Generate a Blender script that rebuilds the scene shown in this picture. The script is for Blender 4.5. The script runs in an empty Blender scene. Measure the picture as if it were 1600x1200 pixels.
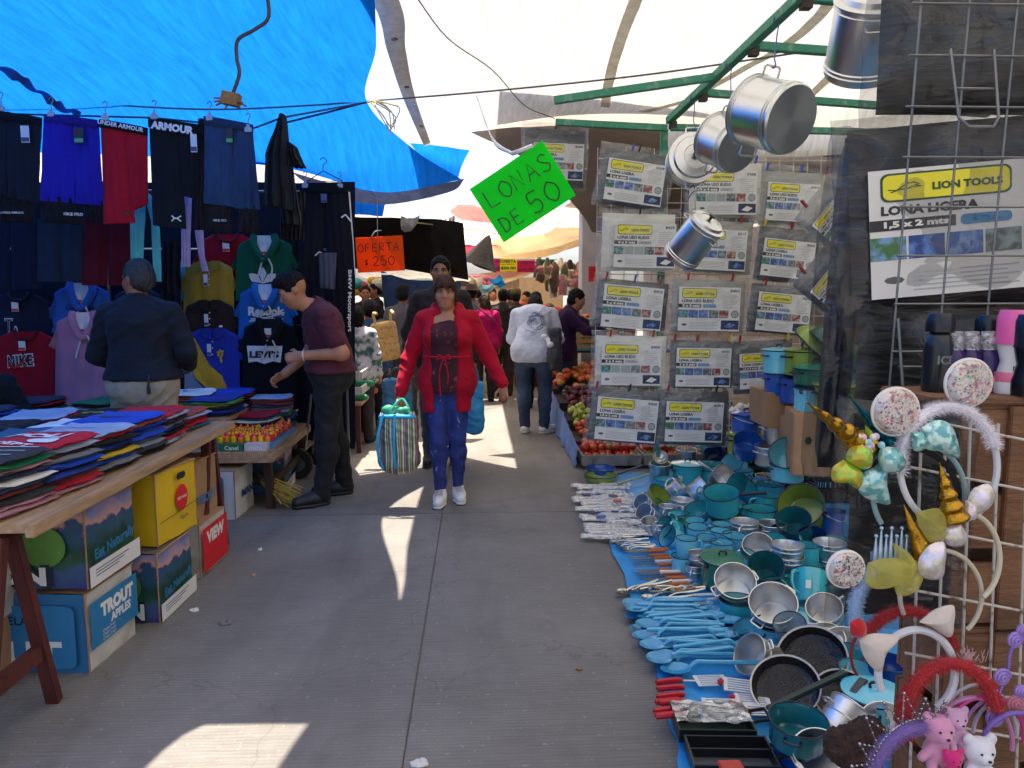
import bpy,bmesh,math,random
import numpy as np
from mathutils import Vector,Matrix,noise as mnoise
R=math.radians
C=bpy.context.scene.collection
SC=bpy.context.scene
# -- camera
FPX=1180.0
PITCH,YAW=math.atan(140/FPX),math.atan(55/FPX)
CAMH=1.45
cd=bpy.data.cameras.new('camera');cam=bpy.data.objects.new('camera',cd);C.objects.link(cam)
cam.location=(0,0,CAMH);cam.rotation_euler=(math.pi/2-PITCH,0,-YAW)
cd.sensor_fit='HORIZONTAL';cd.sensor_width=36;cd.lens=36*FPX/1600;cd.clip_end=3000;cd.clip_start=0.05
SC.camera=cam
# -- light
SUN_EL,SUN_AZ=R(77),R(-12)
W=bpy.data.worlds.new('World');SC.world=W;W.use_nodes=True
nt=W.node_tree;bg=nt.nodes['Background']
sky=nt.nodes.new('ShaderNodeTexSky');sky.sky_type='NISHITA';sky.sun_disc=False
sky.sun_elevation=SUN_EL;sky.sun_rotation=SUN_AZ;sky.air_density=.7;sky.dust_density=4.0;sky.ozone_density=.6
nt.links.new(sky.outputs[0],bg.inputs[0]);bg.inputs[1].default_value=0.125
ld=bpy.data.lights.new('sun','SUN');ld.energy=4.2;ld.angle=R(0.5);ld.color=(1,.93,.82)
sun=bpy.data.objects.new('sun',ld);C.objects.link(sun)
SDIR=Vector((math.sin(SUN_AZ)*math.cos(SUN_EL),math.cos(SUN_AZ)*math.cos(SUN_EL),math.sin(SUN_EL)))
sun.rotation_euler=SDIR.to_track_quat('Z','Y').to_euler();sun.location=(0,4,12)
SC.view_settings.view_transform='Standard';SC.view_settings.look='None'
SC.view_settings.exposure=1.78;SC.view_settings.gamma=1.0
SC.cycles.max_bounces=12;SC.cycles.diffuse_bounces=8;SC.cycles.transparent_max_bounces=12
SC.cycles.sample_clamp_indirect=6
# -- pixel <-> world (photo pixels 1600x1200)
_Rm=cam.rotation_euler.to_matrix()
def ray(px,py):return(_Rm@Vector(((px-800)/FPX,(600-py)/FPX,-1.0)))
def at(px,py,Y):
 d=ray(px,py);return Vector((0,0,CAMH))+d*(Y/d.y)
def gd(px,py,z=0.0):
 d=ray(px,py);return Vector((0,0,CAMH))+d*((z-CAMH)/d.z)
def pm(n,Y):return n*Y/FPX
# -- materials
def lin(c):
 if max(c)>1.0:c=[x/255 for x in c]
 else:return tuple(c[:3])
 return tuple((x/12.92 if x<=.04045 else((x+.055)/1.055)**2.4)for x in c[:3])
_M={}
def M(name,col=(.5,.5,.5),rough=.6,metal=0.0,var=.12,scale=6.0,bump=.0,bscale=30.0,coat=0.0,sheen=0.0,alpha=1.0,stretch=(1,1,1),spec=.5,col2=None,thr=None):
 if name in _M:return _M[name]
 m=bpy.data.materials.new(name);m.use_nodes=True;n=m.node_tree.nodes;L=m.node_tree.links
 b=n['Principled BSDF'];c=lin(col)
 b.inputs['Roughness'].default_value=rough;b.inputs['Metallic'].default_value=metal
 b.inputs['Specular IOR Level'].default_value=spec
 b.inputs['Coat Weight'].default_value=coat;b.inputs['Coat Roughness'].default_value=.08
 b.inputs['Sheen Weight'].default_value=sheen
 tc=n.new('ShaderNodeTexCoord');mp=n.new('ShaderNodeMapping');mp.inputs['Scale'].default_value=stretch
 oi=n.new('ShaderNodeObjectInfo');ad=n.new('ShaderNodeVectorMath');ad.operation='ADD'
 sc_=n.new('ShaderNodeVectorMath');sc_.operation='SCALE';sc_.inputs['Scale'].default_value=1.0
 mu=n.new('ShaderNodeMath');mu.operation='MULTIPLY';mu.inputs[1].default_value=37.0
 L.new(oi.outputs['Random'],mu.inputs[0]);L.new(tc.outputs['Object'],mp.inputs[0])
 L.new(mp.outputs[0],ad.inputs[0]);L.new(mu.outputs[0],ad.inputs[1])
 t=n.new('ShaderNodeTexNoise');t.inputs['Scale'].default_value=scale;t.inputs['Detail'].default_value=4
 L.new(ad.outputs[0],t.inputs['Vector'])
 r=n.new('ShaderNodeValToRGB');c2=lin(col2)if col2 else tuple(x*(1+var)for x in c)
 c1=c if col2 else tuple(x*(1-var)for x in c)
 r.color_ramp.elements[0].color=(*c1,1);r.color_ramp.elements[1].color=(*[min(1,x)for x in c2],1)
 lo,hi=thr if thr else(.3,.7)
 r.color_ramp.elements[0].position=lo;r.color_ramp.elements[1].position=hi
 L.new(t.outputs[0],r.inputs[0]);L.new(r.outputs[0],b.inputs['Base Color'])
 if bump:
  t2=n.new('ShaderNodeTexNoise');t2.inputs['Scale'].default_value=bscale;t2.inputs['Detail'].default_value=3
  L.new(ad.outputs[0],t2.inputs['Vector'])
  bp=n.new('ShaderNodeBump');bp.inputs['Strength'].default_value=bump;bp.inputs['Distance'].default_value=.02
  L.new(t2.outputs[0],bp.inputs['Height']);L.new(bp.outputs[0],b.inputs['Normal'])
 if alpha<1:
  b.inputs['Alpha'].default_value=alpha
 m.diffuse_color=(*c,1)
 _M[name]=m;return m
def hexname(c):return '%02x%02x%02x'%tuple(int(x)for x in c)
def cloth(c,bump=.25,rough=.85):return M('cloth_'+hexname(c),c,rough,var=.14,scale=5,bump=bump,bscale=22,sheen=.04,spec=.2)
def enamel(c):return M('enamel_'+hexname(c),c,.22,var=.10,scale=3,coat=.6,spec=.5,bump=.04,bscale=9)
def paint(c,rough=.5):return M('paint_%s_%d'%(hexname(c),int(rough*100)),c,rough,var=.06,scale=5)
def glow_free(c):return paint(c)
def translucent(name,col,t=.5,rough_scale=14.0,stretch=(1,1,1),alpha=1.0,bump=.25,var=.15,weave=None):
 if name in _M:return _M[name]
 m=bpy.data.materials.new(name);m.use_nodes=True;n=m.node_tree.nodes;L=m.node_tree.links
 out=n['Material Output'];n.remove(n['Principled BSDF']);c=lin(col)
 tc=n.new('ShaderNodeTexCoord');mp=n.new('ShaderNodeMapping');mp.inputs['Scale'].default_value=stretch
 L.new(tc.outputs['Object'],mp.inputs[0])
 t1=n.new('ShaderNodeTexNoise');t1.inputs['Scale'].default_value=rough_scale;t1.inputs['Detail'].default_value=5;t1.inputs['Distortion'].default_value=.6
 L.new(mp.outputs[0],t1.inputs['Vector'])
 r=n.new('ShaderNodeValToRGB');r.color_ramp.elements[0].color=(*[x*(1-var)for x in c],1);r.color_ramp.elements[1].color=(*[min(1,x*(1+var))for x in c],1)
 r.color_ramp.elements[0].position=.3;r.color_ramp.elements[1].position=.7
 L.new(t1.outputs[0],r.inputs[0])
 d=n.new('ShaderNodeBsdfDiffuse');tr=n.new('ShaderNodeBsdfTranslucent');mx=n.new('ShaderNodeMixShader');mx.inputs[0].default_value=t
 bp=n.new('ShaderNodeBump');bp.inputs['Strength'].default_value=bump;bp.inputs['Distance'].default_value=.05
 L.new(t1.outputs[0],bp.inputs['Height'])
 for s in(d,tr):L.new(r.outputs[0],s.inputs['Color']);L.new(bp.outputs[0],s.inputs['Normal'])
 L.new(d.outputs[0],mx.inputs[1]);L.new(tr.outputs[0],mx.inputs[2])
 last=mx
 if alpha<1:
  tp=n.new('ShaderNodeBsdfTransparent');m2=n.new('ShaderNodeMixShader');m2.inputs[0].default_value=alpha
  L.new(tp.outputs[0],m2.inputs[1]);L.new(mx.outputs[0],m2.inputs[2]);last=m2
 L.new(last.outputs[0],out.inputs[0]);m.diffuse_color=(*c,1)
 _M[name]=m;return m
def plastic_film(name='clear_film',clear=.82,tint=(235,238,240),scale=9.0,rough=.12,tr=1.0):
 if name in _M:return _M[name]
 m=bpy.data.materials.new(name);m.use_nodes=True;n=m.node_tree.nodes;L=m.node_tree.links
 out=n['Material Output'];n.remove(n['Principled BSDF']);c=lin(tint)
 tc=n.new('ShaderNodeTexCoord');t1=n.new('ShaderNodeTexNoise');t1.inputs['Scale'].default_value=scale;t1.inputs['Detail'].default_value=4;t1.inputs['Distortion'].default_value=1.2
 mp=n.new('ShaderNodeMapping');mp.inputs['Scale'].default_value=(1,1,1.8);mp.inputs['Rotation'].default_value=(0,.5,0)
 L.new(tc.outputs['Object'],mp.inputs[0]);L.new(mp.outputs[0],t1.inputs['Vector'])
 bp=n.new('ShaderNodeBump');bp.inputs['Strength'].default_value=.9;bp.inputs['Distance'].default_value=.03;L.new(t1.outputs[0],bp.inputs['Height'])
 tp=n.new('ShaderNodeBsdfTransparent');tp.inputs[0].default_value=(tr,tr,tr,1)
 gl=n.new('ShaderNodeBsdfGlossy');gl.inputs['Roughness'].default_value=rough;L.new(bp.outputs[0],gl.inputs['Normal'])
 df=n.new('ShaderNodeBsdfDiffuse');df.inputs[0].default_value=(*c,1)
 a=n.new('ShaderNodeMixShader');a.inputs[0].default_value=.28;L.new(gl.outputs[0],a.inputs[1]);L.new(df.outputs[0],a.inputs[2])
 x=n.new('ShaderNodeMixShader');x.inputs[0].default_value=1-clear
 r=n.new('ShaderNodeMapRange');r.inputs[1].default_value=.35;r.inputs[2].default_value=.7
 r.inputs[3].default_value=(1-clear)*.4;r.inputs[4].default_value=min(1,(1-clear)*2.0)
 L.new(t1.outputs[0],r.inputs[0]);L.new(r.outputs[0],x.inputs[0])
 L.new(tp.outputs[0],x.inputs[1]);L.new(a.outputs[0],x.inputs[2]);L.new(x.outputs[0],out.inputs[0])
 _M[name]=m;return m
# -- mesh builder
_TX={}
def text_mesh(s,bold=0.0):
 k=(s,bold)
 if k not in _TX:
  cu=bpy.data.curves.new('t','FONT');cu.body=s;cu.resolution_u=2;cu.offset=bold
  o=bpy.data.objects.new('t',cu);me=bpy.data.meshes.new_from_object(o)
  v=np.array([w.co[:]for w in me.vertices])if len(me.vertices)else np.zeros((1,3))
  fs=[tuple(p.vertices)for p in me.polygons]
  bpy.data.objects.remove(o);bpy.data.curves.remove(cu);bpy.data.meshes.remove(me)
  lo,hi=v.min(0),v.max(0)
  _TX[k]=(v-np.array([(lo[0]+hi[0])/2,(lo[1]+hi[1])/2,0]),fs,hi-lo)
 return _TX[k]
class MB:
 def __init__(s):s.v=[];s.f=[];s.m=[];s.T=None
 def add(s,vs,fs,mi=0,T=None):
  b=len(s.v)
  if T is not None:vs=[T@Vector(v)for v in vs]
  s.v.extend(tuple(v)for v in vs)
  for f in fs:s.f.append(tuple(i+b for i in f));s.m.append(mi)
  return b
 def box(s,c,d,mi=0,T=None,rot=None,taper=1.0):
  x,y,z=d[0]/2,d[1]/2,d[2]/2
  vs=[Vector((sx*x*(taper if sz>0 else 1),sy*y*(taper if sz>0 else 1),sz*z))for sz in(-1,1)for sy in(-1,1)for sx in(-1,1)]
  if rot is not None:vs=[rot@v for v in vs]
  vs=[v+Vector(c)for v in vs]
  s.add(vs,[(0,2,3,1),(4,5,7,6),(0,1,5,4),(2,6,7,3),(0,4,6,2),(1,3,7,5)],mi,T)
 def bar(s,a,b,w,h=None,mi=0,up=(0,0,1)):
  a=Vector(a);b=Vector(b);d=(b-a);L=d.length;d.normalize();u=Vector(up)
  if abs(d.dot(u))>.98:u=Vector((0,1,0))
  x=d.cross(u).normalized();u=x.cross(d).normalized();h=h or w
  vs=[a+x*sx*w/2+u*su*h/2+d*t for t in(0,L)for su in(-1,1)for sx in(-1,1)]
  s.add(vs,[(0,2,3,1),(4,5,7,6),(0,1,5,4),(2,6,7,3),(0,4,6,2),(1,3,7,5)],mi)
 def tube(s,pts,r,n=8,mi=0,cap=True,closed=False,T=None):
  pts=[Vector(p)for p in pts];N=len(pts);rs=r if isinstance(r,(list,tuple))else[r]*N
  vs=[];prev=None
  for i,p in enumerate(pts):
   if closed:d=pts[(i+1)%N]-pts[i-1]
   else:d=pts[min(i+1,N-1)]-pts[max(i-1,0)]
   if d.length<1e-9:d=Vector((0,0,1))
   d.normalize()
   if prev is None:
    u=Vector((0,0,1))if abs(d.z)<.9 else Vector((1,0,0))
    x=d.cross(u).normalized()
   else:
    x=prev-d*prev.dot(d)
    x=x.normalized()if x.length>1e-6 else d.orthogonal().normalized()
   prev=x;y=d.cross(x)
   for k in range(n):
    a=2*math.pi*k/n;vs.append(p+(x*math.cos(a)+y*math.sin(a))*rs[i])
  fs=[]
  for i in range(N if closed else N-1):
   j=(i+1)%N
   for k in range(n):fs.append((i*n+k,i*n+(k+1)%n,j*n+(k+1)%n,j*n+k))
  if cap and not closed:fs.append(tuple(range(n-1,-1,-1)));fs.append(tuple((N-1)*n+k for k in range(n)))
  s.add(vs,fs,mi,T)
 def lathe(s,prof,n=24,mi=0,T=None,mis=None,sx=1.0,sy=1.0):
  vs=[];fs=[];ms=[];rings=[]
  for(r,z)in prof:
   if r<1e-6:rings.append([len(vs)]);vs.append(Vector((0,0,z)))
   else:
    rings.append(list(range(len(vs),len(vs)+n)))
    vs+=[Vector((sx*r*math.cos(2*math.pi*k/n),sy*r*math.sin(2*math.pi*k/n),z))for k in range(n)]
  b=len(s.v)
  s.v.extend(tuple(T@v)if T is not None else tuple(v)for v in vs)
  for i in range(len(prof)-1):
   A,B=rings[i],rings[i+1];m_=mis[i]if mis else mi
   for k in range(n):
    k2=(k+1)%n
    if len(A)==1 and len(B)==1:continue
    if len(A)==1:f=(A[0],B[k2],B[k])
    elif len(B)==1:f=(A[k],A[k2],B[0])
    else:f=(A[k],A[k2],B[k2],B[k])
    s.f.append(tuple(q+b for q in f));s.m.append(m_)
 def sphere(s,c,r,n=12,m=8,mi=0,T=None,rot=None):
  r=r if isinstance(r,(tuple,list))else(r,r,r)
  vs=[Vector((0,0,-1))];fs=[]
  for j in range(1,m):
   t=math.pi*j/m-math.pi/2
   for k in range(n):
    a=2*math.pi*k/n;vs.append(Vector((math.cos(t)*math.cos(a),math.cos(t)*math.sin(a),math.sin(t))))
  vs.append(Vector((0,0,1)));top=len(vs)-1
  for k in range(n):
   k2=(k+1)%n;fs.append((0,1+k2,1+k));fs.append((top,1+(m-2)*n+k,1+(m-2)*n+k2))
   for j in range(m-2):fs.append((1+j*n+k,1+j*n+k2,1+(j+1)*n+k2,1+(j+1)*n+k))
  vs=[Vector((v.x*r[0],v.y*r[1],v.z*r[2]))for v in vs]
  if rot is not None:vs=[rot@v for v in vs]
  s.add([v+Vector(c)for v in vs],fs,mi,T)
 def grid(s,fn,nu,nv,mi=0,thick=0.0,T=None,mfn=None):
  vs=[Vector(fn(i/nu,j/nv))for j in range(nv+1)for i in range(nu+1)]
  fs=[];ms=[]
  for j in range(nv):
   for i in range(nu):
    a=j*(nu+1)+i;fs.append((a,a+1,a+nu+2,a+nu+1));ms.append(mfn(i/nu,j/nv)if mfn else mi)
  b=s.add(vs,fs,mi,T)
  if mfn:s.m[-len(ms):]=ms
  return b
 def poly(s,pts,mi=0,T=None):s.add(pts,[tuple(range(len(pts)))],mi,T)
 def prism(s,pts2,z0,z1,mi=0,T=None):
  n=len(pts2);vs=[Vector((p[0],z0,p[1]))for p in pts2]+[Vector((p[0],z1,p[1]))for p in pts2]
  fs=[tuple(range(n)),tuple(range(2*n-1,n-1,-1))]+[(k,n+k,n+(k+1)%n,(k+1)%n)for k in range(n)]
  s.add(vs,fs,mi,T)
 def text(s,t,c,w=None,h=None,mi=0,T=None,bold=0.0,rot=0.0,y=0.0):
  v,fs,sz=text_mesh(t,bold);kx=ky=1.0
  if h:ky=kx=h/max(sz[1],1e-6)
  if w:
   kx=w/max(sz[0],1e-6)
   if not h:ky=kx
  ca,sa=math.cos(rot),math.sin(rot)
  vs=[Vector((c[0]+ca*p[0]*kx-sa*p[1]*ky,y,c[1]+sa*p[0]*kx+ca*p[1]*ky))for p in v]
  s.add(vs,fs,mi,T)
 def stroke(s,pts,w,mi=0,T=None,y=0.0):
  pts=[Vector((p[0],0,p[1]))for p in pts];N=len(pts);vs=[]
  for i,p in enumerate(pts):
   d=(pts[min(i+1,N-1)]-pts[max(i-1,0)]);d=d.normalized()if d.length>0 else Vector((1,0,0))
   q=Vector((-d.z,0,d.x))*w/2;vs+=[p+q+Vector((0,y,0)),p-q+Vector((0,y,0))]
  s.add(vs,[(2*i,2*i+1,2*i+3,2*i+2)for i in range(N-1)],mi,T)
 def rrect(s,c,w,h,r,y,mi=0,T=None,n=4):
  pts=[]
  for qx,qz,a0 in((1,1,0),(-1,1,90),(-1,-1,180),(1,-1,270)):
   for k in range(n+1):
    a=R(a0+90*k/n);pts.append(Vector((c[0]+qx*(w/2-r)+r*math.cos(a),y,c[1]+qz*(h/2-r)+r*math.sin(a))))
  s.poly(pts,mi,T)
 def mesh(s,name,mats,smooth=True,angle=40,bevel=0):
  me=bpy.data.meshes.new(name);me.from_pydata(s.v,[],s.f)
  for m in(mats if isinstance(mats,(list,tuple))else[mats]):me.materials.append(m)
  me.polygons.foreach_set('material_index',s.m)
  if bevel:
   bm=bmesh.new();bm.from_mesh(me);bmesh.ops.bevel(bm,geom=list(bm.edges),offset=bevel,segments=2,affect='EDGES',clamp_overlap=True);bm.to_mesh(me);bm.free()
  if smooth:me.shade_smooth();me.set_sharp_from_angle(angle=R(angle))
  me.update();return me
 def build(s,name,mats,parent=None,loc=None,smooth=True,angle=40,bevel=0,rot=None):
  o=bpy.data.objects.new(name,s.mesh(name,mats,smooth,angle,bevel));C.objects.link(o)
  if loc is not None:o.location=loc
  if rot is not None:o.rotation_euler=rot
  if parent is not None:o.parent=parent
  return o
def tag(o,label,cat,group=None,kind=None):
 if label:o['label']=label
 if cat:o['category']=cat
 if group:o['group']=group
 if kind:o['kind']=kind
 return o
def thing(name,label,cat,loc=(0,0,0),rz=0.0,group=None):
 o=bpy.data.objects.new(name,None);C.objects.link(o);o.empty_display_size=.1
 o.location=loc;o.rotation_euler=(0,0,rz);return tag(o,label,cat,group)
def struct(o):o['kind']='structure';return o
def dup(root,loc=None,label=None,group=None,rot=None,scale=None):
 def cp(o,par):
  c=o.copy();C.objects.link(c)
  if par is not None:c.parent=par
  for ch in o.children:cp(ch,c)
  return c
 r=cp(root,None)
 if loc is not None:r.location=loc
 if rot is not None:r.rotation_mode='XYZ';r.rotation_euler=rot
 if scale is not None:r.scale=(scale,)*3 if not isinstance(scale,tuple)else scale
 if label:r['label']=label
 if group:r['group']=group
 return r
def lerp(a,b,t):return a+(b-a)*t
def pl(pts,t):
 n=len(pts)-1;k=min(int(t*n),n-1);return Vector(pts[k]).lerp(Vector(pts[k+1]),t*n-k)
def smoothpl(pts,n=24):
 P=[Vector(p)for p in pts];P=[P[0]*2-P[1]]+P+[P[-1]*2-P[-2]];out=[]
 segs=len(P)-3
 for i in range(n+1):
  t=i/n*segs;k=min(int(t),segs-1);t-=k;a,b,c,d=P[k:k+4]
  out.append(.5*((2*b)+(c-a)*t+(2*a-5*b+4*c-d)*t*t+(3*b-a-3*c+d)*t**3))
 return out
# == SCULPTING: smooth unions of tapered limbs -> one continuous surface
class Sculpt:
 def __init__(s,h=.008):s.P=[];s.h=h;s.cuts=[]
 def cap(s,a,b,ra,rb=None,k=.02,flat=None,fs=1.0,mode='+'):
  s.P.append(('c',np.array(a,float),np.array(b,float),ra,ra if rb is None else rb,k,None if flat is None else np.array(Vector(flat).normalized()),fs,mode));return s
 def ell(s,c,r,k=.02,rot=None,mode='+'):
  s.P.append(('e',np.array(c,float),np.array(r,float),np.eye(3)if rot is None else np.array(rot),0,k,None,1,mode));return s
 def box(s,c,r,k=.01,rot=None,mode='+',rnd=.01):
  s.P.append(('b',np.array(c,float),np.array(r,float),np.eye(3)if rot is None else np.array(rot),rnd,k,None,1,mode));return s
 def plane(s,p,n):
  s.cuts.append((np.array(p,float),np.array(Vector(n).normalized())));return s
 def _bb(s,p):
  m=.05
  if p[0]=='c':
   r=max(p[3],p[4])*max(1,p[7])+m;return np.minimum(p[1],p[2])-r,np.maximum(p[1],p[2])+r
  r=np.linalg.norm(p[2])+m if p[0]=='b' else p[2].max()+m
  return p[1]-r,p[1]+r
 def surface(s):
  h=s.h;pos=[p for p in s.P if p[8]=='+']
  lo=np.min([s._bb(p)[0]for p in pos],0);hi=np.max([s._bb(p)[1]for p in pos],0)
  N=np.ceil((hi-lo)/h).astype(int)+2
  D=np.full(N,.2,np.float32);ax=[lo[i]+h*np.arange(N[i])for i in range(3)]
  for p in s.P:
   a,b=s._bb(p);i0=np.clip(((a-lo)/h).astype(int),0,N-1);i1=np.clip(((b-lo)/h).astype(int)+2,1,N)
   if np.any(i1<=i0):continue
   sl=tuple(slice(i0[i],i1[i])for i in range(3))
   G=np.stack(np.meshgrid(*[ax[i][sl[i]]for i in range(3)],indexing='ij'),-1)
   if p[0]=='c':
    A,B,ra,rb,fl,fs=p[1],p[2],p[3],p[4],p[6],p[7];ba=B-A;q=G-A
    t=np.clip((q@ba)/max(ba@ba,1e-12),0,1);q=q-t[...,None]*ba
    if fl is not None:
     c=q@fl;q=q+(c*(1/fs-1))[...,None]*fl
    d=(np.linalg.norm(q,axis=-1)-(ra+(rb-ra)*t))*(min(1,fs)*.5+.5 if fl is not None else 1)
   elif p[0]=='e':
    q=(G-p[1])@p[3];k0=np.linalg.norm(q/p[2],axis=-1);k1=np.linalg.norm(q/(p[2]**2),axis=-1)
    d=np.where(k1>1e-6,k0*(k0-1)/np.maximum(k1,1e-6),-p[2].min())
   else:
    q=np.abs((G-p[1])@p[3])-p[2]+p[4];d=np.linalg.norm(np.maximum(q,0),axis=-1)+np.minimum(q.max(-1),0)-p[4]
   E=D[sl];k=p[5]
   if p[8]=='+':hh=np.maximum(k-np.abs(E-d),0)/k;D[sl]=np.minimum(E,d)-hh*hh*k/4
   else:hh=np.maximum(k-np.abs(E+d),0)/k;D[sl]=np.maximum(E,-d)+hh*hh*k/4
  if s.cuts:
   G=np.stack(np.meshgrid(*ax,indexing='ij'),-1)
   for p,n in s.cuts:D=np.maximum(D,(G-p)@n)
  D[0]=D[-1]=.2;D[:,0]=D[:,-1]=.2;D[:,:,0]=D[:,:,-1]=.2
  return nets(D,lo,h)
def nets(D,lo,h):
 S=D<0;n=D.shape;c=S[:-1,:-1,:-1].astype(np.int8)
 cnt=sum(S[i:n[0]-1+i,j:n[1]-1+j,k:n[2]-1+k].astype(np.int8)for i in(0,1)for j in(0,1)for k in(0,1))
 act=(cnt>0)&(cnt<8);idx=np.argwhere(act);vid=np.full(act.shape,-1,np.int64);vid[act]=np.arange(len(idx))
 pos=np.zeros((len(idx),3));w=np.zeros(len(idx));I,J,K=idx.T
 for ax in range(3):
  o=[a for a in range(3)if a!=ax]
  for u in(0,1):
   for v in(0,1):
    off=[0,0,0];off[o[0]]=u;off[o[1]]=v;a=D[I+off[0],J+off[1],K+off[2]]
    off2=off[:];off2[ax]=1;b=D[I+off2[0],J+off2[1],K+off2[2]]
    m=(a<0)!=(b<0);t=np.where(m,a/np.where(m,a-b,1),0)
    p=np.array([off]*len(idx),float);p[:,ax]+=t;pos[m]+=p[m];w[m]+=1
 V_=lo+h*(idx+pos/w[:,None]);F=[]
 for ax in range(3):
  o=[a for a in range(3)if a!=ax];sl0=[slice(1,-1)]*3;sl0[ax]=slice(0,-1);sl1=sl0[:];sl1[ax]=slice(1,None)
  A,B=S[tuple(sl0)],S[tuple(sl1)];e=np.argwhere(A!=B)
  if not len(e):continue
  inside=A[tuple(e.T)];e=e+[0 if a==ax else 1 for a in range(3)]
  def q(du,dv):
   x=e.copy();x[:,o[0]]-=du;x[:,o[1]]-=dv;return vid[tuple(x.T)]
  Q=np.stack([q(1,1),q(0,1),q(0,0),q(1,0)],1)
  fl=inside if ax!=1 else~inside
  Q[~fl]=Q[~fl][:,::-1];F.append(Q)
 return V_,np.concatenate(F)
def smooth_mesh(V_,F,it):
 for _ in range(it):
  A=np.zeros_like(V_);n=np.zeros(len(V_))
  for a in range(4):
   for b in((a+1)%4,(a-1)%4):
    np.add.at(A,F[:,a],V_[F[:,b]]);np.add.at(n,F[:,a],1)
  V_=.5*V_+.5*A/np.maximum(n,1)[:,None]
 return V_
def wrinkle(V_,F,amp,fr=(9,9,16),seed=0.0):
 Nn=np.zeros_like(V_);e1=V_[F[:,2]]-V_[F[:,0]];e2=V_[F[:,3]]-V_[F[:,1]];c=np.cross(e1,e2)
 for a in range(4):np.add.at(Nn,F[:,a],c)
 Nn/=np.maximum(np.linalg.norm(Nn,axis=1),1e-12)[:,None]
 d=np.array([.6-1.7*abs(mnoise.noise(Vector((p[0]*fr[0]*.7+p[2]*5+seed,p[1]*fr[1]*.7+p[2]*3,p[2]*fr[2]*.8+p[0]*5))))+.5*mnoise.noise(Vector((p[0]*fr[0]*2.3,p[1]*fr[1]*2.3-p[2]*7,p[2]*fr[2]*2+seed)))for p in V_])
 return V_+Nn*(d*amp)[:,None]
def sc_mesh(name,S,mats,smooth=1,wr=0.0,seed=0.0,fr=(9,9,16),mfn=None):
 V_,F=S.surface();V_=smooth_mesh(V_,F,smooth)
 if wr:V_=wrinkle(V_,F,wr,fr,seed)
 me=bpy.data.meshes.new(name);me.from_pydata(V_.tolist(),[],F.tolist())
 mats=mats if isinstance(mats,(list,tuple))else[mats]
 for m in mats:me.materials.append(m)
 if mfn is not None:me.polygons.foreach_set('material_index',[int(x)for x in mfn(V_[F].mean(1))])
 me.shade_smooth();me.update();return me
def sc_obj(name,S,mats,parent=None,smooth=1,wr=0.0,seed=0.0,fr=(9,9,16),mfn=None,loc=None,rot=None):
 o=bpy.data.objects.new(name,sc_mesh(name,S,mats,smooth,wr,seed,fr,mfn));C.objects.link(o)
 if parent is not None:o.parent=parent
 if loc is not None:o.location=loc
 if rot is not None:o.rotation_euler=rot
 return o
from mathutils.bvhtree import BVHTree
def project(mb,target,direction,off=.003):
 me=target.data;bv=BVHTree.FromPolygons([v.co[:]for v in me.vertices],[p.vertices[:]for p in me.polygons]);d=Vector(direction).normalized();out=[]
 for v in mb.v:
  h=bv.ray_cast(Vector(v)-d*1.0,d);out.append(tuple((h[0]-d*off*(1+len(out)/len(mb.v)))if h[0]is not None else Vector(v)))
 mb.v=out
# == PEOPLE
SKIN={'tan':(178,122,90),'brown':(150,98,70),'light':(190,134,104)}
def skin(c):return M('skin_'+c,SKIN[c],.5,var=.10,scale=9,bump=.05,bscale=60,spec=.35)
def hand(S,wrist,d,palm_n,thumb_side,sc=1.0,curl=.6):
 """palm + five bent fingers, d = direction of the fingers, palm_n = palm normal (fingers curl to it)"""
 d=Vector(d).normalized();n=Vector(palm_n);n=(n-d*n.dot(d)).normalized();t=Vector(thumb_side);t=(t-d*t.dot(d)-n*t.dot(n)).normalized();w=Vector(wrist)
 S.cap(w,w+d*.035*sc,.025*sc,.029*sc,.015,n,.62);S.cap(w+d*.03*sc,w+d*.08*sc,.033*sc,.037*sc,.015,n,.45)
 for i,(off,L)in enumerate(((.030,.070),(.011,.078),(-.009,.073),(-.028,.058))):
  p=w+d*.085*sc+t*off*sc;a=curl*(.55+.1*i);q=p
  for sgm in range(3):
   dd=(d*math.cos(a)+n*math.sin(a)).normalized();q2=q+dd*L*sc*(.42,.33,.25)[sgm]
   S.cap(q,q2,.0098*sc-.0008*sgm,.009*sc-.0008*sgm,.004);q=q2;a+=curl
 p=w+d*.03*sc+t*.026*sc;d1=(d*.6+t*.7+n*.35).normalized();q=p+d1*.045*sc;S.cap(p,q,.013*sc,.0115*sc,.012)
 S.cap(q,q+(d*.85+t*.15+n*.45).normalized()*.035*sc,.011*sc,.009*sc,.005)
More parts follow.
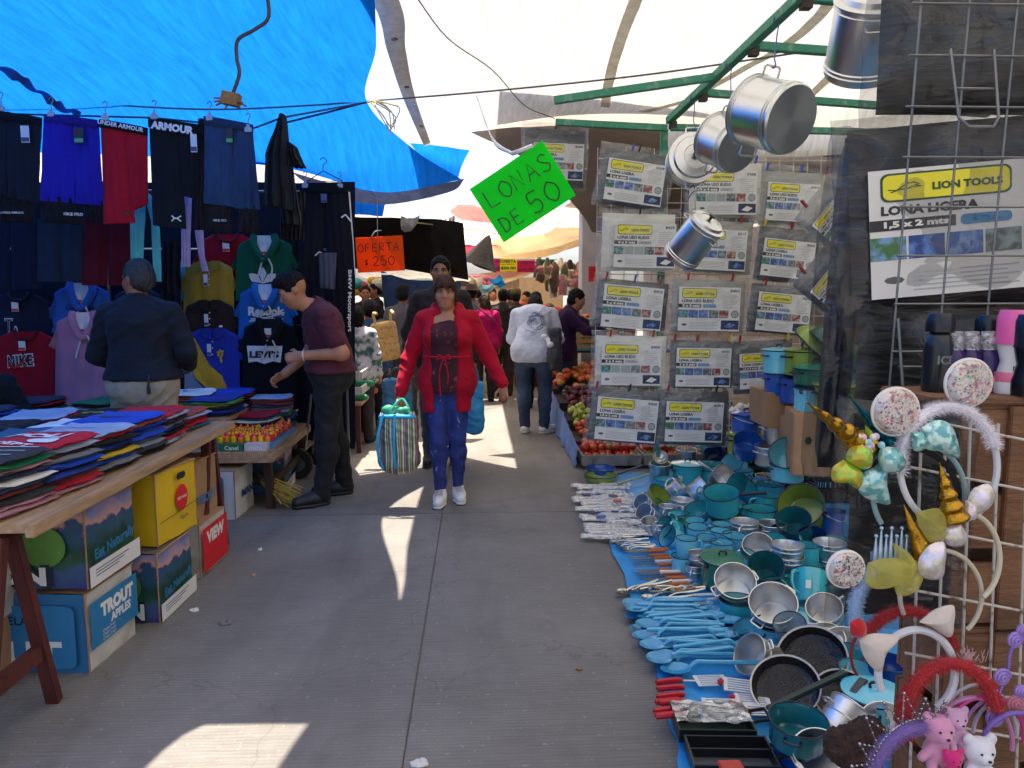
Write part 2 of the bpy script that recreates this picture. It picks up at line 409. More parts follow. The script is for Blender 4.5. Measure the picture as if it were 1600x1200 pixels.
def head(S,hc,fw,up,sc=1.0):
 """head centred at hc (mid eye height), fw = facing direction"""
 fw=Vector(fw).normalized();up=Vector(up);up=(up-fw*up.dot(fw)).normalized();rt=up.cross(fw)*-1
 Rm=Matrix((rt,-fw,up)).transposed();P=lambda x,y,z:Vector(hc)+(rt*x+fw*y+up*z)*sc
 S.ell(P(0,-.018,.022),(.074*sc,.094*sc,.092*sc),.03,Rm)
 S.ell(P(0,.018,-.045),(.058*sc,.066*sc,.070*sc),.04,Rm)
 S.ell(P(0,.045,-.092),(.030*sc,.028*sc,.024*sc),.04,Rm)
 for x in(-1,1):
  S.ell(P(x*.040,.048,-.030),(.026*sc,.026*sc,.024*sc),.025,Rm)
  S.ell(P(x*.030,.084,.001),(.015*sc,.014*sc,.010*sc),.012,Rm,'-')
  S.ell(P(x*.028,.070,.018),(.026*sc,.018*sc,.008*sc),.015,Rm)
  S.ell(P(x*.076,-.015,-.008),(.008*sc,.019*sc,.030*sc),.006,Rm)
 S.cap(P(0,.077,.004),P(0,.096,-.030),.008*sc,.012*sc,.014)
 for x in(-1,1):S.ell(P(x*.012,.086,-.034),(.009*sc,.010*sc,.008*sc),.008,Rm)
 S.ell(P(0,.072,-.063),(.024*sc,.012*sc,.012*sc),.012,Rm)
 return P,Rm
def face_parts(o,P,Rm,sc,hair_c,lip=(160,92,82),looking=0.0):
 for x in(-1,1):
  e=MB();e.sphere(P(x*.030,.0735,.0005),(.0125*sc,.0105*sc,.0066*sc),12,8,0,rot=Rm)
  e.sphere(P(x*.030+looking,.0812,.0005),(.0060*sc,.004*sc,.0062*sc),10,6,1,rot=Rm)
  e.build('eye',[paint((205,198,190),.25),paint((28,18,14),.2)],o)
  b=MB();b.tube([P(x*.014,.090,.018),P(x*.030,.091,.024),P(x*.047,.079,.019)],[.0036*sc,.0046*sc,.0022*sc],6)
  b.build('eyebrow',paint(hair_c,.8),o)
  b=MB();b.tube([P(x*.016,.0815,.004),P(x*.030,.0855,.0078),P(x*.044,.077,.003)],[.0018*sc,.0028*sc,.0016*sc],5);b.build('eyelash',paint((20,14,12),.8),o)
 m=MB();m.tube([P(-.024,.076,-.066),P(-.008,.086,-.0615),P(0,.0865,-.063),P(.008,.086,-.0615),P(.024,.076,-.066)],[.002*sc,.0045*sc,.0042*sc,.0045*sc,.002*sc],8)
 m.tube([P(-.020,.077,-.068),P(0,.0855,-.0715),P(.020,.077,-.068)],[.002*sc,.0056*sc,.002*sc],8)
 m.build('lips',M('lips_%s'%hexname(lip),lip,.45),o)
BASE=dict(pelvis=(0,0,.93),waist=(0,0,1.06),chest=(0,0,1.26),neck=(0,.015,1.45),head=(0,-.01,1.595),
   shR=(-.172,.01,1.375),shL=(.172,.01,1.375),elR=(-.235,.02,1.11),elL=(.235,.02,1.11),wrR=(-.245,-.05,.86),wrL=(.245,-.05,.86),
   hipR=(-.09,0,.90),hipL=(.09,0,.90),knR=(-.10,-.02,.50),knL=(.10,-.02,.50),anR=(-.105,.02,.085),anL=(.105,.02,.085),
   toeR=(-.12,-.15,.03),toeL=(.12,-.15,.03),look=(0,-1,0),hup=(0,0,1),handR=None,handL=None)
def person(label,loc,rz,H=1.70,skin_c='tan',top=None,legs=None,shoe=(30,30,32),hair=(18,15,14),hair_style='short',J=None,female=False,girth=1.0,
           sleeve='long',hem=.86,face=True,h=.010,cat='person',group=None,wr=.009,detail_hand=True,seed=0,shin=.04,curl=.6,top_mat=None,leg_mat=None,open_front=None,hood=False,headscale=1.0,legw=1.0,bust=0.0):
 j={k:(Vector(v)if v is not None else None)for k,v in BASE.items()}
 for k,v in(J or{}).items():j[k]=Vector(v)if v is not None else None
 s=H/1.72;gw=girth;q=Vector
 for k in j:
  if k not in('look','hup','handR','handL','palmR','palmL','thR','thL')and j[k]is not None:j[k]=j[k]*s
 def torso(S,o,k=.05,lo=None):
  l=o if lo is None else lo
  S.cap(j['hipR']+q((.01,.0,.03)),j['hipL']+q((-.01,0,.03)),(.112*gw+l)*s,None,k,(0,1,0),1.02)
  S.ell(j['pelvis']+q((0,.025,-.03)),((.142*gw+l)*s,(.112*gw+l)*s,.13*s),k)
  S.cap(j['pelvis'],j['waist'],(.136*gw+l)*s,(.128*gw+l)*s,k,(0,1,0),.80)
  S.cap(j['waist'],j['chest'],(.130*gw+l)*s,(.148*gw+o)*s,k,(0,1,0),.78)
  S.cap(j['chest']+q((-.05,0,.04))*s,j['chest']+q((.05,0,.04))*s,(.118*gw+o)*s,None,k,(0,1,0),.88)
  S.cap(j['shR']*.82+j['shL']*.18+q((0,0,.005)),j['shL']*.82+j['shR']*.18+q((0,0,.005)),(.058+o*.8)*s,None,k)
  S.cap(j['chest'].lerp(j['neck'],.55),j['neck'],(.095+o)*s,(.056+o)*s,k)
  if bust:
   for x in(-1,1):S.ell(j['chest']+q((x*.075,-.085-.02*bust,-.005))*s,((.075*bust+o)*s,(.062*bust+o)*s,(.07*bust+o)*s),.05)
 def arm(S,sd,o,upto=1.0,k=.03):
  a,b,c=j['sh'+sd],j['el'+sd],j['wr'+sd];f=gw**.5
  S.cap(a,b if upto>=.5 else a.lerp(b,upto*2),(.060*f+o)*s,(.046*f+o)*s if upto>=.5 else(.053*f+o)*s,k)
  if upto>.5:S.cap(b,b.lerp(c,(upto-.5)*2),(.046*f+o)*s,((.031 if upto>=1 else .036)+o)*s,k)
 def leg(S,sd,o,end=1.0,k=.03):
  a,b,c=j['hip'+sd],j['kn'+sd],j['an'+sd];f=gw**.5*legw
  S.cap(a,b,(.092*f+o)*s,(.058*f+o)*s,k);m=b.lerp(c,.3)+q((0,.018*s,0))
  S.cap(b,m,(.057*f+o)*s,(.056*f+o)*s,k);S.cap(m,m.lerp(c,end),(.056*f+o)*s,(shin+o)*s,k)
 B=Sculpt(h);torso(B,-.012);B.cap(j['neck']-q((0,0,.03)),j['head']+q((0,.02,-.06))*s,.054*s,.052*s,.03)
 P,Rm=head(B,j['head'],j['look'],j['hup'],s*headscale)
 for sd,x in(('R',-1),('L',1)):
  arm(B,sd,0 if sleeve!='long' else-.008);leg(B,sd,-.010)
  c,b=j['wr'+sd],j['el'+sd];d=j.get('hand'+sd)or(c-b)
  if detail_hand:hand(B,c,d,j.get('palm'+sd)or q((-x,-.3,0)),j.get('th'+sd)or q((0,-1,0)),s*(1.0 if not female else .95),curl)
  else:B.cap(c,c+d.normalized()*.14*s,.03*s,.025*s,.02,(1,0,0),.6)
  B.cap(j['an'+sd]-q((0,0,.02)),j['toe'+sd],.036*s,.026*s,.02)
 o=sc_obj('person',B,skin(skin_c),None,1)
 o.location=loc;o.rotation_euler=(0,0,rz);tag(o,label,cat,group)
 o['_j']=0;del o['_j']
 if legs:
  T=Sculpt(h);torso(T,.010)
  for sd in 'RL':leg(T,sd,.014)
  T.plane(j['waist']+q((0,0,-.015*s)),(0,0,1));T.plane(q((0,0,.055*s)),(0,0,-1))
  sc_obj('trousers',T,leg_mat or cloth(legs),o,1,wr*1.1,seed+3,(10,10,9))
 if top:
  T=Sculpt(h);torso(T,.012,lo=.030)
  for sd in 'RL':
   arm(T,sd,.009 if sleeve=='long' else .012,{'long':.97,'short':.33,'mid':.8}[sleeve])
   leg(T,sd,.034)
  if hood:
   nb=j['neck']+q((0,.065,.0))*s
   T.ell(nb,(.10*s,.065*s,.075*s),.03);T.ell(nb+q((0,-.01,.075))*s,(.075*s,.05*s,.05*s),.02,mode='-')
  T.plane(q((0,0,hem*s)),(0,0,-1))
  f=Vector(j['look']);nd=(j['head']-j['neck']).normalized()
  T.cap(j['neck']+q((0,-.025,.012))*s,j['head'],.062*s,.08*s,.01,mode='-')
  if open_front:open_front(T,j,s)
  sc_obj('jacket' if open_front else('hoodie' if hood else 'shirt'),T,top_mat or cloth(top),o,1,wr,seed,(9,9,13))
 for sd in 'RL':
  a,t=j['an'+sd],j['toe'+sd];d=q((t.x-a.x,t.y-a.y,0)).normalized();T=Sculpt(min(h,.007));fz=min(a.z-.05*s,t.z-.02*s)
  hl=q((a.x,a.y,fz+.045*s))-d*.02*s
  T.cap(hl,hl+d*.09*s,.040*s,.043*s,.02);T.cap(hl+d*.07*s,q((t.x,t.y,fz+.035*s)),.045*s,.036*s,.03)
  T.cap(a+q((0,0,.01)),hl,.042*s,.042*s,.02);T.plane(q((0,0,fz+.012*s)),(0,0,-1));T.plane(a+q((0,0,.035)),(0,0,1))
  lc=MB();nn=q((-d.y,d.x,0))
  sh=sc_obj('shoe',T,M('shoe_'+hexname(shoe),shoe,.55,bump=.1,bscale=60),o,1)
  sl=Sculpt(.007);sl.cap(hl-q((0,0,.04*s)),hl+d*.1*s-q((0,0,.04*s)),.043*s,.046*s,.02,(0,0,1),.45)
  sl.cap(hl+d*.09*s-q((0,0,.04*s)),q((t.x,t.y,fz+.006*s)),.046*s,.039*s,.02,(0,0,1),.4)
  sl.plane(q((0,0,fz-.012*s)),(0,0,-1));sl.plane(q((0,0,fz+.02*s)),(0,0,1))
  for kk in range(4 if face and detail_hand else 0):
   cc=hl+d*(.075+.022*kk)*s+q((0,0,(.062-.009*kk)*s));lc.tube(smoothpl([cc-nn*.028*s-q((0,0,.012)),cc,cc+nn*.028*s-q((0,0,.012))],4),.0045*s,5)
  if lc.v:project(lc,sh,(0,0,-1),.004);lc.build('laces',paint((150,150,152)if sum(shoe)>400 else(70,70,72),.7),sh)
  sc_obj('sole',sl,paint((215,212,205)if sum(shoe)>400 else(35,35,36),.6),sh,1)
 hs=s*headscale;Hh=Sculpt(min(h,.007));hm=M('hair_'+hexname(hair),hair,.65,var=.45,scale=26,bump=.8,bscale=80,stretch=(1,1,.2),spec=.18)
 if hair_style!='none':
  Hh.ell(P(0,-.022,.030),(.081*hs,.101*hs,.097*hs),.02,Rm)
  if hair_style=='short':Hh.ell(P(0,-.055,-.01),(.078*hs,.065*hs,.075*hs),.02,Rm)
  if hair_style=='fade':Hh.ell(P(0,.02,.08),(.068*hs,.075*hs,.05*hs),.02,Rm);Hh.ell(P(0,-.06,-.03),(.1*hs,.075*hs,.075*hs),.015,Rm,'-')
  if hair_style in('fade','short'):Hh.ell(P(0,.085,.0),(.075*hs,.06*hs,.068*hs),.01,Rm,'-')
  if hair_style=='bangs':
   Hh.ell(P(0,-.055,-.02),(.08*hs,.065*hs,.085*hs),.02,Rm);Hh.ell(P(0,.10,-.052),(.062*hs,.085*hs,.086*hs),.01,Rm,'-')
  if hair_style=='tied':
   Hh.ell(P(0,-.05,-.02),(.08*hs,.07*hs,.08*hs),.02,Rm);Hh.ell(P(0,.085,-.025),(.066*hs,.07*hs,.082*hs),.01,Rm,'-')
  if hair_style=='long':
   Hh.ell(P(0,-.05,-.06),(.088*hs,.07*hs,.13*hs),.03,Rm);Hh.ell(P(0,.085,-.03),(.062*hs,.07*hs,.08*hs),.01,Rm,'-')
  for x in(-1,1):
   Hh.ell(P(x*.08,-.005,-.012),(.016*hs,.022*hs,.028*hs),.006,Rm,'-')
  hob=sc_obj('hair',Hh,hm,o,1,.006,seed,(45,45,16))
  if hair_style=='bangs':
   sm_=MB();rr_=random.Random(1)
   for k in range(34):
    x=lerp(-.064,.064,k/33);z=.030+rr_.uniform(-.012,.012)-(.03 if abs(x)>.054 else 0);y=.093-9*x*x
    sm_.tube(smoothpl([P(x*.55,.01,.126),P(x*.85,.062-4*x*x,.105),P(x,y,.068),P(x*1.02+rr_.uniform(-.006,.006),y+.003,z)],8),[.0052*hs]*7+[.003*hs,.0012*hs],5)
   for sx in(-1,1):
    for k in range(5):sm_.tube(smoothpl([P(sx*(.066+k*.002),.03-k*.012,.06),P(sx*(.080+k*.001),.03-k*.012,.0),P(sx*(.074+.002*k),.024-k*.01,-.06-.012*k)],8),[.005*hs]*7+[.003*hs,.001*hs],5)
   sm_.build('strands',hm,hob)
 if face:face_parts(o,P,Rm,hs,tuple(max(8,int(c*.8))for c in hair))
 return o,j,P,Rm,s
# == SETTING: ground, pavement
def concrete():
 m=bpy.data.materials.new('concrete');m.use_nodes=True;n=m.node_tree.nodes;L=m.node_tree.links;b=n['Principled BSDF']
 b.inputs['Roughness'].default_value=.8;b.inputs['Specular IOR Level'].default_value=.3
 tc=n.new('ShaderNodeTexCoord')
 def noise_(scale,det=5,dist=0.0,st=(1,1,1)):
  mp=n.new('ShaderNodeMapping');mp.inputs['Scale'].default_value=st;L.new(tc.outputs['Object'],mp.inputs[0])
  t=n.new('ShaderNodeTexNoise');t.inputs['Scale'].default_value=scale;t.inputs['Detail'].default_value=det;t.inputs['Distortion'].default_value=dist
  L.new(mp.outputs[0],t.inputs['Vector']);return t
 big=noise_(.9,6,.5);mid=noise_(5,6,.3);fine=noise_(90,3);groove=noise_(1,3,0,(5,75,1));spots=noise_(46,2,.4);spots2=noise_(2.6,4,1.2)
 r1=n.new('ShaderNodeValToRGB');r1.color_ramp.elements[0].color=(.135,.120,.102,1);r1.color_ramp.elements[1].color=(.275,.248,.214,1)
 r1.color_ramp.elements[0].position=.3;r1.color_ramp.elements[1].position=.72
 L.new(big.outputs[0],r1.inputs[0])
 def mixc(a,fac,col,blend='MIX'):
  x=n.new('ShaderNodeMix');x.data_type='RGBA';x.blend_type=blend;L.new(a,x.inputs[6])
  if isinstance(fac,float):x.inputs[0].default_value=fac
  else:L.new(fac,x.inputs[0])
  if isinstance(col,tuple):x.inputs[7].default_value=(*col,1)
  else:L.new(col,x.inputs[7])
  return x.outputs[2]
 def ramp(t,a,bb,c0=0.0,c1=1.0):
  r=n.new('ShaderNodeMapRange');r.inputs[1].default_value=a;r.inputs[2].default_value=bb;r.inputs[3].default_value=c0;r.inputs[4].default_value=c1
  L.new(t.outputs[0],r.inputs[0]);return r.outputs[0]
 c=mixc(r1.outputs[0],ramp(mid,.4,.75,0,.4),(.12,.108,.096))
 c=mixc(c,ramp(groove,.42,.62,0,.45),(.24,.225,.2))
 c=mixc(c,ramp(spots,.67,.70,0,.6),(.36,.34,.30))
 c=mixc(c,ramp(spots2,.58,.72,0,.4),(.10,.09,.08))
 c=mixc(c,ramp(fine,.4,.7,0,.35),(.19,.175,.16))
 streak=noise_(1,5,.6,(3.2,.4,1));c=mixc(c,ramp(streak,.5,.72,0,.45),(.095,.085,.075))
 vo=n.new('ShaderNodeTexVoronoi');vo.feature='DISTANCE_TO_EDGE';vo.inputs['Scale'].default_value=.55;mv=n.new('ShaderNodeVectorMath');mv.operation='ADD';nd_=noise_(2.2,5,.3);L.new(tc.outputs['Object'],mv.inputs[0]);L.new(nd_.outputs['Color'],mv.inputs[1]);L.new(mv.outputs[0],vo.inputs['Vector'])
 c=mixc(c,ramp(vo,.0,.005,.34,0),(.05,.045,.04))
 wv=n.new('ShaderNodeTexWave');wv.wave_type='BANDS';wv.bands_direction='Y';wv.inputs['Scale'].default_value=17;wv.inputs['Distortion'].default_value=2.5;wv.inputs['Detail'].default_value=2;wv.inputs['Detail Scale'].default_value=.6
 L.new(tc.outputs['Object'],wv.inputs['Vector']);c=mixc(c,ramp(wv,.5,1.0,0,.38),(.12,.108,.095))
 L.new(c,b.inputs['Base Color'])
 bp=n.new('ShaderNodeBump');bp.inputs['Strength'].default_value=.55;bp.inputs['Distance'].default_value=.008
 ma=n.new('ShaderNodeMath');ma.operation='ADD';L.new(groove.outputs[0],ma.inputs[0]);L.new(fine.outputs[0],ma.inputs[1]);L.new(ma.outputs[0],bp.inputs['Height'])
 L.new(bp.outputs[0],b.inputs['Normal']);return m
CONC=concrete()
g=MB();g.poly([(-400,-400,-.008),(400,-400,-.008),(400,900,-.008),(-400,900,-.008)])
struct(g.build('ground',M('soil',(.15,.135,.12),.95,var=.3,scale=.5)))
pv=MB()
xs=[-9.0,-3.6,-.237,3.2,9.0];ys=[-4.0,.4,4.92,9.3,13.8,18.3,23,28,34,60]
for i in range(len(xs)-1):
 for j in range(len(ys)-1):
  gx,gy=.0022,.002
  pv.box(((xs[i]+xs[i+1])/2,(ys[j]+ys[j+1])/2,-.0125),(xs[i+1]-xs[i]-2*gx,ys[j+1]-ys[j]-2*gy,.025))
struct(pv.build('pavement',CONC,smooth=False,bevel=.003))
# == TARPS
def patch(name,rows,mat,nu=40,nv=40,sag=0.0,wr=.015,seed=0,wscale=2.2):
 """sheet through rows of control points (rows of equal length), Catmull-Rom both ways, with creases"""
 rows=[smoothpl(r,nu)for r in rows]
 cols=[smoothpl([r[i]for r in rows],nv)for i in range(nu+1)]
 mb=MB()
 def f(u,v):
  p=cols[round(u*nu)][round(v*nv)].copy();s=4*u*(1-u)*4*v*(1-v)
  q=Vector((p.x*wscale+seed,p.y*wscale,p.z))
  e=min(1,s*2+.25)
  p.z+=-sag*s+e*wr*(mnoise.noise(q)*2+mnoise.noise(q*2.7)+1.2*abs(mnoise.noise(Vector((q.x*.6+q.y*.9,q.y*.25,seed)))))
  return p
 mb.grid(f,nu,nv);return mb.build(name,mat,angle=180)
BLUE=translucent('blue_tarp_cloth',(22,118,222),.34,3.0,(9,1,1),bump=.35,var=.16)
WHITE=translucent('white_tarp_cloth',(233,231,226),.205,2.6,(14,1.2,1),bump=.3,var=.14)
V=Vector
# --- blue canopy: right edge follows the gap of sky over the aisle
be=[V((-1.25,.75,3.02)),V((-1.2,1.8,3.0)),V((-1.12,3.06,2.95)),V((-.50,3.17,2.93)),at(588,60,4.2),at(574,160,5.5),at(650,236,6.35),at(722,281,7.0)]
bl=[V((-6.2,.75,3.4)),V((-6.2,1.6,3.3)),V((-6.2,2.6,3.1)),V((-6.2,3.6,2.95)),V((-6.2,4.4,2.85)),V((-6.2,5.1,2.7)),V((-6.2,5.7,2.5)),V((-6.2,6.3,2.3))]
rows=[]
for k,(a,b)in enumerate(zip(bl,be)):
 m1=a.lerp(b,.35);m2=a.lerp(b,.72);m3=a.lerp(b,.9)
 dz=(.10,.08,.06,.05,.06,.05,-.02,-.1)[k];m1.z+=dz;m2.z+=dz*1.2;m3.z+=dz*.5
 rows.append([a,m1,m2,m3,b])
rows[-1][3]=at(600,300,6.7);rows[-1][2]=at(470,268,6.4);rows[-1][1]=at(260,225,6.3)
tag(patch('blue_canopy',rows,BLUE,70,70,0,.012,3,1.7),'huge bright blue tarpaulin canopy stretched over the clothes stall','canopy')
hem=MB();A=smoothpl([at(455,268,6.42),at(520,286,6.5),at(600,298,6.72),at(700,284,7.0),at(726,278,7.02)],24)
hem.grid(lambda u,v:A[round(u*24)]+V((0,.03,-.115*v*math.sin(math.pi*min(1,u*1.02))**.6)),24,3)
ho=hem.build('hem',translucent('grey_hem',(88,96,120),.25),angle=180);ho.parent=bpy.data.objects['blue_canopy']
tag(patch('blue_tarp',[[at(480,292,7.6),at(560,290,7.6),at(605,292,7.6)],[at(478,316,7.5),at(560,318,7.5),at(602,316,7.5)],[at(476,336,7.5),at(560,336,7.5),at(598,338,7.5)]],BLUE,16,12,0,.02,9),'small blue tarpaulin strip hanging behind the canopy above the black tarp','tarp')
tag(patch('blue_tarp',[[at(640,224,8.2),at(690,228,8.2),at(734,234,8.2)],[at(660,250,8.0),at(695,252,8.0),at(722,258,8.0)],[at(690,280,7.9),at(705,280,7.9),at(715,282,7.9)]],BLUE,16,12,0,.02,5),'small blue tarpaulin corner sticking out over the aisle beside the white sky','tarp')
# --- white canopy
we=[V((-.85,.5,3.12)),V((-.82,1.6,3.1)),V((-.77,2.9,3.08)),at(578,-10,4.0),at(605,75,5.0),at(630,150,6.1),at(662,224,7.6)]
wr_=[V((5.6,-2.6,3.08)),V((5.6,1.6,3.05)),V((5.6,2.7,3.0)),V((5.6,3.6,2.95)),V((5.6,4.3,2.86)),V((5.6,5.0,2.78)),V((5.6,5.9,2.62))]
rows=[]
for k,(a,b)in enumerate(zip(we,wr_)):
 rows.append([a,a.lerp(b,.12),a.lerp(b,.3),a.lerp(b,.55),b])
rows[0][1:4]=[V((-.2,-2.2,3.1)),V((1.1,-2.7,3.1)),V((3.0,-2.7,3.1))]
rows[-1]=[at(662,224,7.6),at(790,193,6.8),at(1000,178,6.1),at(1310,205,5.75),V((5.6,5.9,2.62))]
rows[-2][1]=at(760,140,5.9);rows[-2][2]=at(1000,130,5.35)
tag(patch('white_canopy',rows,WHITE,60,60,0,.012,21,1.6),'huge white tarpaulin canopy over the cookware stall and aisle','canopy')
ed=MB();E=smoothpl([V(p)+V((0,0,-.012))for p in we[2:]],30)
ed.grid(lambda u,v:E[round(u*30)]+V((.16*v*(1-u*.55),0,-.01+.01*v)),30,2)
eo=ed.build('edge_strip',translucent('grey_edge',(175,165,150),.25),angle=180);eo.parent=bpy.data.objects['white_canopy']
ey=MB()
for t in(.42,.68,.88):
 ey=MB();p=pl(E,t)+V((.06,0,-.02));ey.tube([p+V((.018*math.cos(a),.018*math.sin(a),0))for a in[i*math.pi/5 for i in range(10)]],.005,6,closed=True)
 yo=ey.build('eyelet',M('brass',(150,130,90),.35,1));yo.parent=bpy.data.objects['white_canopy']
cv=bpy.data.objects['white_canopy'].data
for pts_ in([at(1330,40,3.6),at(1230,130,4.6),at(1090,196,5.5),at(1000,215,6.0)],[V((.9,1.2,3)),V((.8,3.4,3)),V((.9,5.2,3)),V((1.0,6.0,3))],[V((2.4,1.2,3)),V((2.3,3.4,3)),V((2.4,5.6,3))]):
 sp_=smoothpl(pts_,40);mb_=MB()
 mb_.grid(lambda u,v:sp_[round(u*40)]+V((.07*(v-.5),0,-.01)),40,1)
 from mathutils.bvhtree import BVHTree
 bv_=BVHTree.FromPolygons([v.co[:]for v in cv.vertices],[p.vertices[:]for p in cv.polygons]);vv=[]
 for v in mb_.v:
  h_=bv_.ray_cast(V((v[0],v[1],1.0)),V((0,0,1)));vv.append((v[0],v[1],h_[0].z-.012)if h_[0]is not None else v)
 mb_.v=vv;so_=mb_.build('seam',translucent('canopy_seam',(225,215,196),.2),angle=180);so_.parent=bpy.data.objects['white_canopy']
# --- grey canvas behind the mesh of packages, hanging as back canopy of the next stall
GREY=translucent('grey_canvas',(125,112,100),.12,1.5,(1,1,1),bump=.1,var=.1)
tag(patch('grey_canopy',[[at(735,205,7.4),at(860,196,7.0),at(1040,200,6.6),at(1330,205,6.4)],[at(830,255,7.6),at(930,260,7.3),at(1060,265,7.0),at(1330,240,6.7)],[at(905,330,7.9),at(980,352,7.7),at(1080,350,7.5),at(1250,300,7.2)],[at(925,362,8.0),at(985,372,7.9),at(1090,372,7.8),at(1250,330,7.6)]],GREY,24,20,0,.03,4),'sagging grey brown canvas canopy behind the hanging tarpaulin packages','canopy')
tag(patch('white_tarp',[[at(1040,195,6.3),at(1180,212,6.25),at(1340,205,6.2)],[at(1045,240,6.4),at(1180,240,6.3),at(1340,228,6.25)],[at(1050,258,6.4),at(1180,250,6.35),at(1340,240,6.3)]],WHITE,18,10,0,.02,8),'strip of off white tarpaulin hanging below the green frame','tarp')
# --- sky clouds: a far dome would be overkill, the gap shows sky only; far canopies over the aisle
def far_tarp(name,rows,col,t,label,seed,wr=.04,cat='canopy',nu=20,nv=14,var=.12):
 return tag(patch(name,rows,translucent('canvas_%02x%02x%02x'%col,col,t,2.0,(3,1,1),bump=.2,var=var),nu,nv,0,wr,seed),label,cat)
far_tarp('tan_canopy',[[at(795,398,13),at(860,388,12),at(945,362,11)],[at(770,372,16),at(860,352,16),at(945,352,15)],[at(770,345,20),at(840,330,20),at(945,338,18)]],(240,222,190),.5,'sagging tan canvas canopy over the far fruit stalls',31)
far_tarp('cream_canopy',[[at(760,404,15),at(845,402,13.6),at(940,372,12.2)],[at(755,392,17),at(840,386,17),at(940,366,15)],[at(755,378,20),at(840,372,20),at(940,352,18)]],(244,234,214),.5,'cream striped canvas canopy hanging lowest over the far stalls',33)
far_tarp('pink_canopy',[[at(716,398,17),at(780,395,17),at(850,372,17)],[at(725,375,20),at(790,374,20),at(870,366,20)],[at(728,352,23),at(790,352,23),at(875,355,23)]],(225,90,130),.5,'pink canvas canopy far along the aisle',35)
far_tarp('red_canopy',[[at(715,320,19),at(745,322,19),at(790,345,19)],[at(705,332,21),at(740,340,21),at(790,366,21)],[at(735,352,23),at(755,362,23),at(790,380,23)]],(205,120,112),.4,'faded red canvas canopy edge beside the white sheet',37)
far_tarp('white_sheet',[[at(735,330,21),at(760,340,21),at(800,352,21)],[at(740,360,22),at(768,372,22),at(800,372,22)],[at(755,380,23),at(780,392,23),at(800,390,23)]],(245,242,235),.5,'white sheet hanging under the faded red canopy',39,cat='sheet')
far_tarp('black_tarp',[[at(552,338,9.2),at(620,340,9.2),at(700,345,9.2),at(724,348,9.2)],[at(552,385,9.6),at(620,385,9.6),at(700,390,9.6),at(728,395,9.6)],[at(552,420,10),at(620,420,10),at(690,430,10),at(732,438,10)]],(34,32,31),.04,'large black tarpaulin with pinholes above the next stall',41,cat='tarp')
far_tarp('slate_tarp',[[at(595,424,11.2),at(640,436,11.4),at(720,440,11.6)],[at(600,475,12),at(640,480,12),at(720,480,12)],[at(605,535,12.2),at(640,535,12.2),at(720,530,12.2)]],(60,84,135),.25,'slate blue tarpaulin wall beyond the walking shoppers',43,cat='tarp')
far_tarp('white_awning',[[at(560,425,11),at(640,428,11),at(735,436,11)],[at(565,432,13),at(640,434,13),at(740,444,13)],[at(590,424,15),at(660,424,15),at(760,436,15)]],(240,240,240),.55,'bright white awning strip above the slate blue tarpaulin',45,cat='awning')
far_tarp('beige_tarp',[[at(690,440,24),at(780,436,24),at(880,430,24)],[at(690,480,24.5),at(780,480,24.5),at(880,470,24.5)],[at(690,575,25),at(780,575,25),at(880,570,25)]],(150,125,95),.2,'beige tarpaulin closing the view at the end of the aisle',47,cat='tarp')
far_tarp('sand_canopy',[[at(760,452,15.5),at(800,440,15),at(850,420,14)],[at(755,440,18),at(800,430,18),at(855,415,17)],[at(750,428,21),at(800,420,21),at(860,410,20)]],(226,210,186),.45,'sand coloured canopy sagging behind the hanging price signs',49)
far_tarp('orange_canopy',[[at(1190,330,9),at(1260,300,8.6),at(1335,235,8.2)],[at(1190,300,11),at(1260,280,11),at(1335,225,10)],[at(1190,285,13),at(1260,268,13),at(1335,215,12)]],(225,120,110),.5,'salmon pink canopy seen through the wire grid behind',51)
far_tarp('navy_tarp',[[at(1170,252,8.0),at(1210,250,8),at(1262,238,8)],[at(1165,268,8.1),at(1210,265,8.1),at(1255,258,8.1)],[at(1165,285,8.2),at(1200,280,8.2),at(1235,272,8.2)]],(25,35,105),.15,'navy blue tarpaulin fold behind the hanging steel pots',53,cat='tarp',nu=10,nv=8)
# == PEOPLE IN THE AISLE
# --- the woman in the red cardigan
def cardigan_front(T,j,s):
 q=Vector;c=j['chest']
 for z0,z1,w0,w1 in((1.30,1.43,.10,.055),(.95,1.30,.088,.10),(.60,.95,.085,.085)):
  T.box((-.02*s,-.20*s,(z0+z1)/2*s),(.5*(w0+w1)*s,.145*s,((z1-z0)/2+.03)*s),.02,None,'-',.02)
 for x in(-1,1):
  T.cap(j['neck']+q((x*.075,-.075,-.14))*s,j['neck']+q((x*.085,.02,.01))*s,.022*s,.03*s,.02)
 T.cap(j['neck']+q((-.08,.05,.0))*s,j['neck']+q((.08,.05,.0))*s,.045*s,None,.03)
def leggings():
 m=M('printed_denim',(34,52,120),.75,var=.35,scale=7,bump=.25,bscale=40);n=m.node_tree.nodes;L=m.node_tree.links;b=n['Principled BSDF']
 tc=n.new('ShaderNodeTexCoord');mp=n.new('ShaderNodeMapping');mp.inputs['Scale'].default_value=(1,1,.55);t=n.new('ShaderNodeTexNoise');t.inputs['Scale'].default_value=17;t.inputs['Detail'].default_value=3;t.inputs['Distortion'].default_value=1.5
 L.new(tc.outputs['Object'],mp.inputs[0]);L.new(mp.outputs[0],t.inputs['Vector'])
 r=n.new('ShaderNodeValToRGB');r.color_ramp.elements[0].position=.67;r.color_ramp.elements[1].position=.72;r.color_ramp.elements[0].color=(0,0,0,1)
 x=n.new('ShaderNodeMix');x.data_type='RGBA';src=b.inputs['Base Color'].links[0].from_socket
 L.new(t.outputs[0],r.inputs[0]);L.new(r.outputs[0],x.inputs[0]);L.new(src,x.inputs[6]);x.inputs[7].default_value=(.30,.36,.55,1);L.new(x.outputs[2],b.inputs['Base Color']);return m
WP=at(700,600,5.2);WP.z=0
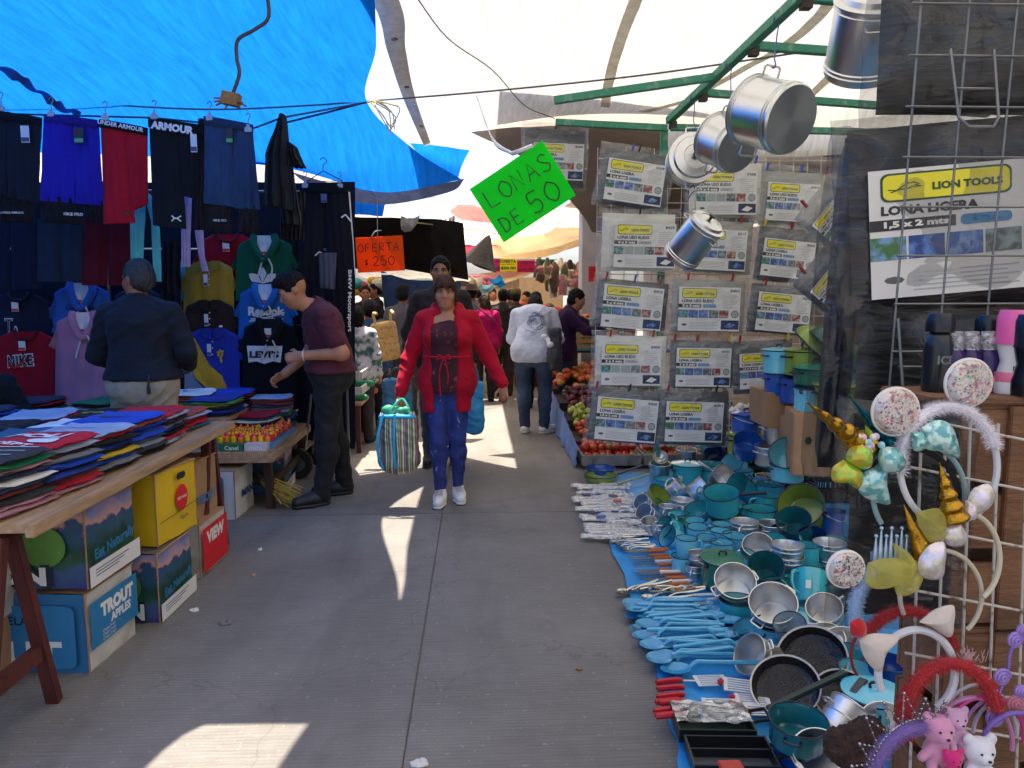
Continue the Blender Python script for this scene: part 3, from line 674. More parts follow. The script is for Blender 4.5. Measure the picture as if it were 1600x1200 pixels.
JW=dict(shR=(-.168,.01,1.375),shL=(.168,.01,1.375),elR=(-.285,.03,1.09),elL=(.30,.03,1.10),wrR=(-.345,-.06,.83),wrL=(.405,-.08,.90),
          knR=(-.072,-.06,.49),knL=(.065,.0,.50),hipR=(-.085,0,.90),hipL=(.075,0,.90),anR=(-.062,-.03,.085),anL=(.068,.07,.085),toeR=(-.075,-.20,.03),toeL=(.09,-.09,.03),
          head=(-.012,-.03,1.575),look=(-.04,-1,-.03),handR=(.03,-.05,-1),handL=(.10,-.10,-.9),palmL=(-.4,-.8,0),palmR=(.6,-.5,0),thR=(.3,-1,0),thL=(-.9,-.3,0))
wo,wj,wP,wRm,ws=person('woman walking forward in a long red cardigan carrying a striped bag',WP,0,1.60,'tan',(172,10,38),(34,52,120),(225,222,218),(70,46,34),'bangs',JW,
 female=True,girth=1.08,hem=.70,h=.007,open_front=cardigan_front,leg_mat=leggings(),bust=1.0,legw=.84,shin=.022,wr=.008,curl=.75,headscale=.98)
T=Sculpt(.008);s=ws
T.cap(wj['pelvis']+V((0,0,-.05)),wj['waist'],.166*s,.154*s,.05,(0,1,0),.86);T.cap(wj['waist'],wj['chest'],.152*s,.158*s,.05,(0,1,0),.86)
for x in(-1,1):T.ell(wj['chest']+V((x*.073,-.088,-.005))*s,(.082*s,.066*s,.075*s),.05)
T.cap(wj['chest'],wj['neck'],.11*s,.06*s,.04);T.ell(wj['neck']+V((0,-.085,.005))*s,(.065*s,.10*s,.075*s),.01,None,'-');T.plane(wj['neck']+V((0,0,-.02)),(0,0,1));T.plane((0,0,.84*s),(0,0,-1));T.cap(wj['hipR']+V((.01,0,.03)),wj['hipL']+V((-.01,0,.03)),.142*s,None,.04)
sc_obj('blouse',T,M('blouse_print',(62,18,28),.85,scale=26,col2=(120,62,66),thr=(.60,.68),bump=.15),wo,1,.003)
tb=MB();zt=1.115*s
for x in(-1,1):
 tb.tube([V((-.02+x*.02,-.185,zt+.004)),V((x*.06-.02,-.178,zt)),V((x*.125,-.15,zt)),V((x*.155,-.10,zt-.002))],.006,6)
 tb.tube(smoothpl([V((-.015,-.19,zt)),V((-.02+x*.02,-.2,zt-.06)),V((-.02+x*.03,-.195,zt-.14)),V((-.02+x*.022,-.195,zt-.22+x*.04))],8),.005,6)
 tb.tube([V((-.02,-.192,zt)),V((-.02+x*.035,-.2,zt+.016)),V((-.02+x*.045,-.2,zt-.012)),V((-.02,-.194,zt-.004))],.005,6)
tb.build('waist_tie',cloth((185,18,44)),wo)
for x in(-1,1):
 er=MB();er.sphere(wP(x*.079,-.004,-.045),.006,8,6);er.build('earring',paint((235,232,225),.3),wo)
bn=Sculpt(.004);hp=wj['wrL']+V((.035,-.085,-.085));bn.ell(hp+V((-.035,-.02,0)),(.03,.032,.03),.01)
o=sc_obj('bread_roll',bn,M('bread_crust',(132,76,44),.7,var=.25,scale=14),None,1);o.location=WP;tag(o,'brown bread roll held in the red cardigan woman\'s hand','bread')
# --- her striped mesh bag
def bag_mat():
 m=bpy.data.materials.new('striped_mesh');m.use_nodes=True;n=m.node_tree.nodes;L=m.node_tree.links;b=n['Principled BSDF'];b.inputs['Roughness'].default_value=.35
 tc=n.new('ShaderNodeTexCoord');sp=n.new('ShaderNodeSeparateXYZ');L.new(tc.outputs['Object'],sp.inputs[0])
 nz=n.new('ShaderNodeTexNoise');nz.inputs['Scale'].default_value=4;L.new(tc.outputs['Object'],nz.inputs['Vector'])
 a=n.new('ShaderNodeMath');a.operation='MULTIPLY_ADD';a.inputs[1].default_value=.03;L.new(nz.outputs[0],a.inputs[0]);L.new(sp.outputs[0],a.inputs[2])
 mu=n.new('ShaderNodeMath');mu.operation='MULTIPLY';mu.inputs[1].default_value=11.0;L.new(a.outputs[0],mu.inputs[0]);fr=n.new('ShaderNodeMath');fr.operation='FRACT';L.new(mu.outputs[0],fr.inputs[0])
 r=n.new('ShaderNodeValToRGB');r.color_ramp.interpolation='CONSTANT'
 cols=[(0,(92,96,92)),(.14,(215,220,205)),(.2,(120,118,108)),(.32,(140,170,90)),(.42,(80,80,76)),(.52,(176,160,136)),(.62,(225,225,215)),(.68,(104,100,94)),(.8,(176,120,120)),(.88,(84,84,84))]
 e=r.color_ramp.elements
 while len(e)<len(cols):e.new(.5)
 for i,(p,c)in enumerate(cols):e[i].position=p;e[i].color=(*lin(c),1)
 L.new(fr.outputs[0],r.inputs[0]);L.new(r.outputs[0],b.inputs['Base Color']);return m
bx=WP+V((-.335,-.13,.085));bt=thing('shopping_bag','woven mesh shopping bag in dark and green stripes with blue trim, carried by the woman','bag',bx);bt.scale=(.84,.84,.86)
B=Sculpt(.010);B.cap((0,0,.33),(0,0,.47),.155,.165,.05,(0,1,0),.55);B.cap((-.06,0,.30),(.07,0,.30),.10,None,.05,(0,1,0),.9);B.cap((-.09,0,.60),(.09,0,.60),.06,None,.08,(0,1,0),.7);B.box((0,0,.66),(.13,.035,.02),.03);B.plane((0,0,.665),(0,0,1))
sc_obj('bag_body',B,bag_mat(),bt,1,.010,4)
tr=MB()
for u in(-.135,-.02):
 tr.tube(smoothpl([V((u*.8,-.075,.66)),V((u*1.1,-.115,.5)),V((u*1.1,-.118,.36)),V((u*.85,-.09,.24))],10),.011,6)
tr.tube([V((-.145,-.045,.64)),V((0,-.062,.645)),V((.145,-.045,.64))],.016,8)
tr.build('trim',paint((40,170,215),.35),bt)
for k,yy in enumerate((-.05,.05)):
 hb=MB();hb.tube(smoothpl([V((-.07,yy,.65)),V((-.02,yy*.5,.73)),V((.035,0,.775)),V((.075,yy*.5,.73)),V((.10,yy,.65))],14),.009,6);hb.build('bag_handle',paint((50,175,150),.4),bt)
ct=Sculpt(.009);rnd=random.Random(3)
for k in range(8):ct.ell((rnd.uniform(-.10,.10),-.02+rnd.uniform(-.03,.03),.66+rnd.uniform(0,.045)),(.035,.03,.03),.02)
sc_obj('bag_contents',ct,M('green_film',(70,165,120),.3,var=.4,scale=20),bt,1,.006)
def small_bag(name,loc,size,col,label,mat=None,handle=True):
 B=Sculpt(.012);w,d,h=size
 B.box((0,0,h*.5),(w/2,d/2,h/2),.03,None,'+',.03);B.ell((0,0,h*.3),(w*.5,d*.62,h*.32),.05)
 o=sc_obj(name,B,mat or M('bag_'+hexname(col),col,.5,var=.2,scale=9,bump=.2,bscale=18),None,1,.012,w*50);o.location=loc
 if handle:
  m=MB()
  for yy in(-d*.3,d*.3):m.tube(smoothpl([V((-w*.3,yy,h*.95)),V((-w*.15,yy*.6,h*1.22)),V((w*.15,yy*.6,h*1.22)),V((w*.3,yy,h*.95))],10),.008,6)
  m.build('handle',paint(tuple(int(c*.7)for c in col),.5),o)
 return tag(o,label,'bag')
p=at(622,652,6.2);small_bag('tote_bag',V((p.x,6.2,.40)),(.24,.14,.36),(78,128,152),'faded blue cloth bag behind the striped shopping bag')
p=at(741,650,6.1);small_bag('carrier_bag',V((p.x,6.1,.33)),(.14,.12,.42),(50,150,205),'bright blue patterned carrier bag peeking out behind the woman in red')
# --- the man behind her
p=at(690,600,6.4);p.z=0
person('man in a dark brown jacket walking behind the woman in red, his face half hidden',p,0,1.77,'brown',(50,42,38),(45,60,80),(30,28,28),(16,15,15),'short',
       dict(elR=(-.27,.04,1.10),wrR=(-.27,-.02,.86),elL=(.27,.04,1.10),wrL=(.27,-.02,.86)),hem=.82,girth=1.05)
# --- man in the maroon shirt looking at clothes
p=at(512,600,5.3);p.z=0
JM=dict(pelvis=(0,.03,.93),waist=(0,.03,1.04),chest=(0,-.015,1.22),neck=(0,-.085,1.395),head=(0,-.225,1.495),look=(0,-.86,-.52),hup=(0,-.5,.9),
          shL=(.185,-.03,1.325),shR=(-.185,-.05,1.325),elL=(.25,.07,1.07),wrL=(.16,-.19,1.055),handL=(-.35,-.75,-.12),palmL=(-.8,.1,-.4),thL=(0,-.3,1),
          elR=(-.24,-.08,1.06),wrR=(-.19,-.28,.90),handR=(.2,-.9,-.5),palmR=(.6,0,-.6),knL=(.11,-.03,.50),knR=(-.10,.03,.50),anL=(.13,.10-.18,.085),anR=(-.12,.12,.085),toeL=(.17,-.25,.03),toeR=(-.12,-.09,.03))
mo,mj,mP,mR,ms=person('young man in a maroon t-shirt and dark trousers bending over the clothes',p,R(-72),1.70,'tan',(84,40,50),(38,37,38),(34,34,36),(20,16,15),'fade',JM,sleeve='short',hem=.93,h=.007,girth=1.04,wr=.010,curl=.85)
b=MB();c=mj['pelvis'].lerp(mj['waist'],.22)
b.tube([c+V((.168*math.cos(a)*ms,.140*math.sin(a)*ms,0))for a in[k*math.pi/16 for k in range(32)]],.021,6,closed=True)
b.build('belt',M('leather',(132,78,42),.5,var=.2,scale=12),mo)
bb=MB();bb.box((c.x+.01,c.y-.158,c.z),(.05,.012,.042));bb.build('buckle',M('brass',(150,130,90),.35,1),mo)
b=MB();w0=mj['wrL'];e0=(mj['elL']-w0).normalized();x0=e0.orthogonal().normalized();y0=e0.cross(x0)
b.tube([w0+e0*.02+(x0*math.cos(a)+y0*math.sin(a))*.036 for a in[k*math.pi/8 for k in range(16)]],.005,6,closed=True);b.build('bracelet',paint((215,205,195),.4),mo)
# --- stall keeper in a dark shirt, seen from behind
p=at(224,600,4.72);p.z=0
JD=dict(elR=(-.275,-.03,1.11),elL=(.285,-.02,1.10),wrR=(-.20,-.22,1.02),wrL=(.20,-.22,1.0),look=(.86,-.5,-.05),head=(.015,-.03,1.57),shR=(-.19,.0,1.36),shL=(.19,.0,1.36),neck=(0,.0,1.43))
do,dj,dP,dR,ds=person('grey haired stall keeper seen from behind in a dark shirt and beige trousers',p,R(178),1.69,'brown',(30,34,44),(168,156,138),(40,36,34),(62,62,62),'short',JD,hem=.955,h=.008,girth=1.14,wr=.010)
bt2=MB();c=dj['waist']+V((0,0,-.08))
bt2.tube([c+V((.176*math.cos(a)*ds,.143*math.sin(a)*ds,-.035))for a in[k*math.pi/16 for k in range(32)]],.012,6,closed=True);bt2.build('belt',paint((30,28,28),.5),do)
kr=MB();kr.tube(smoothpl([V((-.11,.152,.99*ds)),V((-.115,.17,.95*ds)),V((-.105,.165,.92*ds))],6),.006,6);kr.box((-.108,.165,.90*ds),(.018,.012,.045));kr.build('key_ring',paint((35,35,35),.4),do)
# --- seller seated at the left edge
p=at(8,600,4.9);p.z=0
person('seller in black holding a phone at the left end of the clothes wall',V((p.x-.22,4.95,-.42)),R(25),1.62,'tan',(24,24,28),(22,22,26),(30,30,30),(18,16,15),'long',
       dict(elL=(.28,-.04,1.14),wrL=(.20,-.24,1.16),elR=(-.25,0,1.12)),hem=.8)
# --- shopper in the white hoodie, from behind
p=at(833,600,7.8);p.z=0
JH=dict(pelvis=(0,.04,.90),waist=(0,.02,1.02),chest=(0,-.07,1.21),neck=(0,-.22,1.33),head=(0,-.36,1.36),look=(0,-.7,-.7),hup=(0,-.7,.7),shR=(-.185,-.13,1.29),shL=(.185,-.13,1.29),
          elR=(-.27,-.10,1.03),wrR=(-.23,-.30,.92),elL=(.24,-.14,1.02),wrL=(.16,-.36,.96),anR=(-.12,.0,.085),anL=(.09,-.02,.085),toeR=(-.22,-.13,.03),toeL=(.10,-.17,.03),knR=(-.13,-.01,.49),hipR=(-.1,.03,.88),hipL=(.1,.03,.88))
ho,hj,hP,hR,hs=person('shopper in a white hooded sweatshirt and jeans leaning forward, seen from behind',p,R(172),1.66,'tan',(205,210,222),(36,52,78),(222,220,214),(22,18,16),'short',JH,hood=True,hem=.79,girth=1.06,
 leg_mat=M('denim',(36,52,78),.85,scale=3.2,col2=(78,102,130),thr=(.45,.75),bump=.2,bscale=50),h=.009)
pr=MB();rnd=random.Random(8)
for k in range(26):
 a0=rnd.uniform(0,6.28);r0=rnd.uniform(.02,.105);pts=[]
 for i in range(6):
  a=a0+i*.28;r=r0+.012*math.sin(i*1.7+k);pts.append((r*math.cos(a),r*math.sin(a)))
 pr.stroke(pts,.004)
hoodie=[c for c in ho.children if c.name.startswith('hoodie')][0]
mb2=MB();mb2.v=[(v[0]-.02,v[1],v[2]+1.16)for v in pr.v];mb2.f=pr.f;mb2.m=pr.m;project(mb2,hoodie,(0,-1,0));mb2.build('back_print',paint((70,84,120),.7),ho,smooth=False)
hb=small_bag('shoulder_bag',V((p.x+.20,7.62,.70)),(.12,.26,.42),(52,54,58),'dark grey shoulder bag hanging beside the white hoodie',handle=False)
cp=Sculpt(.008);rnd=random.Random(5)
for k in range(7):cp.ell((rnd.uniform(-.05,.05),rnd.uniform(-.05,.05),rnd.uniform(-.04,.05)),(.035,.03,.028),.015)
o=sc_obj('plastic_bag',cp,M('crumpled_film',(225,225,225),.3,bump=.5,bscale=40),None,0,.01);o.location=at(858,534,7.55);tag(o,'crumpled white plastic bag held beside the white hoodie','bag')
# --- purple sweater woman reaching to the right
p=at(880,600,8.5);p.z=0
person('woman in a dark purple sweater reaching over the vegetables, hair tied back',p,R(78),1.57,'tan',(44,20,58),(40,52,66),(40,40,42),(16,14,14),'tied',
       dict(chest=(0,-.05,1.24),neck=(0,-.10,1.41),head=(0,-.17,1.53),look=(.1,-1,-.3),shL=(.17,-.06,1.33),shR=(-.17,-.06,1.33),elL=(.22,-.30,1.20),wrL=(.20,-.55,1.10),elR=(-.2,-.28,1.16),wrR=(-.1,-.5,1.1)),hem=.78,female=True,girth=1.08)
# --- the crowd further on
def walker(px,Y,ytop,rz,label,**kw):
 p=at(px,600,Y);p.z=0;H=CAMH+(460-ytop)*Y/FPX;kw.setdefault('h',.012);return person(label,p,R(rz),H,**kw)
pw=walker(757,10.2,458,190,'woman in a magenta top with long hair, seen from behind in the crowd',skin_c='tan',top=(178,12,88),legs=(44,40,38),hair=(50,32,24),hair_style='long',female=True,hem=.84,girth=1.14,face=False,J=dict(look=(.4,-1,-.3),head=(0,-.05,1.56)))
sb=MB();sb.tube(smoothpl([V((.16,.125,1.32)),V((.02,.165,1.20)),V((-.14,.15,1.06))],8),.010,6);sb.build('bag_strap',paint((40,30,60),.6),pw[0])
walker(786,10.8,450,185,'man in a charcoal jacket standing beside the magenta woman, seen from behind',skin_c='brown',top=(48,44,42),legs=(60,52,44),hair=(16,15,15),hem=.84,girth=1.05,face=False)
co=walker(806,11.6,452,178,'man in an olive cap and dark jacket behind the white hoodie',skin_c='brown',top=(56,48,42),legs=(50,46,42),hair=(40,34,28),hem=.82,face=False)
def hat(o,P,Rm,s,col,brim,label=None,cap=False):
 m=MB();prof=[(brim,.0),(brim*.98,.012),(.095,.018),(.092,.07),(.075,.105),(.0,.108)]if not cap else[(.092,0),(.094,.03),(.085,.07),(.05,.1),(0,.108)]
 T_=Matrix.Translation(P(0,-.02,.045))@Rm.to_4x4()@Matrix.Scale(s,4);m.lathe(prof,20,0,T_,sy=1.12)
 if cap:m.box(P(0,.115,.055),(.13*s,.09*s,.012*s),0,None,Rm)
 m.build('cap' if cap else 'hat',cloth(col),o)
hat(co[0],co[2],co[3],co[4],(96,82,52),.1,cap=True)
ho2=walker(738,11.2,446,170,'man in a grey felt hat and grey shirt in the crowd, seen from behind',skin_c='brown',top=(118,112,116),legs=(50,48,48),hair=(40,38,36),hem=.84,face=False)
hat(ho2[0],ho2[2],ho2[3],ho2[4],(92,82,76),.17)
walker(838,9.6,448,-20,'man with a reddish face leaning over the fruit behind the white hoodie',skin_c='light',top=(60,44,40),legs=(40,38,40),hair=(24,18,16),J=dict(look=(.35,-.8,-.5),head=(.03,-.14,1.52),neck=(0,-.06,1.42)),hem=.84)
gw_=walker(632,9.0,446,176,'man in a dark cap and grey shirt walking away by the slate blue tarpaulin',skin_c='brown',top=(96,92,98),legs=(70,66,64),hair=(22,20,20),hem=.82,face=False)
hat(gw_[0],gw_[2],gw_[3],gw_[4],(28,28,32),.1,cap=True)
bo=walker(580,8.0,470,195,'child in a blue jacket wearing a straw backpack, seen from behind',skin_c='tan',top=(44,78,120),legs=(40,42,50),hair=(18,16,16),hem=.78,face=False,headscale=1.05)
hat(bo[0],bo[2],bo[3],bo[4],(50,44,50),.1,cap=True)
bpk=Sculpt(.012);bpk.box((0,0,0),(.13,.08,.20),.03,None,'+',.05);bpk.ell((0,.05,-.05),(.12,.07,.13),.05)
strw=M('straw_weave',(196,160,96),.8,var=.3,scale=30,bump=.4,bscale=50,col2=(150,92,52),thr=(.5,.72))
k=sc_obj('backpack',bpk,strw,None,1,.004);pb=at(602,533,7.78);k.location=pb;k.rotation_euler=(0,R(-8),R(20));tag(k,'woven straw backpack worn by the child in blue','backpack')
m=MB();m.tube(smoothpl([V((-.08,-.03,.19)),V((-.10,-.10,.30)),V((-.09,-.22,.30))],8),.014,6);m.tube(smoothpl([V((.08,-.03,.19)),V((.08,-.10,.30)),V((.08,-.22,.28))],8),.014,6);m.build('strap',M('strap_tan',(205,175,120),.8),k)
m=MB()
for zz in(-.12,-.03):m.tube([V((-.12,.05,zz)),V((-.07,.125 if zz<0 else .10,zz)),V((.07,.125 if zz<0 else .10,zz)),V((.12,.05,zz))],.008,6)
m.build('stripe',paint((190,80,50),.8),k)
fl=walker(562,7.4,478,170,'child in a floral blouse beside the black sports trousers, seen from behind',skin_c='tan',top=(190,180,185),legs=(60,56,58),hair=(20,17,16),hair_style='long',hem=.8,face=False,female=True,
   top_mat=M('floral_print',(205,200,205),.8,scale=14,col2=(70,110,105),thr=(.48,.6),bump=.1))
walker(574,11.0,446,10,'young man with dark hair facing forward by the colourful bags',skin_c='brown',top=(26,26,30),legs=(40,40,44),hair=(18,16,16),hem=.84)
walker(588,11.8,442,-60,'man in black in profile beside the slate blue tarpaulin',skin_c='brown',top=(30,30,32),legs=(40,40,44),hair=(18,16,16),hem=.84)
# == CLOTHES STALL: tables, folded clothes, boxes
WOOD=M('pine_board',(172,140,106),.7,var=.25,scale=5,stretch=(6,.7,6),bump=.2,bscale=20)
REDW=M('red_painted_wood',(84,34,28),.6,var=.3,scale=8,stretch=(3,3,.6),bump=.15)
DARKW=M('dark_wood',(62,44,36),.75,var=.3,scale=7,stretch=(3,3,.6))
def trestle(t,x0,x1,y,top,mat,spread=.12):
 for x,sd in((x0,-1),(x1,1)):
  for e in(-1,1):
   m=MB();m.bar((x,y+e*.03,top),(x,y+e*spread,0),.038,.044,0,(1,0,0));m.build('leg',mat,t,smooth=False,bevel=.003)
  m=MB();m.bar((x,y-spread*.62,.22),(x,y+spread*.62,.22),.03,.055);m.build('stretcher',mat,t,smooth=False)
 m=MB();m.bar((x0,y,top),(x1,y,top),.05,.06);m.build('crossbar',mat,t,smooth=False)
T1=thing('trestle_table','long wooden board table on red trestles covered with folded t-shirts','table',(-1.41,0,0))
m=MB()
for k in range(5):m.box((-.16-k*.31,3.36,.715),(.30,1.96,.03))
m.build('tabletop',WOOD,T1,smooth=False,bevel=.003)
m=MB();m.box((.002,3.36,.709),(.03,1.98,.042));m.build('edge_board',WOOD,T1,smooth=False,bevel=.003)
trestle(T1,-.11,-1.4,2.43,.68,REDW,.20);trestle(T1,-.06,-1.4,4.14,.68,REDW,.18)
T2=thing('low_table','low wooden table holding boxes of bright sweets','table',(-1.36,0,0))
m=MB()
for k in range(3):m.box((-.13-k*.25,5.52,.405),(.245,1.15,.03))
m.box((-.37,4.955,.375),(.74,.04,.05));m.box((.0,5.52,.378),(.03,1.15,.055));m.build('tabletop',WOOD,T2,smooth=False,bevel=.003)
for x in(-.05,-.66):
 for y in(5.05,6.0):
  m=MB();m.bar((x,y,.36),(x,y+.05,0),.05,.045);m.build('leg',DARKW,T2,smooth=False)
m=MB();m.bar((-.05,5.05,.17),(-.05,6.0,.17),.03,.05);m.build('stretcher',DARKW,T2,smooth=False)
T3=thing('display_bench','bench of boards under the clothes wall piled with folded clothes','table',(-3.1,5.55,0))
m=MB();m.box((0,0,.60),(2.8,.75,.03));m.build('tabletop',WOOD,T3,smooth=False)
for x in(-1.3,0,1.3):
 m=MB();m.bar((x,-.32,.59),(x,-.32,0),.05);m.build('leg',DARKW,T3,smooth=False);m=MB();m.bar((x,.32,.59),(x,.32,0),.05);m.build('leg',DARKW,T3,smooth=False)
def slab_mesh(w,d,h,seed):
 mb=MB();n=14;rnd=random.Random(seed);ph=rnd.uniform(0,9)
 def f(u,v,top):
  x=(u-.5)*w;y=(v-.5)*d;ex=min(u,1-u)*2;ey=min(v,1-v)*2
  rr=(min(1,ex*7)**.5)*(min(1,ey*7)**.5);q=Vector((x*6+ph,y*6,seed))
  k=1+.05*mnoise.noise(Vector((y*9,ph,0)))
  z=h*(.5+.5*rr)if top else h*(.5-.5*rr)
  return V((x*k,y*(1+.04*mnoise.noise(Vector((x*9,ph,3)))),z+.015*mnoise.noise(q)+(.007*mnoise.noise(q*3)if top else 0)))
 mb.grid(lambda u,v:f(u,v,1),n,n);mb.grid(lambda u,v:f(1-u,v,0),n,n);return mb
_slabs={}
def garment_slab(col,w=.30,d=.34,h=.022,seed=0):
 k=(col,w,d,h,seed%3)
 if k not in _slabs:_slabs[k]=slab_mesh(w,d,h,seed%3).mesh('folded_garment',cloth(col),angle=80)
 o=bpy.data.objects.new('folded_garment',_slabs[k]);C.objects.link(o);return o
CN={(20,22,28):'black',(30,40,66):'navy',(176,22,44):'red',(34,62,150):'royal blue',(150,165,190):'pale blue',(232,230,226):'white',(112,116,120):'grey',(20,106,70):'green',
      (200,170,40):'yellow',(150,66,52):'terracotta',(60,22,34):'wine',(44,90,120):'petrol blue',(24,70,180):'bright blue',(70,160,80):'lime green',(170,120,130):'dusty pink',(50,50,56):'charcoal'}
COLS=list(CN)
GRP='layers of folded shirts under the top shirts'
rs=random.Random(11)
def stack(x,y,z,n,topcol,label,rot=0.0,w=.30,d=.34,art=None,edge=.02,lay=.019):
 for k in range(n):
  c=rs.choice(COLS);o=garment_slab(c,w,d,lay+.004,k)
  o.location=(x+rs.uniform(-.012,.012),y+rs.uniform(-.012,.012),z+k*lay);o.rotation_euler=(0,0,rot+rs.uniform(-.06,.06))
  tag(o,'folded %s shirt layered in the piles on the clothes table'%CN[c],'shirt','folded %s shirts layered in the piles'%CN[c])
 o=garment_slab(topcol,w,d,.024,1);o.name='folded_shirt';o.location=(x,y,z+n*lay);o.rotation_euler=(0,0,rot);tag(o,label,'shirt')
 if art:
  m=MB();art(m);m2=MB();m2.v=[(v[0],v[2],.2)for v in m.v];m2.f=m.f;m2.m=m.m;project(m2,o,(0,0,-1),.003);m2.build('print',[paint((226,224,220),.7),paint((70,74,84),.7),paint((190,180,40),.7),paint((176,22,44),.7)],o,smooth=False)
 return o
def art_text(t,w,c=(0,0),mi=0,rot=0.0,b=.03):return lambda m:m.text(t,c,w,None,mi,None,b,rot)
def art_stripes(m):
 for k in range(5):m.poly([V((-.13,0,-.14+k*.065)),V((.13,0,-.14+k*.065)),V((.13,0,-.134+k*.065)),V((-.13,0,-.134+k*.065))],0)
def art_tick(m):m.poly([V((-.08,0,-.02)),V((-.03,0,-.05)),V((.10,0,.04)),V((-.02,0,-.025)),V((-.05,0,.01))],1)
def art_blob(m):
 m.rrect((.0,.02),.16,.07,.03,0,0);m.text('DENIM',(0,.02),.13,None,3);m.text('POLICE',(0,-.06),.2,None,0)
def art_poli(m):m.text('POLI',(-.02,.06),.22,None,0,None,.05);m.rrect((.06,-.035),.11,.06,.028,0,0);m.text('DEPT',(.0,-.11),.13,None,0,None,.03)
EDGE=-1.45
for(dx,y,n,c,lab,rot,art)in[
 (-.20,2.52,9,(50,50,56),'charcoal striped shirt on top of the nearest pile at the table corner',-.15,art_stripes),
 (-.17,2.80,9,(176,22,44),'red t-shirt with white lettering on top of its pile',-.12,art_poli),
 (-.17,3.11,8,(150,165,190),'pale grey blue shirt with a thin black script print on its pile',-.1,lambda m:m.stroke([(-.1,.0),(-.05,.03),(0,-.01),(.03,.02),(.09,.0),(.12,.03)],.006,1)),
 (-.17,3.43,8,(24,70,180),'bright blue shirt with a dark wing print on top of its pile',-.08,art_tick),
 (-.17,3.74,7,(176,22,44),'crumpled red shirt on a pile toward the far end of the table',.1,None),
 (-.20,4.10,4,(150,66,52),'plain terracotta shirt at the far corner of the table',.0,None),
 (-.52,4.06,4,(20,22,28),'black shirt with yellow lettering near the terracotta shirt',.1,art_text('COOL',.2,(0,-.04),2)),
 (-.52,3.70,4,(232,230,226),'white patterned shirt between the black and the petrol piles',-.1,None),
 (-.52,3.34,5,(44,90,120),'petrol blue shirt folded in the second row of piles',.12,None),
 (-.52,2.98,5,(30,40,66),'navy shirt with red and white lettering in the second row',-.05,art_text('DENIM',.22,(0,-.06),0)),
 (-.54,2.62,5,(112,116,120),'grey shirt in the second row behind the red lettered shirt',.05,None),
 (-.86,4.05,4,(150,165,190),'pale blue shirt lying beside the stall keeper',.2,None),
 (-.86,3.68,4,(20,22,28),'plain black shirt in front of the stall keeper',0,None),
 (-.86,3.30,4,(170,120,130),'dusty pink shirt laid across the middle of the table',.3,None),
 (-.86,2.94,4,(44,90,120),'petrol shirt pile toward the inner side of the table',0,None),
 (-1.20,4.05,5,(30,40,66),'navy folded jacket at the inner far end of the table',.1,None),
 (-1.20,3.68,4,(60,22,34),'wine coloured shirt on the inner side of the table',-.1,None),
 (-1.20,3.30,4,(20,22,28),'black shirt with a small white tag on the inner side',.1,lambda m:m.rrect((.02,.05),.05,.03,.004,0,0)),
 (-1.45,3.68,4,(232,230,226),'white shirt with a bold black T at the left edge',.15,art_text('T',.08,(0,0),1)),
 (-1.45,4.05,5,(60,22,34),'wine and black striped pile behind the white shirt with the T',0,art_stripes)]:
 stack(EDGE+dx,y,.732,n,c,lab,rot,art=art)
for(x,y,z,n,c,lab,rot,art)in[
 (-1.60,5.95,.42,8,(20,106,70),'green folded shirt on the pile nearest the man in maroon',.1,art_tick),
 (-1.62,5.55,.42,8,(176,22,44),'red folded shirt on a tall pile behind the sweets',-.1,None),
 (-1.84,5.74,.62,5,(24,70,180),'blue folded shirt below the black logo shirt',.1,None),
 (-1.84,5.36,.62,5,(34,62,150),'royal blue folded shirt behind the sweets',0,None),
 (-2.06,5.52,.62,6,(232,230,226),'white folded shirt with a blue print between the royal blue and navy piles',.2,art_tick),
 (-1.56,5.80,.44,12,(150,165,190),'pale grey blue folded shirt topping the tall pile beside the sweets',.1,None),
 (-2.28,5.36,.62,4,(30,40,66),'navy folded shirt left of the royal blue one',.15,None),
 (-2.28,5.72,.62,4,(150,165,190),'light grey folded shirt under the hanging striped polo',.05,None),
 (-2.62,5.4,.62,4,(20,106,70),'green folded shirt with a pale print beside the stall keeper',-.15,art_tick),
 (-3.05,5.3,.62,5,(30,40,66),'navy folded jacket under the pink hooded top',0,None),
 (-3.5,5.35,.62,6,(60,22,34),'wine folded jacket pile at the left end of the bench',.1,None)]:
 stack(x,y,z,n,c,lab,rot,art=art)
SW=[(215,24,40),(235,190,20),(245,130,20),(230,60,110),(90,180,60)]
SWN=['red','yellow','orange','pink','green']
protos=[]
for k,c in enumerate(SW):
 m=MB();m.lathe([(0,0),(.019,.001),(.019,.032),(.012,.038),(.011,.046),(.008,.062),(0,.066)],10);me=m.mesh('sweet_tube',[paint(c,.25)]);m=MB()
 m.lathe([(.0115,.036),(.012,.05),(.004,.068),(0,.069)],10);protos.append((me,m.mesh('cap',[paint(SW[(k+1)%4],.25)])))
for i in range(9):
 for jn in range(12):
  k=(0 if jn%3 else(1 if i%2 else 2))if rs.random()<.72 else rs.randrange(5)
  a=bpy.data.objects.new('sweet_tube',protos[k][0]);C.objects.link(a);a.location=(-1.405-i*.045,5.06+jn*.052,.462+rs.uniform(0,.012));a.rotation_euler=(rs.uniform(-.15,.15),rs.uniform(-.15,.15),rs.uniform(0,6))
  tag(a,'small %s plastic sweet tube standing in the rows on the low table'%SWN[k],'sweets','%s sweet tubes on the low table'%SWN[k])
  b=bpy.data.objects.new('cap',protos[k][1]);C.objects.link(b);b.parent=a
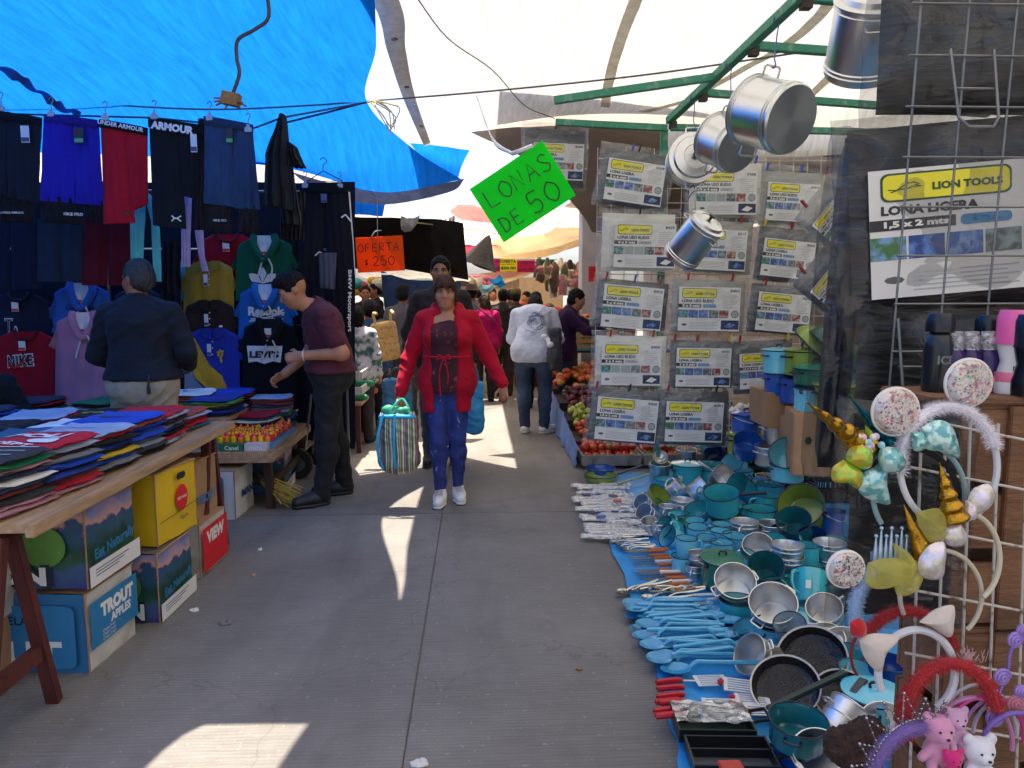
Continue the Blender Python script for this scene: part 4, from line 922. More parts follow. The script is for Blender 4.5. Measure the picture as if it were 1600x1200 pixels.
def candy_box(x,y,z,w,d,h,col,label,txt=None):
 t=thing('sweet_box',label,'box',(x,y,z));m=MB();m.box((0,0,h/2),(w,d,h),0);m.build('carton',[paint(col,.5)],t,smooth=False,bevel=.002)
 if txt:
  m=MB();m.text(txt,(0,h*.5),w*.6,None,0,None,.02);m.v=[(v[0],-d/2-.002,v[2])for v in m.v];m.build('lettering',paint((230,230,225)),t,smooth=False)
 return t
candy_box(-1.62,5.02,.42,.15,.09,.05,(40,110,62),'green and white flat sweet box at the front of the low table','Canel')
candy_box(-1.465,5.02,.42,.145,.09,.05,(205,190,190),'pale pink flat sweet box beside the green one','mini')
m=MB();m.box((-1.60,5.36,.441),(.46,.62,.04));tag(m.build('display_tray',paint((60,130,175),.5),smooth=False),'blue tray under the rows of sweet tubes','tray')
# == fruit cartons under the tables
def landscape():
 m=bpy.data.materials.new('printed_landscape');m.use_nodes=True;n=m.node_tree.nodes;L=m.node_tree.links;b=n['Principled BSDF'];b.inputs['Roughness'].default_value=.55
 tc=n.new('ShaderNodeTexCoord');sp=n.new('ShaderNodeSeparateXYZ');L.new(tc.outputs['Object'],sp.inputs[0])
 nz=n.new('ShaderNodeTexNoise');nz.inputs['Scale'].default_value=14;nz.inputs['Detail'].default_value=5;L.new(tc.outputs['Object'],nz.inputs['Vector'])
 a=n.new('ShaderNodeMath');a.operation='MULTIPLY_ADD';a.inputs[1].default_value=.16;L.new(nz.outputs[0],a.inputs[0]);L.new(sp.outputs[2],a.inputs[2])
 mr=n.new('ShaderNodeMapRange');mr.inputs[1].default_value=.08;mr.inputs[2].default_value=.40;L.new(a.outputs[0],mr.inputs[0])
 r=n.new('ShaderNodeValToRGB');e=r.color_ramp.elements
 cols=[(0,(54,60,128)),(.18,(58,88,128)),(.3,(40,84,52)),(.5,(30,66,60)),(.66,(40,84,110)),(.76,(50,74,120)),(.79,(205,150,130)),(.9,(150,140,175)),(1,(120,125,175))]
 while len(e)<len(cols):e.new(.5)
 for i,(p,c)in enumerate(cols):e[i].position=p;e[i].color=(*lin(c),1)
 L.new(mr.outputs[0],r.inputs[0]);L.new(r.outputs[0],b.inputs['Base Color']);return m
LAND=landscape()
CARD=M('cardboard',(166,128,92),.8,var=.12,scale=6,bump=.1,bscale=30)
TORN=M('torn_cardboard',(120,86,58),.9,var=.3,scale=20)
WHT=M('white_board',(178,168,152),.7,scale=5,col2=(208,204,196),thr=(.32,.5),bump=.15)
def carton(name,loc,rz,w,d,h,side,face,label,art=None,top_open=True,seed=0,side_art=None):
 """w along local x (front, faces -y), d along y; side = material of the +x end"""
 t=thing(name,label,'box',loc,rz);m=MB();rnd=random.Random(seed);th=.008
 jit=lambda:V((rnd.uniform(-.006,.006),rnd.uniform(-.006,.006),rnd.uniform(-.008,.004)))
 nx,nz=8,6
 def wall(a,b,mi,nrm):
  a=V(a);b=V(b)
  m.grid(lambda u,v:a.lerp(b,u)+V((0,0,h*v))+Vector(nrm)*(.008*mnoise.noise(V((u*3+seed,v*3,mi)))+.006*math.sin(math.pi*u)*math.sin(math.pi*v)),nx,nz,mi)
 x,y=w/2,d/2
 wall((-x,-y,0),(x,-y,0),0,(0,-1,0));wall((x,-y,0),(x,y,0),1,(1,0,0));wall((x,y,0),(-x,y,0),0,(0,1,0));wall((-x,y,0),(-x,-y,0),1,(-1,0,0))
 m.poly([V((-x,-y,.004)),V((-x,y,.004)),V((x,y,.004)),V((x,-y,.004))],2)
 m.build('carton',[face,side,TORN],t,angle=50)
 tp=MB()
 if top_open:
  tp.grid(lambda u,v:V((lerp(-x,x,u),lerp(-y,y*.1,v),h+.004+.01*mnoise.noise(V((u*4,v*4,seed))))),8,4)
  tp.grid(lambda u,v:V((lerp(-x,x,u),lerp(y*.1,y,v),h+.001+.012*mnoise.noise(V((u*4,v*4,seed+5))))),8,4)
  tp.build('lid_flap',[M('flap_grey',(98,92,88),.8,var=.2,scale=10)]if face is LAND else[CARD],t,angle=60)
 w_=MB();w_.tube([V((x+.003,-y-.003,0)),V((x+.004,-y-.004,h*.5)),V((x+.003,-y-.003,h)),V((x+.006,-y*.2,h+.004)),V((x+.003,y,h))],[.004,.003,.006,.004,.005],5);w_.build('worn_edge',CARD,t)
 if art:
  a=MB();art(a);a.v=[(v[0],-y-.017+(v[1]if abs(v[1])<.02 else 0),v[2])for v in a.v]
  a.build('front_print',ART,t,smooth=False)
 if side_art:
  a=MB();side_art(a);a.v=[(x+.017-v[1],v[0],v[2])for v in a.v];a.build('side_print',ART,t,smooth=False)
 return t
ART=[paint((28,30,34),.6),paint((226,224,218),.6),paint((96,150,60),.45),paint((40,120,170),.55),paint((22,48,120),.55),paint((215,28,36),.55),paint((225,186,20),.55),paint((150,190,215),.55),paint((235,150,60),.6),M('apple_skin',(92,140,52),.35,var=.25,scale=9)]
def apple_art(word,dx,w=.2,ax=.05):
 def f(m):
  m.prism([(ax+.085*math.cos(a),.17+.08*math.sin(a))for a in[i*math.pi/12 for i in range(24)]],.0005,.0,9)
  v0=len(m.v);m.text(word,(dx,.055),w*1.12,.098,0,None,.09,0,-.001);m.text(word,(dx,.055),w,.075,1,None,.05,0,-.002)
 return f
def mountain_side(m):
 m.poly([V((-.19,-.0005,0.005)),V((.19,-.0005,.005)),V((.19,-.0005,.085)),V((-.19,-.0005,.085))],1)
 for k in range(3):m.poly([V((-.15,-.001,.065-k*.012)),V((.10-k*.04,-.001,.065-k*.012)),V((.10-k*.04,-.001,.061-k*.012)),V((-.15,-.001,.061-k*.012))],4)
 m.text('Eat Naturally',(0,.125),.30,None,3,None,.03,.06,-.001)
def blue_art(word,dx,w,sub=None,big=.085):
 def f(m):
  m.rrect((dx*.3,.15),.44,.25,.03,-.0005,3);m.text(word,(dx,.085),w,big,1,None,.05,0,-.001)
  if sub:m.text(sub,(dx,.215),w*.5,None,0,None,.02,0,-.001)
 return f
def trout_side(m):
 m.poly([V((-.17,-.0005,.09)),V((.17,-.0005,.09)),V((.17,-.0005,.275)),V((-.17,-.0005,.275))],3)
 m.text('TROUT',(.02,.22),.24,.06,1,None,.07,0,-.001);m.text('APPLES',(.04,.165),.15,None,1,None,.05,0,-.001)
 for k in range(3):m.text('Chelan Fresh',(-.05,.135-k*.016),.09,None,1,None,0,0,-.001)
carton('fruit_carton',(-1.735,3.02,0),R(-4),.50,.34,.315,WHT,M('blue_print',(38,104,150),.6,var=.15,scale=5),'battered blue and white trout apple carton on the ground at the front',blue_art('OUT',-.02,.36,'CHELAN',.1),True,1,trout_side)
carton('fruit_carton',(-1.725,3.03,.335),R(-3),.50,.36,.31,LAND,LAND,'landscape printed apple carton stacked on the battered blue carton',apple_art('SON',-.03,.27,.10),True,2,mountain_side)
carton('fruit_carton',(-1.66,3.47,0),R(-2),.50,.36,.31,LAND,LAND,'landscape printed apple carton standing on the ground behind the first stack',apple_art('N',.16,.07,.10),True,3,mountain_side)
YEL=M('yellow_print',(222,182,22),.55,var=.10,scale=5)
def yellow_side(m):
 m.prism([(.02+.05*math.cos(a),.18+.062*math.sin(a))for a in[i*math.pi/12 for i in range(24)]],.0005,0,5);m.text('GEE WHIZ',(.02,.18),.08,None,1,None,.03,0,-.001)
 m.stroke([(-.17,.105),(.17,.135)],.003,0);m.text('Apple',(.03,.085),.07,None,0,None,0,0,-.001)
 m.rrect((.02,.285),.075,.032,.016,-.0005,0)
carton('fruit_carton',(-1.63,3.56,.322),R(-9),.44,.34,.33,YEL,YEL,'crushed bright yellow carton with a red oval, stacked under the table',None,True,4,yellow_side)
carton('fruit_carton',(-1.70,4.02,.28),R(-3),.48,.34,.30,CARD,CARD,'plain brown cardboard carton with blue print behind the yellow carton',None,True,5,lambda m:m.text('TROUT',(0,.10),.24,.05,3,None,.04,0,-.001))
def view_side(m):m.poly([V((-.17,-.0005,.02)),V((.17,-.0005,.02)),V((.17,-.0005,.25)),V((-.17,-.0005,.25))],5);m.text('VIEW',(0,.19),.24,.07,1,None,.06,0,-.001);m.prism([(.06+.06*math.cos(a),.08+.05*math.sin(a))for a in[i*math.pi/10 for i in range(20)]],.0008,.0003,8)
carton('fruit_carton',(-1.66,4.00,0),R(-2),.48,.36,.275,WHT,WHT,'white carton with a red lettered panel under the brown carton',None,True,6,view_side)
carton('fruit_carton',(-1.79,5.02,0),R(-3),.46,.34,.315,WHT,M('sky_print',(205,212,216),.6,var=.06),'white and sky blue carton with bold navy letters under the low table',None,True,7)
t7=bpy.data.objects['fruit_carton.006'];a=MB();a.rrect((-.02,.155),.38,.27,.03,-.0005,3);a.rrect((-.02,.165),.34,.23,.03,-.001,7);a.rrect((-.02,.085),.38,.10,.01,-.0012,7);a.text('SON',(.0,.085),.30,.085,4,None,.06,0,-.002);a.sphere((-.02,-.002,.21),(.035,.002,.035),12,6,1);a.tube([V((-.09,-.003,.25)),V((-.02,-.003,.265)),V((.06,-.003,.25))],.004,5,1)
a.v=[(v[0],-.17-.017+v[1],v[2])for v in a.v];a.build('front_print',ART,t7,smooth=False)
a=MB();a.text('MAN',(.02,.15),.2,.05,4,None,.04);a.v=[(.247,v[0],v[2])for v in a.v];a.build('side_print',ART,t7,smooth=False)
carton('fruit_carton',(-1.62,5.62,0),R(4),.40,.32,.33,LAND,LAND,'landscape printed carton farther back under the low table',None,True,8,mountain_side)
carton('fruit_carton',(-2.02,2.80,.25),R(2),.50,.36,.28,WHT,WHT,'white carton with yellow and navy letters at the left edge',lambda m:(m.text('INS',(.10,.19),.2,.05,6,None,.06,0,-.001),m.text('CHELAN',(.12,.135),.16,.03,4,None,.05,0,-.001)),True,9)
carton('fruit_carton',(-2.04,2.82,0),R(0),.50,.34,.245,CARD,CARD,'plain carton under the white carton at the left edge',None,True,10)
STRAW=M('straw',(186,158,62),.8,var=.35,scale=30,stretch=(1,1,.1))
def broom(loc,direction,label,L=.55):
 t=thing('broom',label,'broom',loc);d=Vector(direction).normalized();m=MB();rnd=random.Random(int(loc[1]*100));x=d.orthogonal().normalized();y=d.cross(x)
 for k in range(90):
  a=rnd.uniform(0,6.28);r=rnd.uniform(.0,.045);b=x*math.cos(a)*r+y*math.sin(a)*r;e=b*2.1+V((rnd.uniform(-.015,.015),)*3)
  m.tube([b,b*1.4+d*.12,e+d*rnd.uniform(.22,.29)],.0028,4)
 m.build('bristles',STRAW,t)
 m=MB();m.tube([V((0,0,0)),-d*L],.017,10);m.build('handle',M('steel_tube',(120,120,122),.35,.9),t)
 m=MB();m.tube([d*-.03,d*.03],.04,10);m.build('binding',paint((60,50,40)),t)
q=gd(405,760,.14);broom((q.x+.03,q.y+.05,.17),(.75,-.45,-.35),'worn yellow straw broom with a steel handle under the low table',.5)
q=gd(20,985,.2);broom((q.x-.06,q.y+.1,.22),(-.5,-.4,-.3),'yellow straw broom head at the left edge by the red table leg',.4)
m=MB();m.tube([gd(48,960,.17),gd(106,992,.05)+V((0,.0,.0))],.022,12);tag(m.build('pipe',paint((42,42,46),.4)),'black plastic pipe poking out beside the front trestle leg','pipe')
ht=thing('hand_truck','hand truck with small black wheels under the low table','cart',(-1.45,6.15,0))
m=MB();m.box((-.1,0,.22),(.36,.42,.02));m.build('platform',WOOD,ht,smooth=False)
for dx,dy in((.03,-.22),(.12,.22),(-.25,-.22)):
 m=MB();Tm=Matrix.Translation((dx,dy,.12))@Matrix.Rotation(math.pi/2,4,'X');m.lathe([(0,-.025),(.07,-.025),(.115,-.03),(.12,0),(.115,.03),(.07,.025),(0,.025)],24,0,Tm);w=m.build('wheel',paint((28,28,28),.7),ht)
 m=MB();m.lathe([(0,-.033),(.06,-.033),(.06,.033),(0,.033)],16,0,Tm);m.build('rim',M('steel_tube',(120,120,122)),w)
m=MB()
for dy in(-.17,.17):m.tube([V((.06,dy,.12)),V((.10,dy,.38)),V((.15,dy,.75))],.013,8)
m.tube([V((.15,-.17,.75)),V((.15,.17,.75))],.013,8);m.build('frame',M('steel_tube',(120,120,122)),ht)
# == CLOTHES WALL: garments hanging over the bench (outlines in photo pixels at their own depth)
def pillow(mb,L_,R_,Y,o,mi=0,thick=.02,fold=.012,nf=3.5,seed=0,nr=16,nc=14):
 """closed soft panel between a left and a right outline (photo px, top to bottom) at depth Y, local to o"""
 Lw=[at(x,y,Y)-o for x,y in L_];Rw=[at(x,y,Y)-o for x,y in R_]
 def f(u,v,s):
  p=pl(Lw,v).lerp(pl(Rw,v),u);e=4*u*(1-u);e=e**.5
  w=fold*(.35+.65*v)*(math.sin(u*nf*6.283+seed+1.2*math.sin(v*3+seed))+1.2*mnoise.noise(V((u*3+seed,v*4,seed))))
  g_=.25*fold*mnoise.noise(V((u*5,v*14+u*6,seed)))
  return p+V((0,-s*thick*e*(.6+.4*min(1,(1-v)*8+.4))+w+g_,0))
 mb.grid(lambda u,v:f(1-u,v,1),nc,nr,mi);mb.grid(lambda u,v:f(u,v,-1),nc,nr,mi)
def ptext(o,Y,items,mats,name='print'):
 """flat print laid on the garment o; items = functions(mb) working in photo px centred coordinates"""
 m=MB();pm_=FPX/Y
 for it in items:it(m)
 w=o.location;m.v=[tuple(at(v[0],-v[2],Y)-w)for v in m.v]
 project(m,o,(0,1,0),.010);return m.build(name,mats,o,smooth=False)
def T_(t,x,y,w=None,h=None,mi=0,bold=.02,rot=0.0):return lambda m:m.text(t,(x,-y),w,h,mi,None,bold,rot)
def G_(pts,mi=0):return lambda m:m.poly([V((x,0,-y))for x,y in pts],mi)
def S_(pts,w,mi=0):return lambda m:m.stroke([(x,-y)for x,y in pts],w,mi)
PRW=[paint((214,214,212),.7),paint((24,26,30),.7),paint((220,120,40),.7),paint((60,30,30),.6)]
def garment(name,label,Y,strips,col,cat,x0,y0,band=None,bcol=None,seed=0,thick=.022,fold=.012,extra=None,nf=3.5):
 o0=at(x0,y0,Y);mb=MB()
 for st in strips:pillow(mb,st[0],st[1],Y+(st[2]if len(st)>2 else 0),o0,st[3]if len(st)>3 else 0,thick,fold,nf,seed+st[0][0][0]*.1)
 mats=[cloth(col)]+([cloth(e)for e in extra]if extra else[])
 o=mb.build(name,mats,None,o0,angle=70);tag(o,label,cat)
 if band:
  m=MB();pillow(m,[(band[0],band[1]),(band[0],band[3])],[(band[2],band[1]+(band[4]if len(band)>4 else 0)),(band[2],band[3]+(band[4]if len(band)>4 else 0))],Y-.012,o0,0,thick+.006,.002,2,0,4,14);m.build('waistband',cloth(bcol or tuple(int(c*.8)for c in col)),o)
 return o
FILM=plastic_film('clip_plastic',.45,(220,228,232),30)
def clip(o,x,y,Y):
 m=MB();p=at(x,y,Y)-o.location;m.box(p+V((0,-.03,.0)),(.045,.012,.03));m.box(p+V((0,-.03,.022)),(.02,.01,.02));m.build('clip',paint((150,170,185),.25),o,bevel=.003)
 h=MB();h.tube(smoothpl([p+V((0,-.02,.03)),p+V((0,-.02,.06)),p+V((.014,-.02,.085)),p+V((0,-.02,.10)),p+V((-.014,-.02,.085))],10),.003,6);h.build('hook',M('wire',(130,132,135),.35,.9),o)
def tagcard(o,x,y,Y,w=12,h=24,col=(196,206,214),band=(40,60,110)):
 m=MB();p=at(x,y,Y)-o.location;W_,H_=pm(w,Y),pm(h,Y);m.box(p+V((0,-.045,0)),(W_,.003,H_),0);m.box(p+V((0,-.048,-H_*.32)),(W_*.9,.002,H_*.25),1);m.build('price_tag',[paint(col,.5),paint(band,.5)],o,smooth=False,rot=None)
Y1=4.9;LIN=(20,19,22)
a=garment('sports_shorts','navy black sports shorts at the far left of the hanging row',Y1,[([(-28,172),(-36,300)],[(14,176),(16,306)]),([(10,174),(8,308)],[(66,190),(62,318)]),([(-30,296),(-32,345)],[(12,300),(14,348)],.01,1),([(4,300),(6,346)],[(56,304),(54,348)],.01,1)],(22,28,42),'shorts',20,180,(-28,170,66,182,14),None,1,extra=[LIN])
ptext(a,Y1,[T_('UNDER ARMOUR',23,333,36)],PRW);clip(a,6,172,Y1);tagcard(a,46,212,Y1)
a=garment('sports_shorts','royal blue sports shorts with a black liner hanging in the row',Y1,[([(68,180),(60,314)],[(116,184),(118,318)]),([(114,184),(114,318)],[(155,192),(163,322)]),([(63,306),(62,346)],[(118,310),(130,352)],.012,1),([(130,312),(132,346)],[(162,314),(164,350)],.012,1)],(34,30,150),'shorts',110,190,(68,178,155,190,10),(30,26,120),2,extra=[LIN])
ptext(a,Y1,[T_('NIKE PRO',116,335,27,None,0,.03)],PRW);clip(a,84,180,Y1);tagcard(a,129,214,Y1,14,22,(28,30,34),(70,160,120))
a=garment('sports_shorts','red compression shorts with a black lettered waistband',Y1,[([(157,190),(162,350)],[(196,198),(212,348)]),([(192,196),(206,330)],[(231,206),(232,318)])],(158,16,36),'shorts',195,200,(155,186,231,199,14),(16,17,20),3,fold=.006)
ptext([c for c in a.children][0],Y1,[],PRW)if False else None
def band_text(o,t,x,y,w,Y,rot,h=None,b=.03):
 m=MB();p=at(x,y,Y)-o.location;m.text(t,(0,0),pm(w,Y),None,0,None,b,rot);m.v=[(v[0]+p.x,p.y-.048,v[2]+p.z)for v in m.v];m.build('lettering',PRW,o,smooth=False)
band_text(a,'UNDER ARMOUR',194,199,66,Y1,-.18);clip(a,168,186,Y1)
def ua(x,y,s,mi=0):return lambda m:(m.stroke([(x-s,-y+s*.6),(x-s*.2,-y),(x-s,-y-s*.6)],s*.3,mi),m.stroke([(x+s,-y+s*.6),(x+s*.2,-y),(x+s,-y-s*.6)],s*.3,mi),m.stroke([(x-s*.6,-y),(x+s*.6,-y)],s*.35,mi))
ptext(a,Y1,[ua(200,335,6,3)],PRW)
a=garment('sports_shorts','black compression shorts with large white waistband lettering',Y1,[([(233,190),(238,352)],[(280,200),(292,358)]),([(276,198),(286,306)],[(314,206),(308,312)])],(18,20,26),'shorts',272,200,(231,184,318,198,12),(14,15,18),4,fold=.006)
band_text(a,'ARMOUR',274,202,62,Y1,-.14,None,.06);clip(a,244,184,Y1);ptext(a,Y1,[ua(278,342,7)],PRW);tagcard(a,307,226,Y1,9,26)
a=garment('sports_shorts','slate blue sports shorts with a brown black liner at the right of the row',Y1,[([(320,184),(318,318)],[(366,190),(370,324)]),([(362,190),(368,326)],[(395,200),(407,328)]),([(322,318),(323,362)],[(360,320),(362,364)],.012,1),([(374,318),(372,362)],[(402,322),(404,366)],.012,1),([(310,186),(302,356)],[(322,186),(330,362)],.03,1)],(44,66,98),'shorts',360,190,(318,181,396,194,14),(36,54,82),5,extra=[(30,26,28)])
ptext(a,Y1,[T_('NIKE PRO',345,345,20,None,0,.03)],PRW);clip(a,330,186,Y1);clip(a,390,204,Y1);tagcard(a,362,214,Y1,10,22,(28,30,34),(70,160,80))
a=garment('jacket','black jacket hanging edge on at the end of the shorts row',4.7,[([(438,180),(414,240),(410,320)],[(446,180),(455,250),(462,330)]),([(440,240),(436,300),(440,350)],[(452,236),(464,300),(470,352)],.06),([(452,222),(450,260)],[(464,230),(478,262)],.03)],(26,28,32),'jacket',438,190,None,None,6,thick=.06,fold=.03)
a=garment('trousers','dark trousers hanging behind the edge on jacket',4.95,[([(440,300),(436,374)],[(458,300),(454,374)]),([(456,300),(454,374)],[(478,300),(476,376)])],(32,30,32),'trousers',455,300,None,None,7,fold=.02)
Y2=5.6
for(nm,lab,xl,xr,yt,yb,col,sd,lbl)in[
 ('trousers','navy trousers hanging at the far left under the shorts',-30,62,338,452,(16,22,46),1,0),('trousers','slate trousers hanging under the royal blue shorts',58,132,342,440,(34,44,62),2,0),
 ('trousers','dark red trousers hanging under the red shorts',130,207,340,446,(86,12,28),3,0)]:
 md=(xl+xr)/2;garment(nm,lab,Y2,[([(xl,yt),(xl-2,yb)],[(md+1,yt),(md,yb)]),([(md-1,yt),(md+1,yb)],[(xr,yt),(xr+2,yb)])],col,'trousers',md,yt,None,None,sd,fold=.009,nf=2.2)
garment('leggings','turquoise leggings hanging between the red and black shorts',5.4,[([(210,300),(203,345),(204,430)],[(230,298),(226,360),(223,430)]),([(224,298),(236,345),(240,440)],[(236,304),(250,360),(252,440)])],(92,190,196),'leggings',222,300,None,None,4,fold=.006)
garment('leggings','lilac leggings hanging behind the black shorts',5.4,[([(287,302),(283,360),(283,417)],[(300,304),(298,370),(298,417)]),([(304,360),(311,400),(316,424)],[(318,360),(320,400),(326,424)])],(172,160,210),'leggings',300,300,None,None,5,fold=.005)
garment('leggings','turquoise top hanging behind the yellow polo',6.05,[([(262,400),(262,470)],[(290,400),(290,470)])],(64,150,170),'top',276,400,None,None,6)
garment('jacket','black crumpled jacket hanging beside the stall keeper',5.75,[([(252,380),(250,478)],[(284,376),(284,480)])],(24,26,34),'jacket',266,380,None,None,7,fold=.03)
def hanger_pants():
 Y=5.72;a=garment('sports_trousers','long black sports trousers on a hanger at the aisle end of the wall',Y,[([(470,290),(466,420),(478,615)],[(508,292),(504,420),(512,615)]),([(505,292),(512,420),(522,600)],[(546,292),(552,420),(556,600)])],(19,20,26),'trousers',508,292,(468,286,546,302,0),(16,17,20),8,fold=.010)
 ptext(a,Y,[lambda m:m.text('BMW Motorsport',(547,-470),96,7,0,None,.03,-math.pi/2),S_([(535,341),(541,336),(546,342),(549,346)],2.4),S_([(494,400),(500,394),(506,397),(510,396)],2.2),S_([(546,300),(552,380),(555,430)],1.6)],PRW)
 h=MB();q=lambda x,y:at(x,y,Y)-a.location
 h.tube([q(478,290),q(482,282),q(505,267),q(534,282),q(537,290)],.004,6);h.tube([q(482,283),q(534,283)],.003,6);h.tube(smoothpl([q(505,267),q(505,258),q(511,252),q(505,246),q(500,250)],10),.003,6);h.build('hanger',paint((30,30,32),.4),a)
 tagcard(a,508,311,Y,9,13,(70,90,130));clip(a,478,291,Y);clip(a,532,291,Y)
hanger_pants()
garment('trousers','grey blue trousers seen between the legs of the black ones',5.5,[([(498,395),(500,450)],[(526,395),(524,452)])],(72,76,92),'trousers',512,395,None,None,9)
def shirt(label,Y,xl,xr,yt,yb,col,seed,name='shirt',cat='shirt',prints=None,neck=None,sleeves=True,fold=.010,collar=None,extra=None,strips=None):
 w=xr-xl;c=(xl+xr)/2;sl=w*.10
 st=[([(c-w*.20,yt),(xl+sl,yt+w*.10),(xl+sl*.8,yt+w*.3),(xl+sl*.6,yb)],[(c+w*.20,yt),(xr-sl,yt+w*.10),(xr-sl*.8,yt+w*.3),(xr-sl*.6,yb)])]
 if sleeves:st+=[([(xl+sl*1.5,yt+w*.09),(xl-sl*.2,yt+w*.45)],[(xl+sl*2.2,yt+w*.14),(xl+sl*1.3,yt+w*.52)],.02),([(xr-sl*2.2,yt+w*.14),(xr-sl*1.3,yt+w*.52)],[(xr-sl*1.5,yt+w*.09),(xr+sl*.2,yt+w*.45)],.02)]
 if strips:st+=strips
 a=garment(name,label,Y,st,col,cat,c,yt,None,None,seed,fold=fold,extra=extra)
 q=lambda x,y,d=0:at(x,y,Y+d)-a.location
 if neck=='hood':
  m=MB();m.tube(smoothpl([q(c-w*.16,yt-4,-.02),q(c-w*.17,yt+w*.10,-.05),q(c-w*.02,yt+w*.34,-.055),q(c+w*.15,yt+w*.10,-.05),q(c+w*.14,yt-4,-.02)],18),pm(w*.055,Y),10);m.build('hood',cloth(col),a)
  m=MB();m.grid(lambda u,v:q(c+(u-.5)*w*.28*(1-v**2*.6),yt-4+v*w*.30,-.035),8,8);m.build('hood_lining',cloth(collar or(176,190,206)),a)
  for k,dx in enumerate((-.06,.09)):
   m=MB();m.tube(smoothpl([q(c+dx*w*.5,yt+w*.3,-.075),q(c+dx*w*1.2,yt+w*.45,-.06),q(c+dx*w*(2-k*1.2),yt+w*.64,-.055)],8),.0065,6);m.build('drawstring',paint((205,205,205),.7),a)
 elif neck=='polo':
  for sx in(-1,1):
   m=MB();m.add([q(c,yt+w*.16,-.05),q(c+sx*w*.04,yt-2,-.045),q(c+sx*w*.20,yt-1,-.03),q(c+sx*w*.15,yt+w*.13,-.05)],[(0,1,2,3)]);m.build('collar',cloth(collar or tuple(int(k*.85)for k in col)),a,smooth=False)
  m=MB();
  for k in range(3):m.sphere(q(c,yt+w*(.2+.1*k),-.045),.006,8,6)
  m.build('button_row',paint((200,195,185),.4),a)
  tagcard(a,c-2,yt+w*.32,Y,6,18)
 elif neck=='crew':
  m=MB();m.tube(smoothpl([q(c-w*.15,yt-1,-.01),q(c-w*.08,yt+w*.09,-.04),q(c+w*.08,yt+w*.09,-.04),q(c+w*.15,yt-1,-.01)],12),pm(w*.025,Y),8);m.build('neckband',cloth(tuple(int(k*.7)for k in col)),a)
 if neck in('hood','crew'):tagcard(a,c,yt+w*.18,Y,10,14,(215,215,215),(200,40,40))
 if prints:ptext(a,Y,prints,PRW+[cloth((196,150,40)),cloth((128,134,146)),paint((190,195,205),.7),paint((180,20,30),.7)])
 return a
Y3=6.0
shirt('navy shirt with large interlocked letters above the red shirt',Y3-.02,-30,88,458,545,(22,28,52),1,prints=[T_('T',18,508,15,22,0,.03),T_('T',18,508,13,19,1,.0),T_('A',30,520,15,22,0,.03),T_('A',30,520,12,18,1,.0)],neck='crew')
shirt('red shirt with black and white sports lettering under the navy shirt',Y3-.10,-20,100,518,640,(140,16,34),2,prints=[T_('NIKE',36,563,42,20,0,.06,.08),T_('NIKE',36,563,39,17,1,.02,.08),G_([(16,562),(28,572),(58,552),(30,576),(18,572)],7)],neck='crew')
shirt('royal blue hooded top with pale lining above the pink one',Y3-.02,74,182,446,520,(44,92,176),3,'hooded_top','hoodie',[T_('Champion',128,481,44,None,1,.02)],'hood',collar=(176,200,225))
shirt('dusty pink hooded top with white strings hanging by the stall keeper',Y3-.14,78,184,492,640,(172,120,146),4,'hooded_top','hoodie',None,'hood',collar=(215,205,212),sleeves=True)
shirt('red shirt hanging behind the yellow polo shirt',Y3+.06,300,412,366,440,(150,14,34),5,neck='crew')
shirt('mustard yellow polo shirt with a dark tipped collar',Y3-.02,281,372,409,490,(160,130,44),6,'polo_shirt','polo shirt',None,'polo',collar=(140,110,36))
shirt('dark brown polo shirt below the mustard polo',Y3-.07,281,374,470,540,(46,32,30),7,'polo_shirt','polo shirt',[G_([(345,508),(350,508),(350,511),(345,511)],0)],'polo')
shirt('royal blue polo shirt with a yellow and grey diagonal band',Y3-.12,282,382,514,640,(38,52,150),8,'polo_shirt','polo shirt',fold=.003,prints=[G_([(292,520),(306,528),(330,570),(376,612),(372,635),(340,620),(308,590),(290,550)],4),G_([(290,552),(308,592),(336,622),(330,638),(288,638)],5),S_([(343,556),(347,546),(350,552),(347,558),(349,566)],4,4),S_([(341,550),(352,548)],2.5,4)],neck='polo',collar=(34,46,130))
tre=lambda x,y,s:[G_([(x+s*math.sin(a0)*0+0,y+s*.2)]+[(x+s*(math.sin(a0)*(.2+r*.8)+.16*math.sin(a0+1.57)*q*math.sin(r*3.14)*1.6),y+s*.2-s*(math.cos(a0)*(.2+r*.8)+.16*math.cos(a0+1.57)*q*math.sin(r*3.14)*1.6))for q,rr in((-1,(.2,.5,.8,1)),(1,(.8,.5,.2)))for r in rr],0)for a0 in(-.95,0,.95)]
shirt('green hooded top with a white leaf mark',Y3-.02,362,466,372,470,(16,84,60),9,'hooded_top','hoodie',tre(412,438,26),'hood',collar=(190,205,205))
shirt('bright blue hooded top with white lettering under the green one',Y3-.08,366,464,448,530,(34,98,176),10,'hooded_top','hoodie',[T_('Reebok',418,486,56,14,0,.05),S_([(392,502),(420,496),(446,488)],2.2),S_([(396,492),(420,498),(440,508)],2.2),S_([(394,498),(444,498)],1.8)],'hood',collar=(170,196,220))
shirt('black sweatshirt with a white wing shaped logo panel',Y3-.14,372,470,502,640,(14,15,19),11,'sweatshirt','sweatshirt',fold=.002,prints=[G_([(387,540),(415,540),(443,540),(440,566),(428,564),(415,568),(402,564),(390,566)],0),T_("LEVI'S",415,553,46,11,1,.05)],neck='hood',collar=(22,23,26))
shirt('black sweatshirt hanging high behind the green hooded top',Y3+.04,440,480,360,470,(22,22,26),12,sleeves=False)
shirt('wine coloured top hanging beside the black crumpled jacket',Y3+.03,250,290,470,600,(58,20,40),13,sleeves=False)
shirt('petrol blue jacket hanging behind the stall keeper',Y3+.02,170,262,452,600,(20,44,70),14)
